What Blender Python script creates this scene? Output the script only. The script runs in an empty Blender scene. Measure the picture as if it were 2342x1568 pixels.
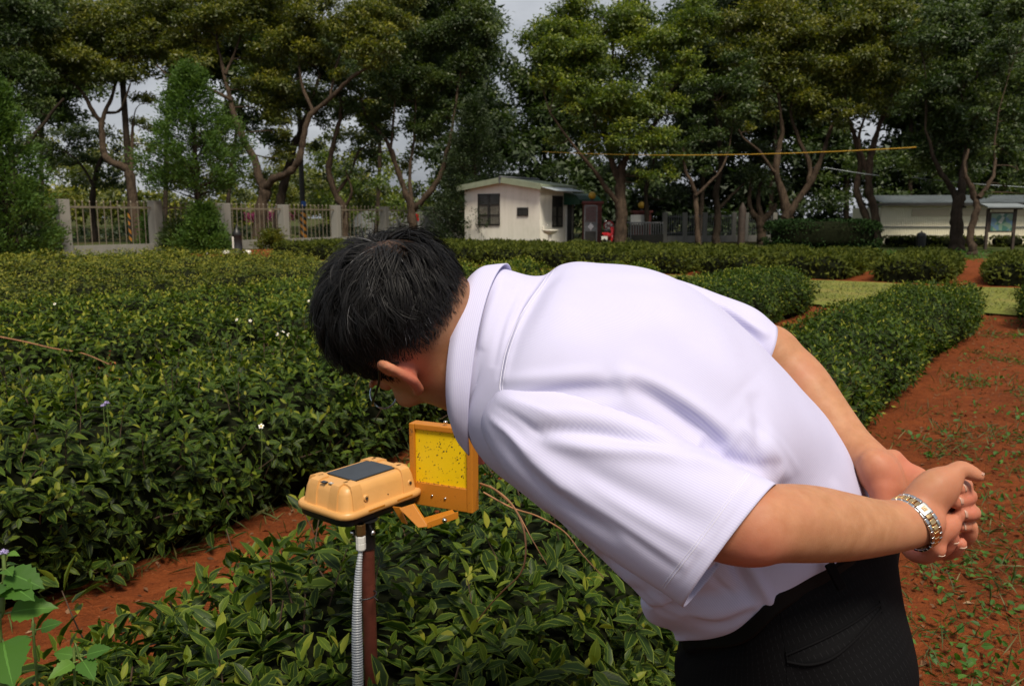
import bpy, bmesh, math, random
import numpy as np
from mathutils import Vector, Matrix, Quaternion

SKIP = set()
scn = bpy.context.scene
COL = scn.collection
rng = np.random.default_rng(7)
random.seed(7)
V3 = lambda *a: np.array(a, float)

# ------------------------------------------------------------------ camera, sky, sun, exposure
PITCH = math.radians(8.7)
CAM_Z = 1.5
FPX, CX, CY = 1886.0, 1170.5, 784.0          # focal length and centre in photograph units (2341 wide)
cam_d = bpy.data.cameras.new('camera')
cam_d.sensor_width = 36.0
cam_d.lens = 36.0 * FPX / 2341.0
cam_d.clip_start = 0.05
cam_d.clip_end = 2000
cam_d.dof.use_dof = True
cam_d.dof.focus_distance = 1.12
cam_d.dof.aperture_fstop = 14
cam = bpy.data.objects.new('camera', cam_d)
cam.location = (0, 0, CAM_Z)
cam.rotation_euler = (math.pi / 2 - PITCH, 0, 0)
COL.objects.link(cam)
scn.camera = cam

SUN_DIR = Vector((0.19, -0.485, 0.855)).normalized()      # towards the sun
SUN_EL = math.asin(SUN_DIR.z)
SUN_ROT = math.atan2(SUN_DIR.x, SUN_DIR.y)
world = bpy.data.worlds.new('World')
scn.world = world
world.use_nodes = True
nt = world.node_tree
nt.nodes.clear()
w_out = nt.nodes.new('ShaderNodeOutputWorld')
w_bg = nt.nodes.new('ShaderNodeBackground')
w_sky = nt.nodes.new('ShaderNodeTexSky')
w_sky.sky_type = 'NISHITA'
w_sky.sun_disc = False
w_sky.sun_elevation = SUN_EL
w_sky.sun_rotation = SUN_ROT
w_sky.air_density = 1.2
w_sky.dust_density = 2.0
w_co = nt.nodes.new('ShaderNodeTexCoord')
w_map = nt.nodes.new('ShaderNodeMapping')
w_map.inputs['Scale'].default_value = (1.0, 1.0, 2.6)
w_n = nt.nodes.new('ShaderNodeTexNoise')
w_n.inputs['Scale'].default_value = 2.3
w_n.inputs['Detail'].default_value = 6
w_n.inputs['Roughness'].default_value = 0.55
w_r = nt.nodes.new('ShaderNodeValToRGB')
w_r.color_ramp.elements[0].position = 0.36
w_r.color_ramp.elements[0].color = (3.1, 3.35, 3.9, 1)
w_r.color_ramp.elements[1].position = 0.68
w_r.color_ramp.elements[1].color = (8.6, 8.8, 9.2, 1)
w_mx = nt.nodes.new('ShaderNodeMixRGB')
w_mx.inputs[0].default_value = 0.86
nt.links.new(w_co.outputs['Generated'], w_map.inputs[0])
nt.links.new(w_map.outputs[0], w_n.inputs['Vector'])
nt.links.new(w_n.outputs['Fac'], w_r.inputs[0])
nt.links.new(w_sky.outputs[0], w_mx.inputs[1])
nt.links.new(w_r.outputs[0], w_mx.inputs[2])
nt.links.new(w_mx.outputs[0], w_bg.inputs[0])
w_bg.inputs[1].default_value = 0.08
nt.links.new(w_bg.outputs[0], w_out.inputs[0])

sun_d = bpy.data.lights.new('sun', 'SUN')
sun_d.energy = 4.5
sun_d.angle = math.radians(16)
sun_d.color = (1.0, 0.90, 0.74)
sun = bpy.data.objects.new('sun', sun_d)
sun.rotation_euler = SUN_DIR.to_track_quat('Z', 'Y').to_euler()
sun.location = (20, -20, 40)
COL.objects.link(sun)

scn.view_settings.view_transform = 'Standard'
scn.view_settings.look = 'None'
scn.view_settings.exposure = 0.0
scn.view_settings.gamma = 1.0
scn.view_settings.use_curve_mapping = False
scn.cycles.max_bounces = 8
scn.cycles.transparent_max_bounces = 8
scn.cycles.use_denoising = True

# ------------------------------------------------------------------ coordinates
_cp, _sp = math.cos(PITCH), math.sin(PITCH)
C0 = V3(0, 0, CAM_Z)
RIGHT, FWD, UP = V3(1, 0, 0), V3(0, _cp, -_sp), V3(0, _sp, _cp)
def P(px, py, d):
    """world point seen at photograph position (px, py) at distance d along the view axis"""
    return C0 + d * FWD + (px - CX) / FPX * d * RIGHT + (CY - py) / FPX * d * UP
def G(px, py, z=0.0):
    r = FWD + (px - CX) / FPX * RIGHT + (CY - py) / FPX * UP
    return C0 + r * (z - CAM_Z) / r[2]
def proj(p):
    q = np.asarray(p) - C0
    d = q @ FWD
    return CX + FPX * (q @ RIGHT) / d, CY - FPX * (q @ UP) / d, d
ROW_A = math.radians(33.3)
RD, RN = V3(math.sin(ROW_A), math.cos(ROW_A), 0), V3(math.cos(ROW_A), -math.sin(ROW_A), 0)
def RP(n, t, z=0.0):
    return n * RN + t * RD + V3(0, 0, z)

# ------------------------------------------------------------------ object helpers
def tag(o, label=None, cat=None, group=None, kind=None):
    if label: o['label'] = label
    if cat: o['category'] = cat
    if group: o['group'] = group
    if kind: o['kind'] = kind
    return o
def empty(name, loc, label=None, cat=None, group=None, kind=None):
    o = bpy.data.objects.new(name, None)
    o.location = Vector(loc)
    o.empty_display_size = 0.1
    COL.objects.link(o)
    return tag(o, label, cat, group, kind)
def place(name, me, parent=None, mat=None):
    o = bpy.data.objects.new(name, me)
    COL.objects.link(o)
    if mat is not None and not me.materials:
        me.materials.append(mat)
    if parent is not None:
        o.parent = parent
        wm = world_of(parent)
        o.matrix_parent_inverse = wm.inverted()
    return o
def world_of(o):
    m = o.matrix_basis.copy()
    if o.parent is not None:
        m = world_of(o.parent) @ o.matrix_parent_inverse @ m
    return m
def mesh_np(name, V, F, uv=None, attrs=None, smooth=True):
    """V (n,3); F: list of int arrays (m,3)/(m,4) or one array; uv per vertex; attrs {name: per-vertex float or (n,3) colour}"""
    V = np.asarray(V, np.float32)
    Fs = F if isinstance(F, (list, tuple)) else [F]
    Fs = [np.asarray(f, np.int32) for f in Fs if len(f)]
    me = bpy.data.meshes.new(name)
    me.vertices.add(len(V))
    me.vertices.foreach_set('co', V.ravel())
    loops = np.concatenate([f.ravel() for f in Fs])
    sizes = np.concatenate([np.full(len(f), f.shape[1], np.int32) for f in Fs])
    starts = np.concatenate([[0], np.cumsum(sizes)[:-1]]).astype(np.int32)
    me.loops.add(len(loops))
    me.loops.foreach_set('vertex_index', loops)
    me.polygons.add(len(sizes))
    me.polygons.foreach_set('loop_start', starts)
    me.polygons.foreach_set('loop_total', sizes)
    me.polygons.foreach_set('use_smooth', np.full(len(sizes), smooth, bool))
    if uv is not None:
        l = me.uv_layers.new(name='UVMap')
        l.data.foreach_set('uv', np.asarray(uv, np.float32)[loops].ravel())
    for k, a in (attrs or {}).items():
        a = np.asarray(a, np.float32)
        if a.ndim == 1:
            me.attributes.new(k, 'FLOAT', 'POINT').data.foreach_set('value', a)
        else:
            me.attributes.new(k, 'FLOAT_VECTOR', 'POINT').data.foreach_set('vector', a.ravel())
    me.update(calc_edges=True)
    me.validate()
    return me
class MB:
    """collects boxes, tubes, rings and lofts into ONE mesh"""
    def __init__(s): s.v, s.q, s.t, s.n = [], [], [], 0
    def add(s, V, quads=(), tris=()):
        V = np.asarray(V, float)
        s.v.append(V)
        if len(quads): s.q.append(np.asarray(quads, int) + s.n)
        if len(tris): s.t.append(np.asarray(tris, int) + s.n)
        s.n += len(V)
        return s
    def box(s, c, size, ax=None, taper=1.0):
        c = np.asarray(c, float); h = np.asarray(size, float) / 2
        A = np.eye(3) if ax is None else np.asarray(ax, float)
        V = []
        for sz in (-1, 1):
            k = 1.0 if sz < 0 else taper
            for sx, sy in ((-1, -1), (1, -1), (1, 1), (-1, 1)):
                V.append(c + A[0] * sx * h[0] * k + A[1] * sy * h[1] * k + A[2] * sz * h[2])
        return s.add(V, [(0, 3, 2, 1), (4, 5, 6, 7), (0, 1, 5, 4), (1, 2, 6, 5), (2, 3, 7, 6), (3, 0, 4, 7)])
    def poly(s, pts, thick):
        """flat polygon (list of 3-d points) given thickness vector"""
        pts = np.asarray(pts, float); n = len(pts); th = np.asarray(thick, float)
        V = np.concatenate([pts, pts + th])
        s.add(V, [(i, (i + 1) % n, n + (i + 1) % n, n + i) for i in range(n)])
        s.add(pts, [], [(0, i + 1, i) for i in range(1, n - 1)])
        s.add(pts + th, [], [(0, i, i + 1) for i in range(1, n - 1)])
        return s
    def rings(s, R, cap=True, closed=True):
        """R (k, m, 3) rings"""
        R = np.asarray(R, float); k, m = R.shape[:2]
        q = []
        for i in range(k - 1):
            for j in range(m if closed else m - 1):
                q.append((i * m + j, i * m + (j + 1) % m, (i + 1) * m + (j + 1) % m, (i + 1) * m + j))
        s.add(R.reshape(-1, 3), q)
        if cap:
            for i, fl in ((0, 1), (k - 1, 0)):
                c = R[i].mean(0)
                V = np.concatenate([R[i], [c]])
                s.add(V, [], [((j + 1) % m, j, m) if fl else (j, (j + 1) % m, m) for j in range(m)])
        return s
    def tube(s, pts, r, m=8, cap=True):
        return s.rings(tube_rings(pts, r, m), cap)
    def lathe(s, c, prof, m=16, ax=None):
        A = np.eye(3) if ax is None else np.asarray(ax, float)
        a = np.arange(m) * 2 * math.pi / m
        R = [np.asarray(c) + A[2] * z + r * (np.cos(a)[:, None] * A[0] + np.sin(a)[:, None] * A[1]) for r, z in prof]
        return s.rings(R, True)
    def mesh(s, name, smooth=False):
        V = np.concatenate(s.v)
        F = []
        if s.q: F.append(np.concatenate(s.q))
        if s.t: F.append(np.concatenate(s.t))
        return mesh_np(name, V, F, smooth=smooth)
    def build(s, name, mat, parent=None, smooth=False, bevel=0.0):
        o = place(name, s.mesh(name, smooth), parent, mat)
        if bevel:
            bev(o, bevel)
        return o
def bev(o, w, seg=2):
    bm = bmesh.new(); bm.from_mesh(o.data)
    bmesh.ops.remove_doubles(bm, verts=bm.verts, dist=1e-6)
    bmesh.ops.recalc_face_normals(bm, faces=bm.faces)
    es = [e for e in bm.edges if len(e.link_faces) == 2 and e.calc_face_angle(0) > 0.5]
    bmesh.ops.bevel(bm, geom=es, offset=w, segments=seg, profile=0.5, affect='EDGES', clamp_overlap=True)
    for f in bm.faces: f.smooth = True
    bm.to_mesh(o.data); bm.free()
    for p in o.data.edges: pass
    md = o.modifiers.new('wn', 'WEIGHTED_NORMAL')
    md.keep_sharp = True
    return o
def norm(a, axis=-1):
    a = np.asarray(a, float)
    return a / np.maximum(np.linalg.norm(a, axis=axis, keepdims=True), 1e-9)
def smooth_path(pts, k=4):
    """Catmull-Rom through the points (any dimension)"""
    p = np.asarray(pts, float)
    if len(p) < 3: 
        u = np.linspace(0, 1, k + 1)[:, None]
        return p[0] * (1 - u) + p[-1] * u
    q = np.concatenate([[2 * p[0] - p[1]], p, [2 * p[-1] - p[-2]]])
    out = []
    for i in range(1, len(q) - 2):
        for u in np.arange(k) / k:
            a, b, c, d = q[i - 1], q[i], q[i + 1], q[i + 2]
            out.append(0.5 * (2 * b + (c - a) * u + (2 * a - 5 * b + 4 * c - d) * u * u + (3 * b - a - 3 * c + d) * u ** 3))
    out.append(p[-1])
    return np.array(out)
def frames(pts, up=None):
    p = np.asarray(pts, float)
    T = norm(np.gradient(p, axis=0))
    u = V3(0.31, 0.2, 0.93) if up is None else np.asarray(up, float)
    A = np.zeros_like(T)
    a = u - T[0] * (u @ T[0]); a = norm(a)
    for i in range(len(p)):
        a = a - T[i] * (a @ T[i]); a = norm(a)
        A[i] = a
    B = np.cross(T, A)
    return T, A, B
def tube_rings(pts, r, m=8):
    p = np.asarray(pts, float)
    r = np.broadcast_to(np.asarray(r, float), (len(p),))
    T, A, B = frames(p)
    a = np.arange(m) * 2 * math.pi / m
    return p[:, None] + r[:, None, None] * (np.cos(a)[None, :, None] * A[:, None] + np.sin(a)[None, :, None] * B[:, None])

# ------------------------------------------------------------------ materials
def new_mat(name):
    m = bpy.data.materials.new(name); m.use_nodes = True
    t = m.node_tree
    b = t.nodes['Principled BSDF']
    return m, t, b
def N(t, typ, **kw):
    n = t.nodes.new(typ)
    for k, v in kw.items():
        if k in n.inputs: n.inputs[k].default_value = v
        else: setattr(n, k, v)
    return n
def noise(t, scale, detail=4, rough=0.55, vec=None, coord='Object'):
    n = N(t, 'ShaderNodeTexNoise')
    n.inputs['Scale'].default_value = scale
    n.inputs['Detail'].default_value = detail
    n.inputs['Roughness'].default_value = rough
    if vec is None:
        c = N(t, 'ShaderNodeTexCoord'); vec = c.outputs[coord]
    t.links.new(vec, n.inputs['Vector'])
    return n.outputs['Fac']
def ramp(t, fac, stops):
    r = N(t, 'ShaderNodeValToRGB')
    e = r.color_ramp.elements
    while len(e) < len(stops): e.new(0.5)
    for x, (p, c) in zip(e, stops):
        x.position = p; x.color = (*c, 1) if len(c) == 3 else c
    t.links.new(fac, r.inputs[0])
    return r.outputs['Color']
def mix(t, fac, a, b, mode='MIX'):
    m = N(t, 'ShaderNodeMixRGB', blend_type=mode)
    for i, x in ((0, fac), (1, a), (2, b)):
        if hasattr(x, 'is_linked'): t.links.new(x, m.inputs[i])
        else: m.inputs[i].default_value = x if i == 0 else ((*x, 1) if len(x) == 3 else x)
    return m.outputs[0]
def math_n(t, op, a, b=None, c=None):
    m = N(t, 'ShaderNodeMath', operation=op)
    for i, x in enumerate((a, b, c)):
        if x is None: continue
        if hasattr(x, 'is_linked'): t.links.new(x, m.inputs[i])
        else: m.inputs[i].default_value = x
    return m.outputs[0]
def bump(t, b, h, strength=0.3, dist=0.01):
    n = N(t, 'ShaderNodeBump')
    n.inputs['Strength'].default_value = strength
    n.inputs['Distance'].default_value = dist
    t.links.new(h, n.inputs['Height'])
    t.links.new(n.outputs[0], b.inputs['Normal'])
def attr(t, name):
    return N(t, 'ShaderNodeAttribute', attribute_name=name)
def mat_plain(name, col, rough=0.6, metal=0.0, var=0.15, scale=8, bmp=0.0, spec=None, coord='Object'):
    m, t, b = new_mat(name)
    f = noise(t, scale, 5, 0.6, coord=coord)
    lo = tuple(c * (1 - var) for c in col); hi = tuple(min(1, c * (1 + var)) for c in col)
    t.links.new(ramp(t, f, [(0.3, lo), (0.7, hi)]), b.inputs['Base Color'])
    b.inputs['Roughness'].default_value = rough
    b.inputs['Metallic'].default_value = metal
    if spec is not None: b.inputs['Specular IOR Level'].default_value = spec
    if bmp:
        bump(t, b, noise(t, scale * 6, 4, coord=coord), bmp, 0.01)
    return m
def mat_leaf(name, stops, rough=0.4, trans=0.25, veins=False, edge=None, spec=0.5, hue_noise=None):
    """stops: colours over the per-leaf attribute tint (0..1); uv.x along the leaf, uv.y across (0.5 = midrib)"""
    m, t, b = new_mat(name)
    a = attr(t, 'tint').outputs['Fac']
    col = ramp(t, a, stops)
    if hue_noise:
        f = noise(t, hue_noise[0], 3)
        col = mix(t, math_n(t, 'MULTIPLY', f, 1.0), col, hue_noise[1])
    if veins:
        uv = N(t, 'ShaderNodeUVMap')
        sp = N(t, 'ShaderNodeSeparateXYZ'); t.links.new(uv.outputs[0], sp.inputs[0])
        d = math_n(t, 'ABSOLUTE', math_n(t, 'SUBTRACT', sp.outputs[1], 0.5))
        mid = math_n(t, 'LESS_THAN', d, 0.022)
        # side veins: slanted lines
        sv = math_n(t, 'FRACT', math_n(t, 'SUBTRACT', math_n(t, 'MULTIPLY', sp.outputs[0], 9.0), math_n(t, 'MULTIPLY', d, 5.0)))
        svl = math_n(t, 'LESS_THAN', sv, 0.12)
        if edge:
            e = ramp(t, math_n(t, 'ADD', d, math_n(t, 'MULTIPLY', noise(t, 30, 2), 0.12)), [(0.43, (0, 0, 0)), (0.56, (1, 1, 1))])
            col = mix(t, math_n(t, 'MULTIPLY', e, 0.7), col, edge)
        col = mix(t, math_n(t, 'MULTIPLY', mid, 0.35), col, tuple(min(1, c * 2.6 + 0.03) for c in stops[-2][1]))
        bump(t, b, math_n(t, 'ADD', math_n(t, 'MULTIPLY', svl, -0.5), math_n(t, 'MULTIPLY', mid, -1.0)), 0.35, 0.0012)
    t.links.new(col, b.inputs['Base Color'])
    b.inputs['Roughness'].default_value = rough
    b.inputs['Specular IOR Level'].default_value = spec
    if trans:
        tr = N(t, 'ShaderNodeBsdfTranslucent')
        c2 = mix(t, 1.0, col, (0.9, 1.0, 0.35), 'MULTIPLY')
        t.links.new(mix(t, 1.0, c2, (1.6, 1.6, 1.6), 'MULTIPLY'), tr.inputs['Color'])
        ms = N(t, 'ShaderNodeMixShader'); ms.inputs[0].default_value = trans
        t.links.new(b.outputs[0], ms.inputs[1]); t.links.new(tr.outputs[0], ms.inputs[2])
        t.links.new(ms.outputs[0], t.nodes['Material Output'].inputs[0])
    return m

# ------------------------------------------------------------------ leaves
def leaf_template(kind):
    if kind == 'hi':
        xs = [0, 0.12, 0.38, 0.7, 1.0]
        ws = [0.06, 0.5, 1.0, 0.78, 0.03]
        V, UV = [], []
        for x, w in zip(xs, ws):
            for s in (-1, 0, 1):
                V.append((x, s * w * 0.5, 0.15 * abs(s) * w))
                UV.append((x, 0.5 + s * 0.5))
        q = [(i * 3 + j, i * 3 + j + 1, (i + 1) * 3 + j + 1, (i + 1) * 3 + j) for i in range(4) for j in range(2)]
        return np.array(V), np.array(UV), np.array(q)
    if kind == 'mid':
        V = [(0, 0, 0), (0.35, -0.48, 0.14), (0.4, 0, 0.0), (0.35, 0.48, 0.14), (0.75, -0.33, 0.1), (0.8, 0, 0), (0.75, 0.33, 0.1), (1, 0, 0)]
        UV = [(0, .5), (.35, 0), (.4, .5), (.35, 1), (.75, .1), (.8, .5), (.75, .9), (1, .5)]
        q = [(0, 1, 2, 2), (0, 2, 3, 3), (1, 4, 5, 2), (2, 5, 6, 3), (4, 7, 5, 5), (5, 7, 6, 6)]
        tri = [(0, 1, 2), (0, 2, 3), (1, 4, 2), (4, 5, 2), (2, 5, 6), (2, 6, 3), (4, 7, 5), (5, 7, 6)]
        return np.array(V), np.array(UV), np.array(tri)
    if kind == 'tri':
        return np.array([(0, -0.1, 0), (1, -0.05, -0.05), (0.42, 0.75, 0.1)]), np.array([(0, .5), (1, .5), (.4, 1)]), np.array([(0, 1, 2)])
    V = [(0, 0, 0), (0.45, -0.5, 0.12), (1, 0, -0.05), (0.45, 0.5, 0.12)]
    UV = [(0, .5), (.45, 0), (1, .5), (.45, 1)]
    return np.array(V), np.array(UV), np.array([(0, 1, 2), (0, 2, 3)])
LT = {k: leaf_template(k) for k in ('hi', 'mid', 'lo', 'tri')}
def leaf_frames(d, n):
    d = norm(d); n = n - d * np.sum(n * d, -1, keepdims=True); n = norm(n)
    return d, np.cross(n, d), n
def leaf_verts(T, pos, d, n, L, W, curl):
    """T template verts -> (N,k,3)"""
    d, s, n = leaf_frames(d, n)
    x, y, z = T[:, 0], T[:, 1], T[:, 2]
    X = x[None] * L[:, None]
    Y = y[None] * W[:, None]
    Z = z[None] * W[:, None] * 1.3 - curl[:, None] * (x[None] ** 2) * L[:, None]
    return pos[:, None] + X[..., None] * d[:, None] + Y[..., None] * s[:, None] + Z[..., None] * n[:, None]
def leaf_mesh(name, kind, pos, d, n, L, W, tint, curl=None):
    T, UV, F = LT[kind]
    M = len(pos)
    curl = np.full(M, 0.12) if curl is None else curl
    V = leaf_verts(T, pos, d, n, L, W, curl).reshape(-1, 3)
    k = len(T)
    FF = (F[None] + (np.arange(M) * k)[:, None, None]).reshape(-1, F.shape[1])
    return mesh_np(name, V, FF, uv=np.tile(UV, (M, 1)), attrs={'tint': np.repeat(tint, k)})
def rand_dirs(n, r=rng):
    return norm(r.normal(size=(n, 3)))
def wob(x, y, seed=0.0):
    """cheap smooth noise, about -1..1"""
    return (np.sin(1.7 * x + 1.3 * y + seed) + np.sin(-2.3 * x + 3.1 * y + 2.1 * seed + 1) * 0.7 + np.sin(4.9 * x + 2.2 * y + 3.3 * seed) * 0.45 + np.sin(3.1 * x - 6.3 * y + seed * 1.7 + 2) * 0.35) / 2.2
# ------------------------------------------------------------------ shared materials
def mat_soil():
    m, t, b = new_mat('red_soil')
    f1 = noise(t, 1.1, 6, 0.6, coord='Object'); f2 = noise(t, 14, 6, 0.7); f3 = noise(t, 60, 4, 0.7)
    c = ramp(t, f1, [(0.25, (0.0855, 0.0230, 0.0081)), (0.5, (0.1767, 0.0430, 0.0117)), (0.75, (0.2565, 0.0640, 0.0171))])
    c = mix(t, 0.55, c, ramp(t, f2, [(0.3, (0.0684, 0.0210, 0.0090)), (0.55, (0.1881, 0.0480, 0.0135)), (0.8, (0.3078, 0.0950, 0.0333))]))
    c = mix(t, math_n(t, 'MULTIPLY', ramp(t, f3, [(0.62, (0, 0, 0)), (0.72, (1, 1, 1))]), 0.5), c, (0.4104, 0.2000, 0.0990))
    t.links.new(c, b.inputs['Base Color'])
    b.inputs['Roughness'].default_value = 0.95
    b.inputs['Specular IOR Level'].default_value = 0.1
    bump(t, b, math_n(t, 'ADD', f2, math_n(t, 'MULTIPLY', f3, 0.6)), 1.0, 0.03)
    return m
M = {}
M['soil'] = mat_soil()
m, t, b = new_mat('field_ground')
f1 = noise(t, 0.12, 5); f2 = noise(t, 3.0, 6, 0.65)
c = mix(t, ramp(t, f1, [(0.40, (0, 0, 0)), (0.52, (1, 1, 1))]), (0.07, 0.05, 0.022), (0.035, 0.06, 0.014))
c = mix(t, 0.5, c, ramp(t, f2, [(0.3, (0.025, 0.03, 0.01)), (0.7, (0.085, 0.08, 0.03))]), 'MIX')
t.links.new(c, b.inputs['Base Color']); b.inputs['Roughness'].default_value = 1; b.inputs['Specular IOR Level'].default_value = 0.05
M['ground'] = m
m, t, b = new_mat('grass_strip')
f1 = noise(t, 0.9, 5); f2 = noise(t, 40, 4, 0.7)
c = ramp(t, f1, [(0.3, (0.10, 0.12, 0.025)), (0.5, (0.17, 0.185, 0.04)), (0.72, (0.25, 0.20, 0.065))])
c = mix(t, 0.4, c, ramp(t, f2, [(0.3, (0.05, 0.07, 0.012)), (0.7, (0.23, 0.22, 0.07))]))
t.links.new(c, b.inputs['Base Color']); b.inputs['Roughness'].default_value = 1; b.inputs['Specular IOR Level'].default_value = 0.05
M['grass_strip'] = m

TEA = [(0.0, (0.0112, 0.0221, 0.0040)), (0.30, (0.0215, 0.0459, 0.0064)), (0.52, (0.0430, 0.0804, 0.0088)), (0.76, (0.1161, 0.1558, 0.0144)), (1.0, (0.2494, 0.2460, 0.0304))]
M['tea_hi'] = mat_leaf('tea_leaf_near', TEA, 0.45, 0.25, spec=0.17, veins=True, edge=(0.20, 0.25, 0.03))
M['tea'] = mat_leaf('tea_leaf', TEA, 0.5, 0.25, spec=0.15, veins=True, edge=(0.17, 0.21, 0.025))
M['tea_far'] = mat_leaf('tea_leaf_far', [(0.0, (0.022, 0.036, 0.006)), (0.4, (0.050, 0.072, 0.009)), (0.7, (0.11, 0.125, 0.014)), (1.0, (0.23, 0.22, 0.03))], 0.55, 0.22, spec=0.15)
M['trim'] = mat_leaf('trimmed_leaf', [(0.0, (0.024, 0.034, 0.006)), (0.5, (0.056, 0.072, 0.010)), (1.0, (0.125, 0.135, 0.018))], 0.7, 0.2, spec=0.12)
M['hedge_dark'] = mat_leaf('dark_hedge_leaf', [(0.0, (0.008, 0.02, 0.006)), (0.5, (0.015, 0.036, 0.009)), (1.0, (0.032, 0.062, 0.014))], 0.65, 0.12, spec=0.1)
M['core'] = mat_plain('bush_inside', (0.010, 0.012, 0.006), 1.0, var=0.5, scale=12, spec=0.02)  # near-black hull added to block light; stands for the shade between leaves
M['twig'] = mat_plain('twig_bark', (0.085, 0.052, 0.032), 0.85, var=0.4, scale=30)
M['green_stem'] = mat_plain('green_stem', (0.10, 0.15, 0.035), 0.5, var=0.3, scale=40)

# ------------------------------------------------------------------ ground sheets
def sheet(name, mat, pts, z, kind='structure'):
    pts = [V3(p[0], p[1], z) for p in pts]
    me = mesh_np(name, pts, [np.array([list(range(len(pts)))])], smooth=False)
    o = place(name, me, None, M[mat])
    return tag(o, kind=kind)
sheet('ground', 'ground', [(-500, -60), (500, -60), (500, 700), (-500, 700)], -0.012)
# the plantation's bare red earth, as a finely clodded sheet
def soil_height(x, y):
    h = 0.012 * wob(x * 2.1, y * 2.1, 1.0) + 0.009 * wob(x * 7, y * 7, 2.0) + 0.006 * wob(x * 19, y * 17, 3.0) + 0.004 * wob(x * 41, y * 44, 5.0)
    return 0.055 + h
def soil_sheet():
    tr = np.random.default_rng(21)
    ns = np.concatenate([np.arange(-30, -3.4, 0.4), np.arange(-3.4, 0.9, 0.04), np.arange(0.9, 16.1, 0.4)])
    ts = np.concatenate([np.arange(-1, 6.5, 0.04), np.arange(6.5, 20.6, 0.2), [24, 28, 34.5]])
    n, t_ = np.meshgrid(ns, ts, indexing='ij')
    x = n * RN[0] + t_ * RD[0]; y = n * RN[1] + t_ * RD[1]
    z = soil_height(x, y) + tr.normal(size=x.shape) * 0.0022
    z[0, :] = z[-1, :] = z[:, 0] = z[:, -1] = 0.0
    V = np.stack([x, y, z], -1).reshape(-1, 3)
    a, b_ = n.shape
    i = np.arange(a * b_).reshape(a, b_)
    q = np.stack([i[:-1, :-1], i[1:, :-1], i[1:, 1:], i[:-1, 1:]], -1).reshape(-1, 4)
    o = place('red_soil_ground', mesh_np('red_soil_ground', V, q), None, M['soil'])
    tag(o, kind='structure')
soil_sheet()
def strip_sheet(name, mat, n0, n1, t0, t1, z, wavy=0.25):
    ns = np.linspace(n0, n1, 120)
    a = t0 + wavy * wob(ns * 0.9, ns * 0.3, 4); b_ = t1 + wavy * wob(ns * 0.8, ns * 0.5, 9)
    V, q = [], []
    k = 6
    for i, n in enumerate(ns):
        for j in range(k + 1):
            p = RP(n, a[i] + (b_[i] - a[i]) * j / k, z)
            V.append(p)
    for i in range(len(ns) - 1):
        for j in range(k):
            q.append((i * (k + 1) + j, (i + 1) * (k + 1) + j, (i + 1) * (k + 1) + j + 1, i * (k + 1) + j + 1))
    return tag(place(name, mesh_np(name, V, np.array(q)), None, M[mat]), kind='structure')
strip_sheet('grass_path', 'grass_strip', -24, 8, 14.0, 19.2, 0.088)

# ------------------------------------------------------------------ tea rows
def row_profile(w, h):
    return np.array([(-0.86 * w, 0.10 * h), (-0.99 * w, 0.35 * h), (-1.0 * w, 0.62 * h), (-0.90 * w, 0.83 * h), (-0.68 * w, 0.955 * h), (-0.35 * w, 1.0 * h), (0, 1.0 * h),
                     (0.35 * w, 1.0 * h), (0.68 * w, 0.955 * h), (0.90 * w, 0.83 * h), (1.0 * w, 0.62 * h), (0.99 * w, 0.35 * h), (0.86 * w, 0.10 * h)])
def prof_sample(pr, u):
    L = np.concatenate([[0], np.cumsum(np.linalg.norm(np.diff(pr, axis=0), axis=1))])
    s = u * L[-1]
    p = np.stack([np.interp(s, L, pr[:, 0]), np.interp(s, L, pr[:, 1])], -1)
    e = 0.12
    q1 = np.stack([np.interp(s + e, L, pr[:, 0]), np.interp(s + e, L, pr[:, 1])], -1)
    q0 = np.stack([np.interp(s - e, L, pr[:, 0]), np.interp(s - e, L, pr[:, 1])], -1)
    tg = norm(q1 - q0)
    return p, np.stack([-tg[:, 1], tg[:, 0]], -1), L[-1]
def end_scale(t, t0, t1, r0, r1):
    """rounds the ends of a row"""
    a = np.clip((t - t0) / max(r0, 1e-3), 0, 1); b_ = np.clip((t1 - t) / max(r1, 1e-3), 0, 1)
    return np.sqrt(1 - (1 - a) ** 2 + 1e-4) * np.sqrt(1 - (1 - b_) ** 2 + 1e-4)
def row_points(M_, nc, t0, t1, w, h, seed, r, u_rng=(0.0, 1.0), t_pick=None, r0=0.5, r1=0.5):
    pr = row_profile(w, h)
    u = r.uniform(*u_rng, M_)
    t_ = r.uniform(t0, t1, M_) if t_pick is None else t_pick
    p2, n2, Ltot = prof_sample(pr, u)
    es = end_scale(t_, t0, t1, r0, r1)
    k = 1 + 0.085 * wob(t_ * 2.1 + p2[:, 0] * 2, p2[:, 1] * 4 + p2[:, 0] * 3, seed) + 0.05 * wob(t_ * 6, p2[:, 0] * 6 + p2[:, 1] * 6, seed + 2)
    off = nc + 0.10 * np.sin(t_ * 0.55 + seed) + 0.05 * np.sin(t_ * 1.7 + seed * 2)
    pn = off + p2[:, 0] * k * (0.35 + 0.65 * es)
    pz = p2[:, 1] * (1 + 0.07 * wob(t_ * 1.3 + seed, p2[:, 0] * 2.3, seed) + 0.04 * wob(t_ * 4.3, p2[:, 0] * 4, seed + 5)) * (0.3 + 0.7 * es)
    pos = pn[:, None] * RN + t_[:, None] * RD + np.stack([0 * pz, 0 * pz, pz + 0.04], -1)
    ez = np.clip((0.8 - (t1 - t_)) / 0.8, 0, 1) - np.clip((0.8 - (t_ - t0)) / 0.8, 0, 1)
    nv = norm(n2[:, 0:1] * RN + np.stack([0 * pz, 0 * pz, n2[:, 1]], -1) + ez[:, None] * 0.8 * RD)
    return pos, nv
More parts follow.
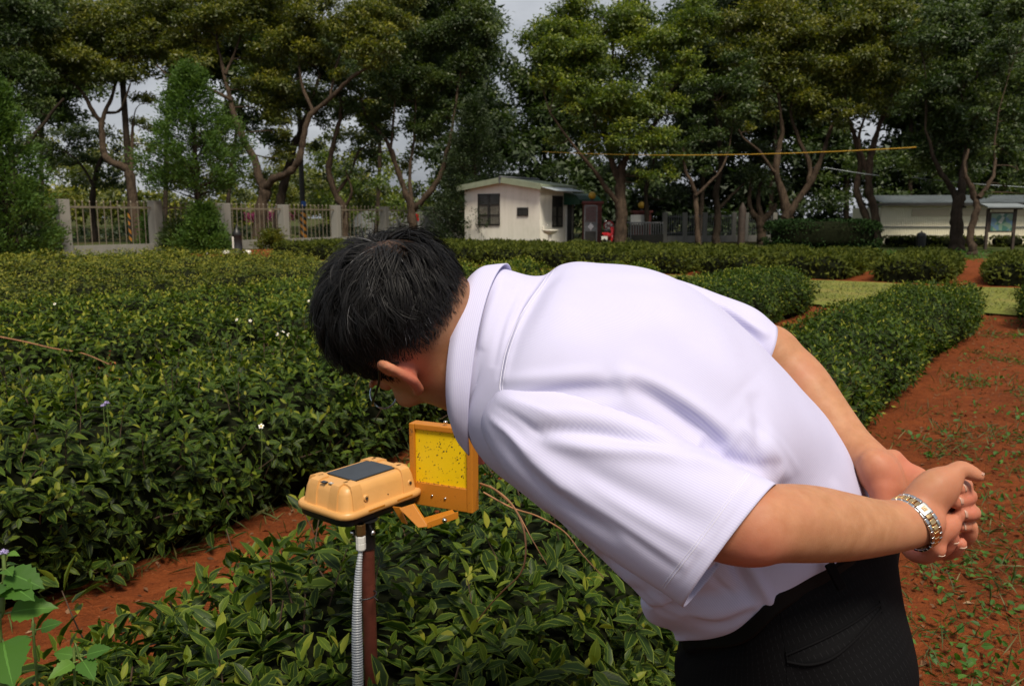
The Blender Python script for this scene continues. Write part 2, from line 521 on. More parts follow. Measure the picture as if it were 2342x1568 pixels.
def core_mesh(nc, t0, t1, w, h, seed, k=0.86):
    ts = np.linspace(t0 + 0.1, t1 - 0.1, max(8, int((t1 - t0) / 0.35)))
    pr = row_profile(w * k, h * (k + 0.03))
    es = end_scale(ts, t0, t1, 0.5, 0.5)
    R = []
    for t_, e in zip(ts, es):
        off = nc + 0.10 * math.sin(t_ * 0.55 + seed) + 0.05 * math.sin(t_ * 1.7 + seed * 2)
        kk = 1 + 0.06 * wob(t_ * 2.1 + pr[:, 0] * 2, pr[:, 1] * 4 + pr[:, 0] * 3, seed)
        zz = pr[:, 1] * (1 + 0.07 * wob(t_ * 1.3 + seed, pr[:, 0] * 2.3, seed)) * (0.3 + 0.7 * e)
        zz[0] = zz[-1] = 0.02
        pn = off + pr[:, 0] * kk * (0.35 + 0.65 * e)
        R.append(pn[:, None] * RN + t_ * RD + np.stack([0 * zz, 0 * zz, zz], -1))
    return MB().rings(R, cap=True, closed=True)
def shoots(pos, nv, r, L, k=6, up=0.55, fresh_lit=0.0):
    """around every shoot point k leaves in a spiral; returns leaf arrays (pos, dir, nrm, len, wid, tint)"""
    m = len(pos)
    ax = norm(nv * 0.75 + V3(0, 0, up) + r.normal(size=(m, 3)) * 0.38)
    a = norm(np.cross(ax, rand_dirs(m, r))); b_ = np.cross(ax, a)
    ph0 = r.uniform(0, 6.28, m); size = r.uniform(0.75, 1.2, m)
    young = r.random(m) < 0.6
    out = [[], [], [], [], [], []]
    for j in range(k):
        f = j / (k - 1)
        ph = ph0 + j * 2.4 + r.normal(size=m) * 0.25
        rad = np.cos(ph)[:, None] * a + np.sin(ph)[:, None] * b_
        el = 0.05 + 1.0 * f ** 1.5 + r.normal(size=m) * 0.2       # elevation off the stem's normal plane
        d = norm(rad * np.cos(el)[:, None] + ax * np.sin(el)[:, None] + V3(0, 0, -0.12) * (1 - f))
        n = norm(ax * np.cos(el)[:, None] - rad * np.sin(el)[:, None] + r.normal(size=(m, 3)) * 0.22)
        l = L * size * (1.0 - 0.52 * f ** 2) * r.uniform(0.8, 1.15, m)
        p = pos + ax * ((f - 0.75) * 0.085)[..., None] if np.ndim(f) else pos + ax * ((f - 0.75) * 0.085)
        tint = np.clip(0.15 + fresh_lit + 0.15 * r.normal(size=m) + np.where(young, 0.72, 0.25) * f ** 2.2, 0.02, 1)
        for o_, x in zip(out, (p + d * 0.004, d, n, l, l * r.uniform(0.38, 0.50, m), tint)): o_.append(x)
    return [np.concatenate(x) for x in out]
GROUP_ROWS = 'clipped tea rows side by side across the field'
LEAF_VAR = []
def leaf_variants():
    r = np.random.default_rng(3)
    for i in range(18):
        tint = [0.18, 0.28, 0.36, 0.45, 0.6, 0.85][i % 6]
        me = leaf_mesh('leaf', 'hi', np.zeros((1, 3)), V3(1, 0, 0)[None], V3(0, 0, 1)[None], np.ones(1), np.array([0.41 + 0.05 * r.uniform(-1, 1)]), np.array([tint]), np.array([r.uniform(0.02, 0.22)]))
        me.materials.append(M['tea_hi'])
        LEAF_VAR.append((tint, me))
leaf_variants()
def leaf_object(parent, p, d, n, L, tint, meshes=None):
    d_, s_, n_ = leaf_frames(d[None], n[None])
    ch = sorted(LEAF_VAR, key=lambda x: abs(x[0] - tint))[:3]
    me = ch[int(rng.integers(3))][1]
    o = bpy.data.objects.new('leaf', me)
    COL.objects.link(o)
    o.parent = parent
    R = Matrix((Vector(d_[0]) * L, Vector(s_[0]) * L, Vector(n_[0]) * L)).transposed().to_4x4()
    R.translation = Vector(p)
    o.matrix_basis = world_of(parent).inverted() @ R
    return o
def tea_row(nc, t0, t1, w, h, seed, lab, group, shoot_den, kind, L, mat, single=0, clip=None, u_rng=(0, 1), k=6, twigs=0, fresh_lit=0.0):
    """a tea row; the leaves that show largest are single objects, the rest one part of the row"""
    r = np.random.default_rng(100 + seed)
    base = RP(nc, (max(t0, 0) + t1) / 2, 0.05)
    root = empty('tea_row', base, lab, 'tea row', group)
    Mn = int(shoot_den * (t1 - t0) * (2 * w + 1.5 * h) * (u_rng[1] - u_rng[0]))
    pos, nv = row_points(Mn, nc, t0, t1, w, h, seed, r, u_rng)
    px, py, dd = proj_many(pos)
    keep = (dd > 0.3) & (px > -260) & (px < 2600) & (py > -200) & (py < 2000)
    if clip is not None: keep &= clip(pos)
    pos, nv = pos[keep], nv[keep]
    # bushes stand a little irregularly: sink some shoots into the row
    pos = pos - nv * (r.random(len(pos)) ** 2 * 0.13)[:, None]
    A = shoots(pos, nv, r, L, k, fresh_lit=fresh_lit)
    if fresh_lit:        # new leaves above, old below; lit tops and shaded sides painted into tint
        A[5] = np.clip(A[5] - (fresh_lit + 0.10) * np.clip((0.88 * h - A[0][:, 2]) / (0.25 * h), 0, 1), 0.02, 1)
    leggy = []
    if twigs:        # long loose shoots standing out of the row
        lp, ln = row_points(2600, nc, max(t0, 0.4), min(t1, 6.0), w, h, seed, r, u_rng)
        q = proj_many(lp); kk = (q[2] > 0.7) & (q[0] > -30) & (q[0] < 2360) & (q[1] < 1620)
        if clip is not None: kk &= clip(lp)
        lp, ln = lp[kk][:150], ln[kk][:150]
        ax_ = norm(ln * 0.7 + V3(0, 0, 0.8) + r.normal(size=(len(lp), 3)) * 0.25)
        for p, a_, l_ in zip(lp, ax_, r.uniform(0.05, 0.15, len(lp))):
            leggy.append((p - a_ * 0.06, p + a_ * l_))
        ends = np.array([e for _, e in leggy]); st_ = np.array([b_ for b_, _ in leggy])
        parts = [shoots(ends, ax_, r, L * 1.12, 7)]
        parts.append(shoots(ends * 0.55 + st_ * 0.45, ax_, r, L * 1.15, 3))
        A = [np.concatenate([x] + [q_[i] for q_ in parts]) for i, x in enumerate(A)]
    if single:
        px, py, dd = proj_many(A[0] + A[1] * (A[3] * 0.5)[:, None])
        vis = (px > 5) & (px < 2336) & (py > 5) & (py < 1564)
        # only the outermost layer of leaves is seen: rank by size, prefer those facing the camera
        face = np.abs(np.sum(A[2] * norm(A[0] - C0), -1))
        out = np.sum((A[0] - RP(nc, 0, 0)) * RN, -1)
        score = A[3] / dd * (0.35 + face) * vis
        # outer-shell filter: nearest leaf in small picture cells
        cell = (np.floor(px / 26).astype(int) * 4000 + np.floor(py / 26).astype(int))
        order = np.argsort(dd)
        _, first = np.unique(cell[order], return_index=True)
        shell = np.zeros(len(dd), bool); shell[order[first]] = True
        score = score * (shell + 0.15)
        pick = np.argsort(-score)[:single]
        pick = pick[score[pick] > 0]
        for i in pick:
            leaf_object(root, A[0][i], A[1][i], A[2][i], A[3][i], A[5][i])
        rest = np.ones(len(dd), bool); rest[pick] = False
        A = [x[rest] for x in A]
    dd = proj_many(A[0])[2]
    for kd, sel in ((kind, dd < 2.15), ('mid', dd >= 2.15)) if kind == 'hi' else ((kind, dd > 0),):
        if not sel.any(): continue
        B = [x[sel] for x in A]
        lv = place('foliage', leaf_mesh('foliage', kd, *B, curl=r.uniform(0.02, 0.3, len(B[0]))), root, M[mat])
        tag(lv, kind='stuff')
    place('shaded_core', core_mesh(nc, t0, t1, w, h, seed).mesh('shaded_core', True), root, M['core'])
    if twigs:
        mb = MB()
        tp, tn = row_points(twigs * 3, nc, max(t0, 0.2), min(t1, 6.5), w, h, seed, r)
        q = proj_many(tp); tp = tp[(q[2] > 0.5)][:twigs]; 
        for b_, e_ in leggy: mb.tube(smooth_path([b_, b_ * 0.5 + e_ * 0.5 + r.normal(size=3) * 0.006, e_], 3), np.linspace(0.0024, 0.0012, 7), 5, False)
        for p in tp:
            foot = RP((p @ RN) * 0.0 + nc + ((p @ RN) - nc) * 0.55, p @ RD + r.normal() * 0.1, 0.06)
            midp = foot * 0.4 + p * 0.6 + r.normal(size=3) * 0.04
            mb.tube(smooth_path([foot, midp, p + V3(0, 0, 0.0)], 3), np.linspace(0.006, 0.002, 7), 5, False)
        tag(mb.build('branches', M['twig'], root, True), kind='stuff')
    return root
def proj_many(p):
    q = p - C0
    d = q @ FWD
    dz = np.where(np.abs(d) < 1e-6, 1e-6, d)
    return CX + FPX * (q @ RIGHT) / dz, CY - FPX * (q @ UP) / dz, d
# ------------------------------------------------------------------ the rows
if 'rows' not in SKIP:
    TEA_T1 = 13.3
    POLE = P(839, 1200, 1.69)
    near_clip = lambda p: ~((np.sum(p * RD, -1) < 0.15))
    R0 = tea_row(-1.40, -1.2, TEA_T1, 0.58, 0.58, 1, 'nearest leafy tea row, with the yellow insect monitor standing in it', GROUP_ROWS,
            340, 'hi', 0.076, 'tea_hi', single=300, clip=lambda p: (np.sum(p * RD, -1) < 5.5) & ~((np.abs(p[:, 0] - POLE[0] - (p[:, 1] - POLE[1]) * 0.18) < 0.055) & (p[:, 1] < POLE[1] + 0.05)), twigs=130)
    # the far half of the nearest row carries smaller-looking leaves
    def far_half(root, nc, t0, t1, w, h, seed, den, L):
        r = np.random.default_rng(900 + seed)
        Mn = int(den * (t1 - t0) * (2 * w + 1.5 * h))
        pos, nv = row_points(Mn, nc, -1.2, t1, w, h, seed, r, t_pick=r.uniform(t0, t1, Mn))
        pos = pos - nv * (r.random(len(pos)) ** 2 * 0.12)[:, None]
        A = shoots(pos, nv, r, L, 5)
        tag(place('foliage', leaf_mesh('foliage', 'lo', *A), root, M['tea']), kind='stuff')
    far_half(R0, -1.40, 5.4, TEA_T1, 0.58, 0.58, 1, 260, 0.068)
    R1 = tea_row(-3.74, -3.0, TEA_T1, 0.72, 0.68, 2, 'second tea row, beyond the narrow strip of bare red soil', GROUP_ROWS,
            270, 'hi', 0.070, 'tea_hi', single=300, clip=lambda p: np.sum(p * RD, -1) < 6.0, u_rng=(0.25, 1), twigs=140, fresh_lit=0.12)
    far_half(R1, -3.74, 5.9, TEA_T1 + 0.1, 0.72, 0.68, 2, 230, 0.07)
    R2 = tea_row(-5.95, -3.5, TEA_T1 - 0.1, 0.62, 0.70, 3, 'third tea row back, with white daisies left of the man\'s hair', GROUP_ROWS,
            260, 'lo', 0.074, 'tea', single=150, u_rng=(0.3, 1), k=5, fresh_lit=0.2)
    nc = -8.02
    names = ['fourth tea row back, level with the top of the man\'s hair on the left', 'fifth tea row back across the left of the field']
    for i in range(6):
        lab = names[i] if i < 2 else '%s tea row back, one of the green bands merging on the left' % ['sixth', 'seventh', 'eighth', 'ninth and farthest'][i - 2]
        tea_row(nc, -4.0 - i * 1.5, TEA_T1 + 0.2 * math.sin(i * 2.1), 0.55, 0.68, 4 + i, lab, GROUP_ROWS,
                [210, 190, 130, 115, 95, 75][i], 'lo' if i < 1 else 'tri', [0.07, 0.072, 0.085, 0.095, 0.105, 0.115, 0.125, 0.135, 0.14][i], 'tea' if i < 1 else 'tea_far', u_rng=(0.3, 1), k=5, fresh_lit=[0.26, 0.28, 0.32, 0.34, 0.36, 0.36][i])
        nc -= 2.08
    # the bush whose edge shows at the right border
    tea_row(0.42, 12.2, 15.2, 0.85, 0.72, 31, 'tea bush at the right edge of the picture, past the end of the soil path', GROUP_ROWS, 170, 'lo', 0.085, 'tea', k=5)

    # second plot: low rows clipped smooth
    def trimmed_row(nc, t0, t1, w, h, seed, lab):
        r = np.random.default_rng(300 + seed)
        root = empty('trimmed_hedge_row', RP(nc, (t0 + t1) / 2, 0.03), lab, 'hedge row', 'low clipped hedge rows in the far plot')
        Mn = int(520 * (t1 - t0) * (2 * w + 1.4 * h) * 0.75)
        pos, nv = row_points(Mn, nc, t0, t1, w, h, seed, r, (0.0, 1), r0=0.35, r1=0.3)
        px, py, dd = proj_many(pos)
        kp = (px > -60) & (px < 2420)
        pos, nv = pos[kp], nv[kp]
        pos = pos - nv * (r.random(len(pos)) ** 1.5 * 0.10)[:, None]
        d = norm(nv * 0.8 + rand_dirs(len(pos), r)); n = norm(nv + rand_dirs(len(pos), r) * 0.9)
        L = r.uniform(0.07, 0.15, len(pos))
        A = (pos, d, n, L, L * 0.5, np.clip(r.normal(0.5, 0.22, len(pos)), 0, 1))
        tag(place('foliage', leaf_mesh('foliage', 'tri', *A), root, M['trim']), kind='stuff')
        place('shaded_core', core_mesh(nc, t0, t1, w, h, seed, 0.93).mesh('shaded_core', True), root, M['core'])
    tl = [(-0.6, 20.0, 25.5, 'clipped hedge row cut off by the right edge, below the map board'),
          (-2.75, 19.9, 25.5, 'clipped hedge row on bare red soil, below the dark and pale tree trunks'),
          (-4.75, 20.0, 25.5, 'clipped hedge row ending on red soil, second from the right of its plot'),
          (-6.75, 19.7, 26, 'clipped hedge row in front of the big dark hedge'),
          (-8.55, 19.7, 26, 'clipped hedge row end just right of the man\'s back')]
    for i, (nc, a, b_, lab) in enumerate(tl):
        trimmed_row(nc, a, b_, 0.80, 0.56, 40 + i, lab)
    nc = -10.3
    for i in range(8):
        trimmed_row(nc, 19.8 + 0.3 * math.sin(i), 26.3, 0.82, 0.56, 50 + i, '%s of the side-on hedge rows left of the man\'s back, counted from the right' % ['first', 'second', 'third', 'fourth', 'fifth', 'sixth', 'seventh', 'eighth'][i])
        nc -= 1.78
# ------------------------------------------------------------------ trees
def mat_bark(name, lo, hi):
    m, t, b = new_mat(name)
    co = N(t, 'ShaderNodeTexCoord'); mp = N(t, 'ShaderNodeMapping'); mp.inputs['Scale'].default_value = (1, 1, 0.25)
    t.links.new(co.outputs['Object'], mp.inputs[0])
    f = noise(t, 9, 6, 0.7, vec=mp.outputs[0]); f2 = noise(t, 1.2, 4)
    c = mix(t, 0.35, ramp(t, f, [(0.38, lo), (0.64, hi)]), ramp(t, f2, [(0.4, lo), (0.62, hi)]))
    t.links.new(c, b.inputs['Base Color']); b.inputs['Roughness'].default_value = 0.95
    b.inputs['Specular IOR Level'].default_value = 0.1
    bump(t, b, f, 1.0, 0.12)
    return m
M['bark'] = mat_bark('tree_bark', (0.032, 0.023, 0.017), (0.105, 0.075, 0.052))
M['bark_dark'] = mat_bark('dark_bark', (0.022, 0.017, 0.012), (0.06, 0.045, 0.034))
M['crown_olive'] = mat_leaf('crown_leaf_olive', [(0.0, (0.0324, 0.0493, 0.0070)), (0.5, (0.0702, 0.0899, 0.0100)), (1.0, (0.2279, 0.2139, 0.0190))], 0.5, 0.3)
M['crown_lit'] = mat_leaf('crown_leaf_lit', [(0.0, (0.0336, 0.0609, 0.0090)), (0.5, (0.0770, 0.1203, 0.0140)), (1.0, (0.2552, 0.2810, 0.0247))], 0.5, 0.32)  # leaf colour brightened to carry the sunlight on the crown
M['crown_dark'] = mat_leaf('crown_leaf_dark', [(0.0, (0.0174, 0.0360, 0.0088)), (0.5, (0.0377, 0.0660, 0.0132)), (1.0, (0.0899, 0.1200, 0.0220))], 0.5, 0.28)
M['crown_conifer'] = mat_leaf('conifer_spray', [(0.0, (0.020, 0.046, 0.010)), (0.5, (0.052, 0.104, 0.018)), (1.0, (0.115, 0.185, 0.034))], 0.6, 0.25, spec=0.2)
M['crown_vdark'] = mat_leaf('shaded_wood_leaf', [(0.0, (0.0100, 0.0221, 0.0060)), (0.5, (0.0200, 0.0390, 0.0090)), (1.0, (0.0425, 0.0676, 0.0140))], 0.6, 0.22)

def crown_cloud(r, clumps, den, leaf, flat=0.55):
    """clumps: (centre, radius); leaves sit on loose, flattened, ragged sprays"""
    PO, DI, NO, LE, TI = [], [], [], [], []
    for c, R in clumps:
        k = max(12, int(den * 2.5 * R * R))
        q = rand_dirs(k, r) * (r.random(k) ** 0.62)[:, None]
        q = q * (1 + 0.35 * wob(q[:, 0] * 2.6 + c[0], q[:, 2] * 3 + q[:, 1] * 2 + c[1], c[2]))[:, None]
        p = c + q * R * V3(1, 1, flat)
        d = norm(q * V3(1, 1, 0.35) + rand_dirs(k, r) * 0.8)
        n = norm(V3(0, 0, 0.8) + q * 0.6 + rand_dirs(k, r) * 0.75)
        base = r.normal(0.45, 0.13)
        PO.append(p); DI.append(d); NO.append(n); LE.append(leaf * 1.05 * r.uniform(0.6, 1.4, k))
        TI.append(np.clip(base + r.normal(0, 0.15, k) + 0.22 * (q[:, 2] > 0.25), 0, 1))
    L = np.concatenate(LE)
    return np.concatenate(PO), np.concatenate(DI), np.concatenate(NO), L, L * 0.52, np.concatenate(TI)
def tree(label, cat, limbs, blobs, mat='crown_olive', bark='bark', leaf=0.165, den=330, seed=1, group=None, sub=(0.72, 0.46), name='broadleaf_tree', flat=0.55, twig=True, nsub=9.5, ground=True, spread=1.0):
    """limbs: lists of (px, py, depth, radius); the first limb starts at the ground. blobs: (px, py, depth, radius in photograph px)"""
    r = np.random.default_rng(500 + seed)
    L0 = [[(P(a, b_, d), rad * 0.70) for a, b_, d, rad in lm] for lm in limbs]
    if ground:
        p0, r0 = L0[0][0]
        foot = p0.copy(); foot[2] = -0.03
        L0[0] = [(foot, r0 * 1.45), (foot + V3(0, 0, 0.25), r0 * 1.12)] + ([(p0, r0)] if p0[2] > 0.6 else []) + L0[0][1:]
    base = L0[0][0][0]
    root = empty(name, (base[0], base[1], 0), label, cat, group)
    tr = MB()
    skel, srad = [], []
    for lm in L0:
        p = smooth_path(np.array([np.r_[q, rad] for q, rad in lm]), 6)
        jit = np.cumsum(r.normal(size=(len(p), 3)) * 0.02, 0)
        p[1:, :3] += jit[1:] * min(1, p[0, 3] * 6)
        tr.tube(p[:, :3], np.maximum(p[:, 3] * (1 + 0.10 * r.normal(size=len(p))), 0.008), 10 if p[0, 3] > 0.12 else 6)
        skel.append(p[:, :3]); srad.append(p[:, 3])
    skel = np.concatenate(skel); srad = np.concatenate(srad)
    clumps = []
    zc = np.mean([P(*b_[:3])[2] for b_ in blobs])
    for bpx, bpy_, bd, brp in blobs:
        c = P(bpx, bpy_, bd); R = brp * bd / FPX
        # branch from the skeleton to the blob
        dist = np.linalg.norm(skel - c, axis=1) + np.maximum(0, skel[:, 2] - c[2]) * 2.0
        i = int(np.argmin(dist))
        hub = c + V3(0, 0, -0.25 * R)
        if twig:
            mid = skel[i] * 0.45 + hub * 0.55 + r.normal(size=3) * 0.12 * R + V3(0, 0, 0.1 * R)
            br = smooth_path([skel[i], mid, hub], 4)
            rb = min(srad[i] * 0.7, 0.02 + 0.022 * R)
            tr.tube(br, np.linspace(rb, rb * 0.5, len(br)), 6, False)
        ns = max(3, int(nsub * (R / 1.2) ** 1.6))
        for _ in range(ns):
            q = rand_dirs(1, r)[0] * r.random() ** 0.4
            q[2] = q[2] * 0.85 + 0.08
            s = c + q * R * V3(1, spread, 1)
            rs = R * r.uniform(*sub[::-1]) if R > 1.0 else R * r.uniform(0.4, 0.6)
            clumps.append((s, rs))
            if twig and r.random() < 0.75:
                mid = hub * 0.5 + s * 0.5 + r.normal(size=3) * 0.1 * R - V3(0, 0, 0.05 * R)
                tr.tube(smooth_path([hub, mid, s - V3(0, 0, 0.15 * rs)], 3), np.linspace(0.012 + 0.011 * R, 0.008, 7), 5, False)
    tr.build('trunk', M[bark], root, True)
    A = crown_cloud(r, clumps, den, leaf, flat)
    px, py, dd = proj_many(A[0])
    kp = (px > -260) & (px < 2600) & (py > -330)
    A = [x[kp] for x in A]
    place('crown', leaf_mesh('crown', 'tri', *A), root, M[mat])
    return root
if 'trees' not in SKIP:
    FT = 'trees along the plantation fence'
    # ---- left, behind the fence
    tree('tall wide-crowned tree with an S-bent trunk, left of the small conifer', 'tree',
         [[(318, 540, 45, 0.42), (308, 470, 45, 0.40), (300, 395, 45, 0.36), (287, 374, 45, 0.30), (255, 362, 45, 0.27), (243, 335, 45, 0.25), (236, 290, 45, 0.22), (243, 258, 45, 0.18), (262, 205, 45.2, 0.13), (275, 130, 45, 0.09)],
          [(238, 285, 45, 0.2), (215, 262, 44.6, 0.17), (185, 210, 44.2, 0.13), (140, 175, 44, 0.08)],
          [(243, 258, 45, 0.12), (275, 250, 44.5, 0.1), (300, 190, 44, 0.07)],
          [(300, 395, 45, 0.2), (302, 330, 45.5, 0.14), (306, 270, 46, 0.09)]],
         [(120, 105, 44, 62), (190, 80, 45, 70), (250, 70, 45, 66), (310, 95, 45, 62), (355, 85, 44.5, 48), (165, 155, 44, 52), (225, 150, 44, 56), (285, 150, 44.4, 46), (110, 170, 44, 44), (320, 230, 46, 34), (325, 285, 46, 32), (70, 130, 45, 46), (395, 100, 45, 36), (340, 330, 46, 26)],
         'crown_olive', seed=1, group=FT)
    tree('forked tree with two heavy pale limbs behind the fence, right of the small conifer', 'tree',
         [[(592, 545, 44, 0.50), (596, 480, 44, 0.46), (602, 432, 44, 0.42), (590, 400, 44, 0.32), (576, 350, 44, 0.28), (548, 290, 44, 0.24), (530, 230, 44.5, 0.2), (515, 170, 44.8, 0.15), (500, 100, 45, 0.1), (490, 30, 45, 0.06)],
          [(602, 436, 44, 0.36), (620, 412, 43.6, 0.3), (652, 398, 43.4, 0.28), (678, 372, 43.2, 0.26), (690, 335, 43.2, 0.25), (698, 290, 43.2, 0.23), (715, 255, 43.2, 0.2), (755, 220, 43, 0.16), (800, 175, 42.6, 0.13), (850, 140, 42.4, 0.08)],
          [(715, 255, 43.2, 0.15), (690, 205, 43.6, 0.12), (680, 130, 44, 0.09), (670, 40, 44, 0.06)],
          [(530, 230, 44.5, 0.14), (470, 200, 44, 0.11), (410, 190, 44, 0.08), (360, 150, 44, 0.06)],
          [(515, 170, 44.8, 0.12), (545, 100, 45, 0.09), (560, 20, 45, 0.06)],
          [(755, 220, 43, 0.1), (770, 150, 43.4, 0.08), (800, 60, 43.6, 0.05)]],
         [(390, 35, 45, 58), (450, 80, 45, 58), (505, 35, 45, 60), (430, 140, 44.5, 42), (560, 60, 45, 55), (610, 25, 45, 60), (660, 75, 44, 58), (720, 30, 44, 62), (770, 80, 43.5, 54), (830, 50, 43, 60), (880, 105, 42.6, 50), (600, 130, 45, 48), (640, 190, 45, 50), (610, 250, 45.5, 46), (655, 290, 45.5, 40), (580, 200, 45, 42), (720, 140, 44, 46), (830, 140, 42.6, 46), (780, 160, 43, 30), (640, 350, 46, 38), (905, 30, 43, 52)],
         'crown_olive', seed=2, group=FT, den=300, sub=(0.70, 0.42), nsub=10)
    tree('dark leaning trunk standing close behind the forked tree', 'tree',
         [[(630, 545, 47, 0.40), (640, 470, 47, 0.38), (655, 400, 47, 0.33), (672, 330, 47.5, 0.28), (700, 250, 48, 0.2), (730, 160, 48, 0.12)]],
         [(700, 230, 49, 60), (740, 150, 49, 66), (680, 100, 49, 60), (760, 260, 49, 44), (620, 310, 48, 42), (720, 330, 48, 26)], 'crown_dark', 'bark_dark', seed=3, group=FT, den=260)
    tree('slim crooked tree behind the fence, above the man\'s hair', 'tree',
         [[(790, 540, 46, 0.30), (788, 480, 46, 0.28), (765, 440, 46, 0.25), (752, 390, 46, 0.23), (757, 350, 46, 0.2), (772, 290, 46, 0.17), (778, 250, 46, 0.13), (772, 190, 46, 0.08)],
          [(768, 445, 46, 0.16), (800, 400, 46.5, 0.12), (820, 350, 46.5, 0.08), (850, 330, 46.5, 0.05)],
          [(788, 478, 46, 0.15), (805, 440, 45.6, 0.1), (790, 390, 45.6, 0.05)]],
         [(800, 190, 46, 46), (840, 240, 46, 44), (780, 260, 46.5, 36), (800, 400, 46, 30), (850, 330, 46.5, 34), (890, 220, 46, 40), (770, 330, 46, 18)], 'crown_dark', seed=4, group=FT, den=250)
    tree('tree with a low wide V fork behind the fence, just left of the guard house', 'tree',
         [[(945, 530, 47, 0.34), (942, 478, 47, 0.32), (925, 445, 47, 0.24), (905, 390, 47, 0.22), (893, 345, 47, 0.19), (870, 310, 47, 0.16), (838, 270, 47, 0.12), (815, 200, 47, 0.07)],
          [(942, 478, 47, 0.28), (968, 455, 46.6, 0.24), (995, 420, 46.5, 0.22), (1012, 380, 46.5, 0.18), (1030, 310, 46.5, 0.14), (1045, 220, 46.5, 0.1), (1060, 130, 46.5, 0.06)],
          [(893, 345, 47, 0.12), (900, 280, 47.4, 0.1), (905, 200, 47.6, 0.06)],
          [(942, 478, 47, 0.2), (940, 400, 47.6, 0.14), (950, 320, 48, 0.1), (955, 220, 48, 0.07)]],
         [(900, 160, 47.5, 54), (960, 120, 48, 60), (1015, 70, 47, 58), (1080, 60, 46.6, 60), (940, 220, 48, 50), (1000, 190, 47, 52), (1060, 160, 46.6, 50), (880, 290, 47.5, 40), (960, 290, 48, 42), (1020, 260, 47, 40), (1110, 100, 46.6, 50), (985, 30, 48, 55), (870, 90, 47, 46), (1050, 10, 47, 50), (850, 350, 48, 30)],
         'crown_dark', seed=5, group=FT, den=290)
    # ---- centre and right, on the plantation side
    tree('large sunlit tree with a thick trunk behind the red scooter', 'tree',
         [[(1418, 552, 41, 0.42), (1420, 490, 41, 0.38), (1418, 420, 41, 0.34), (1424, 375, 41, 0.28), (1455, 330, 41, 0.2), (1500, 280, 41, 0.13), (1530, 210, 41, 0.08)],
          [(1418, 425, 41, 0.24), (1396, 360, 41, 0.22), (1385, 300, 41.4, 0.18), (1395, 230, 41.5, 0.14), (1405, 130, 41.5, 0.09), (1400, 40, 41.5, 0.05)],
          [(1416, 470, 41, 0.2), (1385, 430, 40.8, 0.16), (1360, 390, 40.6, 0.13), (1310, 330, 40.4, 0.09), (1260, 260, 40.4, 0.06)]],
         [(1240, 110, 41, 54), (1300, 70, 41.5, 60), (1265, 165, 40.6, 56), (1320, 135, 40.6, 62), (1360, 190, 40.4, 56), (1300, 230, 40.4, 48), (1400, 230, 40.4, 62), (1450, 260, 40.2, 56), (1360, 280, 40.4, 46), (1420, 310, 40.2, 52), (1490, 215, 40.4, 52), (1490, 320, 40.2, 46), (1540, 250, 40.2, 44), (1350, 340, 40.6, 40), (1530, 340, 40, 42), (1500, 395, 40.2, 36), (1550, 400, 40, 30),
          (1380, 60, 41.4, 60), (1450, 30, 41.2, 62), (1440, 120, 41, 58), (1510, 110, 41, 58), (1560, 60, 41, 56), (1570, 160, 40.8, 50), (1320, 20, 42, 50), (1600, 20, 41, 50), (1290, 320, 41, 34), (1460, 410, 40.6, 26)],
         'crown_lit', seed=6, group=FT, den=330, leaf=0.16)
    tree('slender pale trunk with a small fork standing alone by the lawn edge', 'tree',
         [[(1596, 553, 39.5, 0.19), (1592, 500, 39.5, 0.17), (1590, 455, 39.5, 0.165), (1586, 430, 39.5, 0.13), (1572, 395, 39.5, 0.1), (1560, 340, 39.6, 0.06)],
          [(1590, 448, 39.5, 0.13), (1615, 425, 39.5, 0.11), (1645, 390, 39.6, 0.09), (1665, 350, 39.8, 0.06), (1680, 280, 40, 0.04)]],
         [(1570, 345, 39.6, 34), (1600, 310, 39.6, 40), (1650, 290, 40, 44), (1690, 240, 40, 50), (1640, 220, 40, 46), (1620, 380, 39.6, 24), (1660, 350, 40, 28), (1680, 170, 40.5, 48)],
         'crown_dark', seed=7, group=FT, den=300)
    tree('tall tree forking into a wide V above the big dark hedge', 'tree',
         [[(1800, 545, 42, 0.40), (1797, 490, 42, 0.38), (1785, 440, 42, 0.28), (1772, 395, 42, 0.24), (1775, 350, 42, 0.2), (1785, 290, 42, 0.15), (1775, 200, 42, 0.1), (1765, 100, 42, 0.06)],
          [(1797, 500, 42, 0.3), (1825, 455, 41.8, 0.24), (1850, 415, 41.7, 0.22), (1870, 370, 41.7, 0.19), (1890, 310, 41.8, 0.15), (1915, 235, 42, 0.11), (1920, 130, 42, 0.07)],
          [(1850, 418, 41.7, 0.18), (1848, 370, 42, 0.16), (1825, 310, 42.2, 0.13), (1810, 240, 42.4, 0.1), (1850, 130, 42.5, 0.06)],
          [(1772, 395, 42, 0.14), (1740, 345, 41.8, 0.11), (1700, 310, 41.8, 0.07), (1680, 260, 42, 0.05)]],
         [(1700, 60, 42, 62), (1770, 30, 42, 64), (1750, 110, 42, 60), (1820, 90, 42, 62), (1700, 140, 42, 56), (1800, 160, 42, 56), (1750, 190, 42, 50), (1860, 180, 42, 54), (1850, 40, 42, 60), (1900, 110, 42, 60), (1840, 230, 42, 46), (1900, 210, 41.6, 48), (1690, 220, 42, 44), (1760, 250, 42.5, 36), (1880, 260, 42.5, 34), (1720, 300, 42.5, 30)],
         'crown_olive', seed=8, group=FT, den=310)
